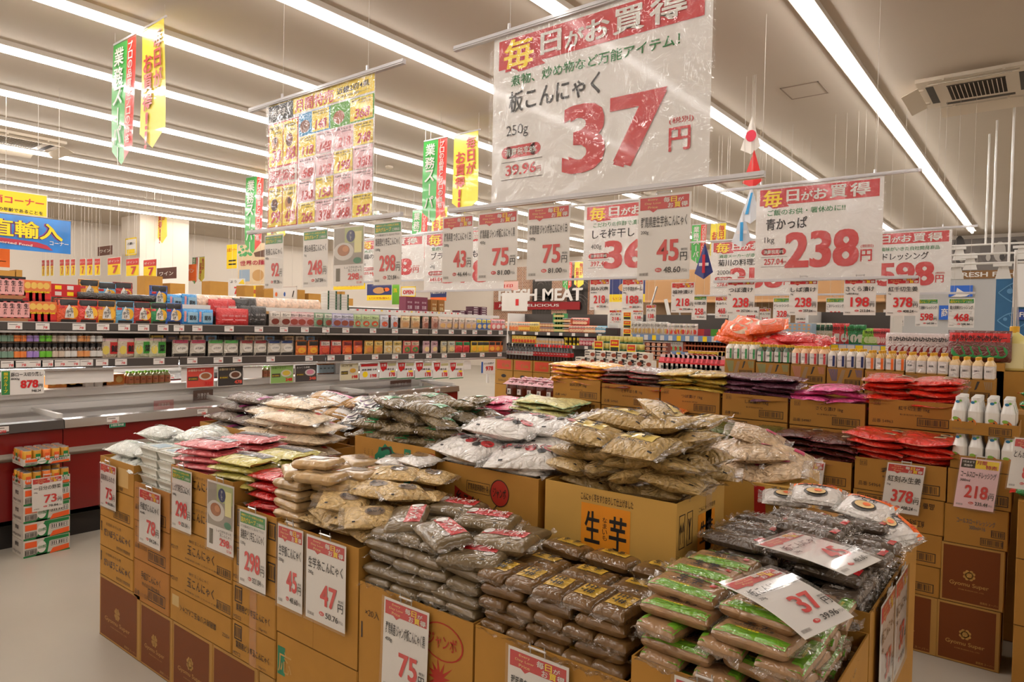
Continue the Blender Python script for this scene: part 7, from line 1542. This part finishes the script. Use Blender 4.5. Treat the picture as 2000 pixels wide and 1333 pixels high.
# ribbon-topped white cartons
Yw = 5.6; zw = at(1360, 729, 'y', Yw).z
tl_ = MB(); tl_.box(-.035, .035, 0, .07, 0, .085, flat((224, 216, 208))); tl_.add([(-.035, 0, .085), (.035, 0, .085), (.035, .07, .085), (-.035, .07, .085), (-.035, .035, .125), (.035, .035, .125)], [(0, 1, 5, 4), (2, 3, 4, 5), (1, 2, 5), (3, 0, 4)], flat((214, 70, 80))); tl_.box(-.035, .035, .03, .04, .12, .145, flat((226, 200, 200))); f = Fr(tl_, (-.035, 0, 0), e=.0015); f.rect(0, .07, .07, .085, flat((206, 40, 50))); f.text('酢', .025, .02, .03, BLK, .02, .05, 2); tl_ = tl_.build('sake_carton')
row(tl_, 1286, 1410, 13, Yw, zw, 'white gable-top carton with red roof in the row behind the yellow-green packs', 'white gable-top cartons with red roofs', cat='carton', back=3, ddy=.085)
carton('base carton under the white gable-top cartons', at(1283, 729, 'y', Yw).x, at(1413, 729, 'y', Yw).x, Yw, Yw + .42, 0, zw - .002, None, m=m_k3)
fb = boxm('flour_carton', .09, .07, .12, flat((206, 196, 180)), lambda f, w, h: (f.rect(0, h * .8, w, h, flat((214, 170, 40))), f.rect(w * .1, h * .55, w * .9, h * .75, flat((206, 60, 50))), f.ell(w * .5, h * .35, w * .2, h * .16, flat((200, 60, 50)), 1, 12)))
Yf_ = 6.3; zf = at(1385, 712, 'y', Yf_).z; row(fb, 1345, 1395, 5, Yf_, zf, 'small cream carton with red circle behind the gable-top cartons', 'small cream cartons with red circles', cat='carton'); carton('base carton under the small cream cartons', at(1342, 712, 'y', Yf_).x, at(1420, 712, 'y', Yf_).x, Yf_, Yf_ + .3, 0, zf - .002, None, m=m_k3)
yc_ = boxm('flour_carton', .07, .07, .12, flat((226, 206, 120)), lambda f, w, h: f.rect(w * .2, h * .2, w * .8, h * .6, flat((90, 110, 130)))); row(yc_, 1396, 1420, 3, Yf_, zf, 'small pale yellow carton right of the cream ones', 'small pale yellow cartons', cat='carton')
# bags above the dressing row
OB = variants('snack_bag', 2, .26, .18, .09, mat('bag_orange', (236, 92, 14), .3, coat=.8, crumple=.6), mat('bag_orange2', (240, 110, 40), .3, coat=.8), lambda f, l, w: (f.ell(0, 0, l * .3, w * .28, mat('bag_window', (216, 190, 160), .3, coat=1, mottle=.3, mscale=30)),), a=3, c=.55, fin=.03, seed=520)
for i, (px, py) in enumerate([(1437, 670), (1475, 669), (1512, 668), (1445, 657), (1487, 656), (1462, 645), (1500, 648)]): p = at(px, py, 'y', 5.5 + .05 * (i % 3)); place(OB[i % 2], p, R_.uniform(-.5, .5), .5 + .3 * (i % 2), R_.uniform(-.3, .3), 'bright orange bag heaped behind the green-striped bottles', 'snack bag', 'bright orange bags')
RB = variants('snack_bag', 2, .24, .16, .07, mat('bag_scarlet', (214, 44, 44), .25, coat=.8, crumple=.6), mat('bag_scarlet2', (220, 60, 56), .25, coat=.8), lambda f, l, w: f.ell(0, 0, l * .34, w * .28, mat('bag_window_red', (216, 150, 130), .3, coat=1, mottle=.3, mscale=30)), a=3, c=.55, fin=.03, seed=524)
for i, (px, py) in enumerate([(1515, 676), (1550, 677), (1580, 679), (1525, 667), (1560, 669), (1590, 675)]): p = at(px, py, 'y', 5.45 + .05 * (i % 2)); place(RB[i % 2], p, R_.uniform(-.4, .4), .35, R_.uniform(-.2, .2), 'scarlet bag heaped right of the orange bags', 'snack bag', 'scarlet bags')
zsup = at(1500, 672, 'y', 5.5).z
carton('support carton under the orange and scarlet bags', at(1425, 672, 'y', 5.5).x, at(1600, 672, 'y', 5.5).x, 5.4, 5.8, 0, zsup - .04, None, m=m_k3)
eg = boxm('egg_pack', .25, .15, .14, flat((160, 186, 206)), lambda f, w, h: [f.ell(w * (.1 + .16 * i), h * (.2 + .22 * j), w * .05, h * .07, flat((220, 170, 120))) for i in range(6) for j in range(4)]); p = at(1556, 662, 'y', 6.4); place(eg, p, label='pale blue dotted pack behind the scarlet bags', cat='food pack')
carton('support carton under the pale blue dotted pack', p.x - .2, p.x + .2, 6.4, 6.6, 0, p.z - .002, None, m=m_k3)
WR = pp((222, 206, 204), (150, 40, 40), (230, 214, 210), 630, .13, .18, .06); p = at(1800, 702, 'y', 5.5); row(WR, 1742, 1856, 9, 5.5, p.z, 'white snack bag with dark red dots behind the cream bottles', 'white snack bags with red dots', back=2); carton('support carton under the white snack bags', at(1740, 702, 'y', 5.5).x, at(1858, 702, 'y', 5.5).x, 5.5, 5.8, 0, p.z - .002, None, m=m_k3)
GRP = pp((110, 50, 46), (40, 140, 70), (206, 44, 40), 632, .12, .2, .07); zz = at(1910, 707, 'y', 5.3).z
row(GRP, 1864, 1962, 6, 5.3, zz, 'tall bag with red top and green lettering on the carton at the right', 'tall red-topped bags', back=2, ddy=.1)
carton('tan carton with small green print under the red-topped bags', at(1863, 707, 'y', 5.3).x, at(1964, 707, 'y', 5.3).x, 5.3, 5.62, 0, zz - .002, lambda f, w, h: f.rect(w * .45, h * .93, w * .75, h * .96, flat((80, 120, 60))), m=KRAFT)
JG_ = bottle('juice_jug', .16, .28, mat('jug_yellow', (222, 208, 130), .2, coat=.8), CAPY, flat((226, 214, 160)), None, text='', capw=.3); p = at(1985, 726, 'y', 5.3)
for k in range(2): place(JG_, (p.x - .02 + .19 * k, 5.42, p.z), label='large pale yellow jug with orange cap at the right edge', cat='bottle', group='large pale yellow jugs')
carton('tan carton under the pale yellow jugs', p.x - .12, p.x + .4, 5.3, 5.62, 0, p.z - .002, None, m=KRAFT)

# ------------------------------------------------------------------ back wall fittings
YWL = 19.93
def wpanel(name, px0, px1, py0, py1, Y, m, draw=None, th=.05, label=None, cat=None, e=.006, st=False):
    a = at(px0, (py0 + py1) / 2, 'y', Y); c = at(px1, (py0 + py1) / 2, 'y', Y); zt = at((px0 + px1) / 2, py0, 'y', Y).z; zb = at((px0 + px1) / 2, py1, 'y', Y).z
    b = MB(); w, h = c.x - a.x, zt - max(zb, 0); b.box(0, w, 0, th, 0, h, m)
    if draw: draw(Fr(b, (0, 0, 0), e=e), w, h)
    o = b.build(name, loc=(a.x, Y, max(zb, 0)))
    if label: tag(o, label, cat)
    if st: struct(o)
    return o
mbr = bpy.data.materials.new('brick_face'); mbr.use_nodes = True; nt = mbr.node_tree; bt = nt.nodes.new('ShaderNodeTexBrick'); tc = nt.nodes.new('ShaderNodeTexCoord'); mp = nt.nodes.new('ShaderNodeMapping'); mp.inputs['Rotation'].default_value = (math.pi / 2, 0, 0)
nt.links.new(tc.outputs['Object'], mp.inputs[0]); nt.links.new(mp.outputs[0], bt.inputs['Vector']); bt.inputs['Scale'].default_value = 5.0; bt.inputs['Color1'].default_value = (*lin((178, 128, 98)), 1); bt.inputs['Color2'].default_value = (*lin((150, 100, 74)), 1); bt.inputs['Mortar'].default_value = (*lin((206, 190, 170)), 1); bt.inputs['Mortar Size'].default_value = .03
nt.links.new(bt.outputs['Color'], nt.nodes['Principled BSDF'].inputs['Base Color']); nt.nodes['Principled BSDF'].inputs['Roughness'].default_value = .8
wpanel('brick_panel', 964, 1158, 520, 640, YWL - .05, mbr, None, .08, st=True)
def d_meat(f, w, h):
    f.rect(w * .0, 0, w * .36, h, DK); f.rect(w * .64, 0, w * 1.0, h, DK)
    for cx, cy in ((.12, .3), (.3, .2), (.8, .35), (.9, .75), (.15, .8)):
        for k in range(1, 5): 
            pts = [(w * cx + .13 * k * math.cos(t), h * cy + .10 * k * math.sin(t)) for t in [i * .5 for i in range(8)]]
            for p, q in zip(pts, pts[1:]): f.poly([p, q, (q[0], q[1] + .02), (p[0], p[1] + .02)], GREY, 2)
wpanel('meat_board', 1040, 1148, 540, 628, YWL - .14, mbr, d_meat, .08, 'dark swirl board on brick behind the meat counter lettering', 'wall panel')
a = at(1139, 575, 'y', YWL - .3); b = MB(); f = Fr(b, (0, 0, 0), e=.02); f.text('FRESH MEAT', 0, 0, at(1100, 563, 'y', YWL - .3).z - at(1100, 588, 'y', YWL - .3).z, flat((232, 226, 220)), at(1140, 575, 'y', YWL - .3).x - at(975, 575, 'y', YWL - .3).x, .05, 2, 'r'); tag(b.build('wall_lettering', loc=(a.x, YWL - .28, at(1100, 588, 'y', YWL - .3).z)), 'large white capital letters of the meat counter on the back wall', 'lettering')
def d_band(f, w, h): f.text('JUICY&DELICIOUS', w * .78, h * .28, h * .44, flat((226, 220, 214)), w * .72, .02, 3, 'r')
wpanel('red_band', 965, 1132, 590, 605, YWL - .24, flat((150, 20, 26)), d_band, .04, 'dark red band with white capitals below the meat counter letters', 'lettering')
m_tan = mat('deli_board', (176, 132, 86), .6); m_tan2 = mat('deli_recess', (140, 112, 82), .7)
wpanel('deli_fascia', 1255, 1728, 522, 585, 19.0, m_tan, None, .9, 'brown fascia board above the deli counter windows', 'wall panel')
wpanel('deli_ledge', 1250, 1728, 585, 590, 18.9, mat('deli_ledge', (196, 150, 104), .5), None, .84, 'thin light ledge under the brown deli fascia', 'ledge')
wpanel('deli_recess', 1255, 1728, 590, 700, 19.75, m_tan2, lambda f, w, h: [f.rect(w * (.02 + .24 * k), h * .45, w * (.22 + .24 * k), h * .62, flat((40, 38, 38))) for k in range(4)], .1, 'dim brown wall with dark windows behind the deli counter', 'wall panel')
wpanel('chiller_case', 1295, 1400, 626, 900, 12.5, flat((60, 58, 56)), lambda f, w, h: (f.frame(0, h * .7, w, h, .05, SILVER, 2), f.rect(w * .5, 0, w * .52, h, SILVER, 2)), .8, 'dark glass chiller case with steel frame behind the snack shelf', 'display case')
wpanel('oven_unit', 1478, 1540, 632, 900, 12.0, flat((50, 46, 44)), lambda f, w, h: (f.frame(0, h * .7, w, h, .06, SILVER, 2),), .6, 'dark oven front with steel frame behind the orange bags', 'oven')
for i, (a, c, t, b_) in enumerate(((1381, 1398, 613, 638), (1405, 1423, 622, 639))): xcard('blank white card on the far counter, %s' % ('larger left one', 'smaller right one')[i], a, c, t, b_, 9.6, lambda f, w, h: None, name='blank_card').location.y += 0; o = COL.objects[-1]; wm = MB(); wm.tube((.06, .01, 0), (.06, .01, -o.location.z), .01, m_wht, 6); wm.build('card_pole', o)
m_fw = mat('fish_wall', (178, 176, 174), .7); wpanel('fish_wall_panel', 1728, 1943, 541, 700, YWL - .06, m_fw, None, .05, st=True)
LB = mat('mural_line', (90, 140, 180), .6)
def d_fish(f, w, h):
    def ol(pts, t=.03):
        for p, q in zip(pts, pts[1:]): f.poly([p, q, (q[0], q[1] + t), (p[0], p[1] + t)], LB, 2)
    for cy, s in ((h * .80, .9), (h * .45, .6)):
        ol([(.05 + s * t, cy + .3 * s * math.sin(math.pi * t)) for t in [i / 12 for i in range(13)]]); ol([(.05 + s * t, cy - .3 * s * math.sin(math.pi * t)) for t in [i / 12 for i in range(13)]]); f.ell(.05 + .25 * s, cy + .05, .07 * s, .07 * s, LB, 2, 10)
        for k in range(4): ol([(.3 + .12 * k + .05 * math.sin(q), cy - .15 + q * .08) for q in range(5)], .02)
wpanel('fish_mural', 1943, 2100, 541, 700, YWL - .06, mat('mural_blue', (36, 92, 132), .6, mottle=.1, mscale=2), d_fish, .05, 'deep blue mural with pale fish outlines at the right edge', 'mural')
wpanel('fish_band', 1850, 2100, 527, 543, YWL - .1, mat('band_brown', (132, 92, 46), .6), lambda f, w, h: f.text('FRESH FISH & SUSHI', w * .08, h * .2, h * .6, flat((220, 214, 206)), w * .84, .03, 2), .08, 'brown band with white fish counter lettering at the right', 'lettering')
def d_frieze(f, w, h):
    r = random.Random(2); cs = [flat((60, 54, 50)), flat((150, 142, 134)), flat((96, 88, 82)), flat((180, 172, 164))]
    for k in range(9): x = w * (.02 + .11 * k); f.ell(x + .2, h * r.uniform(.3, .7), w * .05, h * r.uniform(.25, .45), cs[k % 4], 1.5 + .3 * k, 14); f.ell(x + .25, h * .4, w * .02, h * .12, cs[(k + 1) % 4], 4.5 + .1 * k, 10)
wpanel('photo_frieze', 1850, 2100, 463, 527, YWL - .08, flat((110, 102, 96)), d_frieze, .06, 'black and white photo frieze of hands and fish above the brown band', 'mural')
def hok(f, w, h): f.rect(0, 0, w, h, flat((20, 90, 190))); f.poly([(w * .1, 0), (w * .3, h * .2), (w * .35, h * .8), (w * .6, h * .45), (w * .95, h * .3), (w * .75, h * .05), (w * .5, 0)], WHITE, 2)
wpanel('blue_square', 1853, 1900, 558, 580, YWL - .12, WHITE, hok, .05, 'blue sign square with a white island shape', 'sign', e=.01); wpanel('blue_square', 1834, 1856, 597, 625, YWL - .12, WHITE, lambda f, w, h: (f.rect(0, 0, w, h, flat((20, 90, 190))), f.text('商', w * .2, h * .2, h * .6, WHITE, w * .6, .03, 2)), .05, 'blue sign square with a white shop character', 'sign', e=.01)
wpanel('blue_square', 1986, 2030, 605, 625, YWL - .16, flat((24, 60, 140)), lambda f, w, h: f.text('FISH', w * .12, h * .25, h * .5, WHITE, w * .7, .03, 2), .05, 'dark blue strip sign with white F at the right edge', 'sign', e=.01)
b = MB(); f = Fr(b, (0, 0, 0), e=.01); hh = 1.0; f.rect(0, 0, .22, hh, flat((220, 214, 208))); f.rect(.22, hh * .8, .7, hh, flat((220, 214, 208))); f.rect(.22, hh * .42, .6, hh * .6, flat((220, 214, 208))); b.box(0, .22, 0, .05, 0, hh, flat((220, 214, 208))); b.box(.22, .7, 0, .05, hh * .8, hh, flat((220, 214, 208))); b.box(.22, .6, 0, .05, hh * .42, hh * .6, flat((220, 214, 208))); p = at(1977, 600, 'y', YWL - .2); tag(b.build('wall_letter', loc=(p.x, YWL - .2, at(1990, 600, 'y', YWL - .2).z)), 'huge white capital F on the blue mural', 'lettering')
# white rail rack hanging near the fish counter
e = empty('ceiling_rack', (0, 0, 0)); tag(e, 'white ceiling rail rack with hooks in front of the fish counter', 'rack'); b = MB()
for k, (py, Y) in enumerate(((479, 10.0), (497, 9.4), (515, 8.8))):
    a = at(1857, py + 2, 'y', Y); b.tube((a.x, Y, a.z), (a.x + 2.6, Y, a.z), .012, m_wht, 6)
a = at(1857, 481, 'y', 10.0); c = at(1857, 517, 'y', 8.8); b.tube(a, c, .01, m_wht, 6); a2 = Vector((a.x + .9, a.y, a.z)); c2 = Vector((c.x + .9, c.y, c.z)); b.tube(a2, c2, .01, m_wht, 6); b.build('rail', e)
b = MB()
for q, yy, zz_ in ((at(1925, 478, 'y', 10).x, 10.0, a.z), (at(1938, 495, 'y', 9.4).x, 9.4, at(1938, 496, 'y', 9.4).z), (at(1970, 512, 'y', 8.8).x, 8.8, at(1970, 513, 'y', 8.8).z)): b.tube((q, yy, zz_), (q, yy, CH), .012, m_wht, 6)
b.build('drop_rod', e)
for k, (px, py) in enumerate(((1872, 483), (1893, 500), (1866, 517), (1958, 515), (1995, 480))):
    p = at(px, py, 'y', (10.0, 9.4, 8.8, 8.8, 10.0)[k]); b = MB(); b.box(p.x - .08, p.x + .08, p.y - .03, p.y + .03, p.z - .03, p.z, m_wht); b.add([(p.x - .03, p.y, p.z - .03), (p.x + .05, p.y, p.z - .03), (p.x + .08, p.y, p.z - .16), (p.x - .06, p.y, p.z - .16), (p.x - .03, p.y + .02, p.z - .03), (p.x + .05, p.y + .02, p.z - .03), (p.x + .08, p.y + .02, p.z - .16), (p.x - .06, p.y + .02, p.z - .16)], [(3, 2, 1, 0), (4, 5, 6, 7), (0, 1, 5, 4), (1, 2, 6, 5), (2, 3, 7, 6), (3, 0, 4, 7)], m_wht); b.build('spot_lamp', e)
b = MB(); p = at(1984, 500, 'y', 7.0); q = at(1980, 690, 'y', 7.0)
for k in range(5): b.tube(p, (q.x + .018 * k - .03, q.y, q.z + .1 * (k % 2)), .003, WIRE, 4)
b.tube(p + Vector((0, .02, .05)), (q.x + .02, q.y, 0), .012, m_wht, 6); tag(b.build('bag_stand', loc=(0, 0, 0)), 'thin white pole with hanging strings near the right edge', 'stand')
# two slanting white poles behind the cards
b = MB(); b.tube(at(1300, 585, 'y', 9.8), at(1313, 645, 'y', 9.8), .03, m_wht, 6); q = at(1313, 645, 'y', 9.8); b.tube(q, (q.x, q.y, 0), .03, m_wht, 6); b.tube(at(1325, 600, 'y', 9.8), at(1333, 640, 'y', 9.8), .015, SILVER, 6); b.tube(at(1283, 560, 'y', 9.8), at(1272, 596, 'y', 9.8), .015, SILVER, 6); tag(b.build('slanting_poles'), 'slanting white and steel poles behind the hanging pickle cards', 'pole')

# ------------------------------------------------------------------ far left shelves and signs
FX = -11.6
b = MB(); ya, yc = at(-40, 560, 'x', FX).y, at(880, 560, 'x', FX).y; zt = 1.93
e = empty('wall_shelf_unit', (FX, ya, 0)); tag(e, 'white shelf unit along the far left side with cards along its top', 'shelf'); L = yc - ya
b = MB(); b.box(-.5, 0, 0, L, 0, .15, m_kick); b.box(-.5, -.46, 0, L, .15, zt, m_wht); b.build('back_panel', e)
for z in (.5, .9, 1.3, 1.65, zt): b = MB(); b.box(-.48, 0, 0, L, z - .03, z, m_wht); b.build('shelf_board', e)
r = random.Random(9); cm = [flat(c) for c in ((150, 110, 60), (196, 180, 160), (120, 40, 40), (60, 80, 60), (206, 190, 90), (90, 60, 110))]
bx_ = [boxm('wine_box', .16, .2, .22, m) for m in cm]
for k in range(30):
    for z in (1.3, 1.65): place(bx_[r.randrange(6)], (FX - .08, ya + .2 + k * L / 31, z), math.pi / 2, label='box on the far left white shelf unit', cat='box', group='boxes on the far left shelf unit')
for i, (a, c, t, h) in enumerate(((-6, 30, 547, .3), (31, 44, 545, .32), (283, 318, 556, .36), (332, 362, 566, .26), (410, 446, 560, .34), (478, 496, 562, .3), (516, 534, 565, .32), (582, 596, 570, .28), (603, 640, 570, .22), (668, 674, 582, .3), (676, 690, 590, .16))):
    p = at(a, t, 'x', FX - .15); q = at(c, t, 'x', FX - .15); carton('brown carton on top of the far left shelf unit, %s from the left' % ORD[i], 0, q.y - p.y, 0, .3, 0, h, None, m=KRAFT); o = COL.objects[-1]; o.rotation_euler = (0, 0, math.pi / 2); o.location = (FX - .15, (p.y + q.y) / 2, zt)
def seven(f, w, h): f.rect(w * .03, h * .03, w * .97, h * .97, YEL); f.rect(w * .03, h * .62, w * .97, h * .97, flat((206, 50, 50)), 2); f.text('7', w * .6, h * .1, h * .45, SRED, w * .4, .06, 3, 'c'); f.text('ポイント', w * .1, h * .72, h * .14, WHITE, w * .8, .03, 3)
def pcard(label, a, c, t, b_, X, draw, name='promo_card', cat='sign'):
    return plate(label, cat, a, c, t, b_, X, draw, name=name)
def xc(label, a, c, t, b_, Y, draw, wires=True):
    o = xcard(label, a, c, t, b_, Y, draw, name='hanging_card', cat='hanging sign')
    if wires:
        w = max(v.co.x for v in o.data.vertices); h = max(v.co.z for v in o.data.vertices); m = o.location
        for q in (.2, .8): wm = MB(); wm.tube((w * q, .002, h - .01), (w * q, .002, CH - m.z), .002, WIRE, 4); wm.build('hanging_wire', o)
bpy.context.view_layer.update()
for i, a in enumerate((82, 91, 99, 117, 128, 139, 156, 170, 185)): xc('small red and yellow sign with a 7, %s from the left' % ORD[i], a, a + (5.5 if i < 3 else 8 if i < 6 else 11), 508 - i * .4, 540 - i * .2, 5.7 - .04 * i, seven)
for i, a in enumerate((210, 246, 280)): xc('larger red and yellow sign with a 7, %s of three' % ORD[i], a, a + 26, 503 + i * 2, 538 + i * 2, 5.9, seven)
def wine(f, w, h): f.rect(0, 0, w, h, flat((92, 44, 28))); f.text('ワイン', w * .15, h * .3, h * .35, WHITE, w * .7, .04, 2)
xc('brown hanging sign with white wine lettering', 306, 345, 523, 545, 6.2, wine); xc('small brown hanging sign above the 7 signs', 191, 220, 481, 499, 6.6, wine)
xc('small white and yellow notice above the 7 signs', 245, 267, 465, 499, 6.9, lambda f, w, h: (f.frame(0, 0, w, h, .03, YEL), f.rect(w * .15, h * .1, w * .85, h * .35, YEL, 2), f.text('お願い', w * .2, h * .6, h * .15, BLK, w * .6, .03, 2)))
xc('orange hanging sign beside the small banner pair', 360, 384, 517, 549, 8.6, lambda f, w, h: (f.rect(0, 0, w, h, ORANGE), f.text('パン', w * .3, h * .5, h * .25, WHITE, w * .5, .03, 2)))
xc('yellow hanging sign left of the green-leaf poster', 443, 463, 478, 525, 9.0, lambda f, w, h: (f.rect(0, 0, w, h, YEL), f.text('お酒コーナー', w * .05, h * .7, h * .15, SRED, w * .9, .03, 2), f.rect(w * .2, h * .3, w * .9, h * .36, BLK, 2), f.rect(w * .2, h * .15, w * .9, h * .21, BLK, 2)))
def leaf(f, w, h):
    f.rect(0, 0, w, h, flat((226, 200, 160))); r = random.Random(4)
    for k in range(16): f.ell(w * r.uniform(.02, .5), h * r.uniform(.72, .98), w * .06, h * .035, flat((70, 160, 90)), 2 + .05 * k, 9)
    f.text('世界の麺', w * .08, h * .47, h * .13, flat((176, 30, 60)), w * .84, .05, 5); f.rect(w * .05, h * .08, w * .42, h * .38, flat((150, 170, 190)), 2); f.ell(w * .7, h * .22, w * .2, h * .14, flat((196, 150, 90)), 2); f.poly([(w * .55, h * .78), (w, h * .85), (w, h * .65), (w * .6, h * .68)], flat((96, 60, 40)), 3)
xc('poster with green leaves and red world noodle lettering', 465, 522, 477, 556, 8.6, leaf)
xc('poster with red 79 price below the yellow sign', 447, 478, 545, 583, 8.0, lambda f, w, h: (f.text('79', w * .85, h * .2, h * .4, PRICE, w * .5, .06, 2, 'r'), f.text('よう', w * .1, h * .8, h * .12, BLK, w * .4, .02, 2), f.poly([(w * .6, h * .75), (w * .9, h * .98), (w, h * .7)], YEL, 2)))
xc('yellow and red monthly sale card near the brown cartons', 487, 513, 558, 590, 8.0, lambda f, w, h: (f.rect(0, 0, w, h, YEL), f.text('月間特売', w * .05, h * .5, h * .25, SRED, w * .9, .05, 2)))
xc('white framed poster with small bottles drawing', 533, 580, 560, 590, 7.8, lambda f, w, h: (f.frame(0, 0, w, h, .02, flat((206, 190, 180))), f.ell(w * .15, h * .5, w * .05, h * .15, ORANGE, 2, 10), f.ell(w * .5, h * .5, w * .04, h * .15, BLUE, 2, 10), f.poly([(w * .8, h * .3), (w * .84, h * .3), (w * .9, h * .7), (w * .86, h * .72)], DK, 2)))
def navy(f, w, h): f.rect(0, 0, w, h, flat((40, 50, 110))); f.rect(0, 0, w, h * .32, YEL, 2); f.ell(w * .5, h * .6, w * .25, h * .2, flat((206, 150, 90)), 3, 14); f.ell(w * .8, h * .65, w * .12, h * .12, ORANGE, 3, 12); f.text('いつでも安い', w * .1, h * .08, h * .12, SRED, w * .8, .03, 3)
xc('navy and yellow poster half hidden behind the hanging photo card', 652, 714, 495, 566, 8.6, navy); xc('navy and yellow poster below the card reading 298', 717, 765, 555, 587, 8.6, navy); xc('narrow navy and yellow poster between two pickle cards', 1191, 1260, 543, 590, 10.5, navy)
xc('narrow green poster with yellow lettering', 766, 780, 556, 595, 9.0, lambda f, w, h: (f.rect(0, 0, w, h, flat((110, 180, 40))), f.text('5%', w * .2, h * .6, h * .2, YEL, w * .5, .04, 2)))
xc('white card with red OPEN lettering', 783, 812, 560, 580, 9.0, lambda f, w, h: (f.frame(0, 0, w, h, .02, YEL), f.text('OPEN', w * .15, h * .25, h * .4, SRED, w * .7, .05, 2)))
xc('navy and orange sheet about large orders', 841, 872, 565, 588, 9.0, lambda f, w, h: (f.rect(0, 0, w, h, NAVY), f.rect(0, 0, w, h * .3, ORANGE, 2), f.text('大量注文承ります', w * .05, h * .6, h * .2, WHITE, w * .9, .03, 3)))
xc('pink strip sign with red lettering above the far shelf', 915, 1012, 551, 568, 9.5, lambda f, w, h: (f.rect(0, 0, w, h, flat((236, 186, 176))), f.text('このPOPが', w * .3, h * .3, h * .4, BLK, w * .3, .02, 2), f.text('目印', w * .65, h * .3, h * .4, SRED, w * .25, .04, 2)))
xc('blank white hanging card with red edge mark beside the meat letters', 980, 1030, 572, 608, 11.0, lambda f, w, h: f.text('1', w * .55, h * .3, h * .35, PRICE, w * .12, .05, 2))
# ------------------------------------------------------------------ tidy up and give every repeat its own place in its label
def pxy(v):
    d = v - Vector((0, 0, 1.6)); z = d.dot(CF); return (1000 + 1337.7 * d.dot(CR) / z if z > 0 else 0, z)
bpy.context.view_layer.update()
dead = [o for o in bpy.data.objects if o.parent is None and o.type in ('MESH', 'EMPTY') and not o.get('label') and o.get('kind') != 'structure']
for o in dead:
    for c in list(o.children_recursive): bpy.data.objects.remove(c)
    bpy.data.objects.remove(o)
_o = 'first second third fourth fifth sixth seventh eighth ninth tenth eleventh twelfth thirteenth fourteenth fifteenth sixteenth seventeenth eighteenth nineteenth twentieth'.split()
def onum(i):
    if i < 20: return _o[i]
    t = ['twenty', 'thirty', 'forty', 'fifty', 'sixty'][(i + 1) // 10 - 2]; u = (i + 1) % 10
    return t + '-' + _o[u - 1] if u else {'twenty': 'twentieth', 'thirty': 'thirtieth', 'forty': 'fortieth', 'fifty': 'fiftieth', 'sixty': 'sixtieth'}[t]
def shorten(t, n):
    seps = (' beside ', ' behind ', ' beyond ', ' between ', ' above ', ' below ', ' under ', ' in the ', ' on the ', ' left of ', ' right of ', ' along ', ' seen ', ' at the ', ' with ', ', ', ' near ', ' lying ', ' standing ', ' leaning ', ' stacked ', ' heaped ', ' and ')
    while len(t.split()) > n:
        k = max(t.rfind(s) for s in seps)
        if k <= 0: t = ' '.join(t.split()[:n]); break
        t = t[:k]
    return t
groups = {}
for o in bpy.data.objects:
    if o.parent is None and o.get('label'): groups.setdefault(o['label'], []).append(o)
for lab, L in groups.items():
    if len(L) == 1: 
        if len(lab.split()) > 16: L[0]['label'] = shorten(lab, 16)
        continue
    if 'group' not in L[0]: 
        for o in L: o['group'] = shorten(lab, 8)
    info = [(o, *pxy(o.location), o.location.z) for o in L]
    zs = sorted(set(round(i[3], 3) for i in info)); lv = [[zs[0]]]
    for z in zs[1:]:
        if z - lv[-1][-1] > .014 and z - lv[-1][0] > .022: lv.append([z])
        else: lv[-1].append(z)
    nl = len(lv); ztop = {z: k for k, q in enumerate(lv) for z in q}
    for k in range(nl):
        row_ = sorted([i for i in info if ztop[round(i[3], 3)] == k], key=lambda i: i[1])
        # depth rows
        ys = sorted(i[0].location.y if max(abs(j[0].location.x - row_[0][0].location.x) for j in row_) > .3 or len(row_) < 3 else -i[0].location.x for i in row_)
        if nl == 1: lt = ''
        elif k == nl - 1: lt = ', top layer'
        elif k == 0: lt = ', lowest layer'
        else: lt = ', %s layer down' % onum(nl - 1 - k)
        for r_, i in enumerate(row_):
            pos = '' if len(row_) == 1 else (', leftmost' if r_ == 0 else ', rightmost' if r_ == len(row_) - 1 else ', %s from left' % onum(r_))
            suf = pos + lt
            i[0]['label'] = shorten(lab, 16 - len(suf.split())) + suf
seen_ = {}
for o in bpy.data.objects:
    if o.parent is None and o.get('label'):
        if o['label'] in seen_: seen_[o['label']].append(o.name)
        else: seen_[o['label']] = [o.name]
for k, v in seen_.items():
    if len(v) > 1: print('DUPLABEL', k, v[:3])
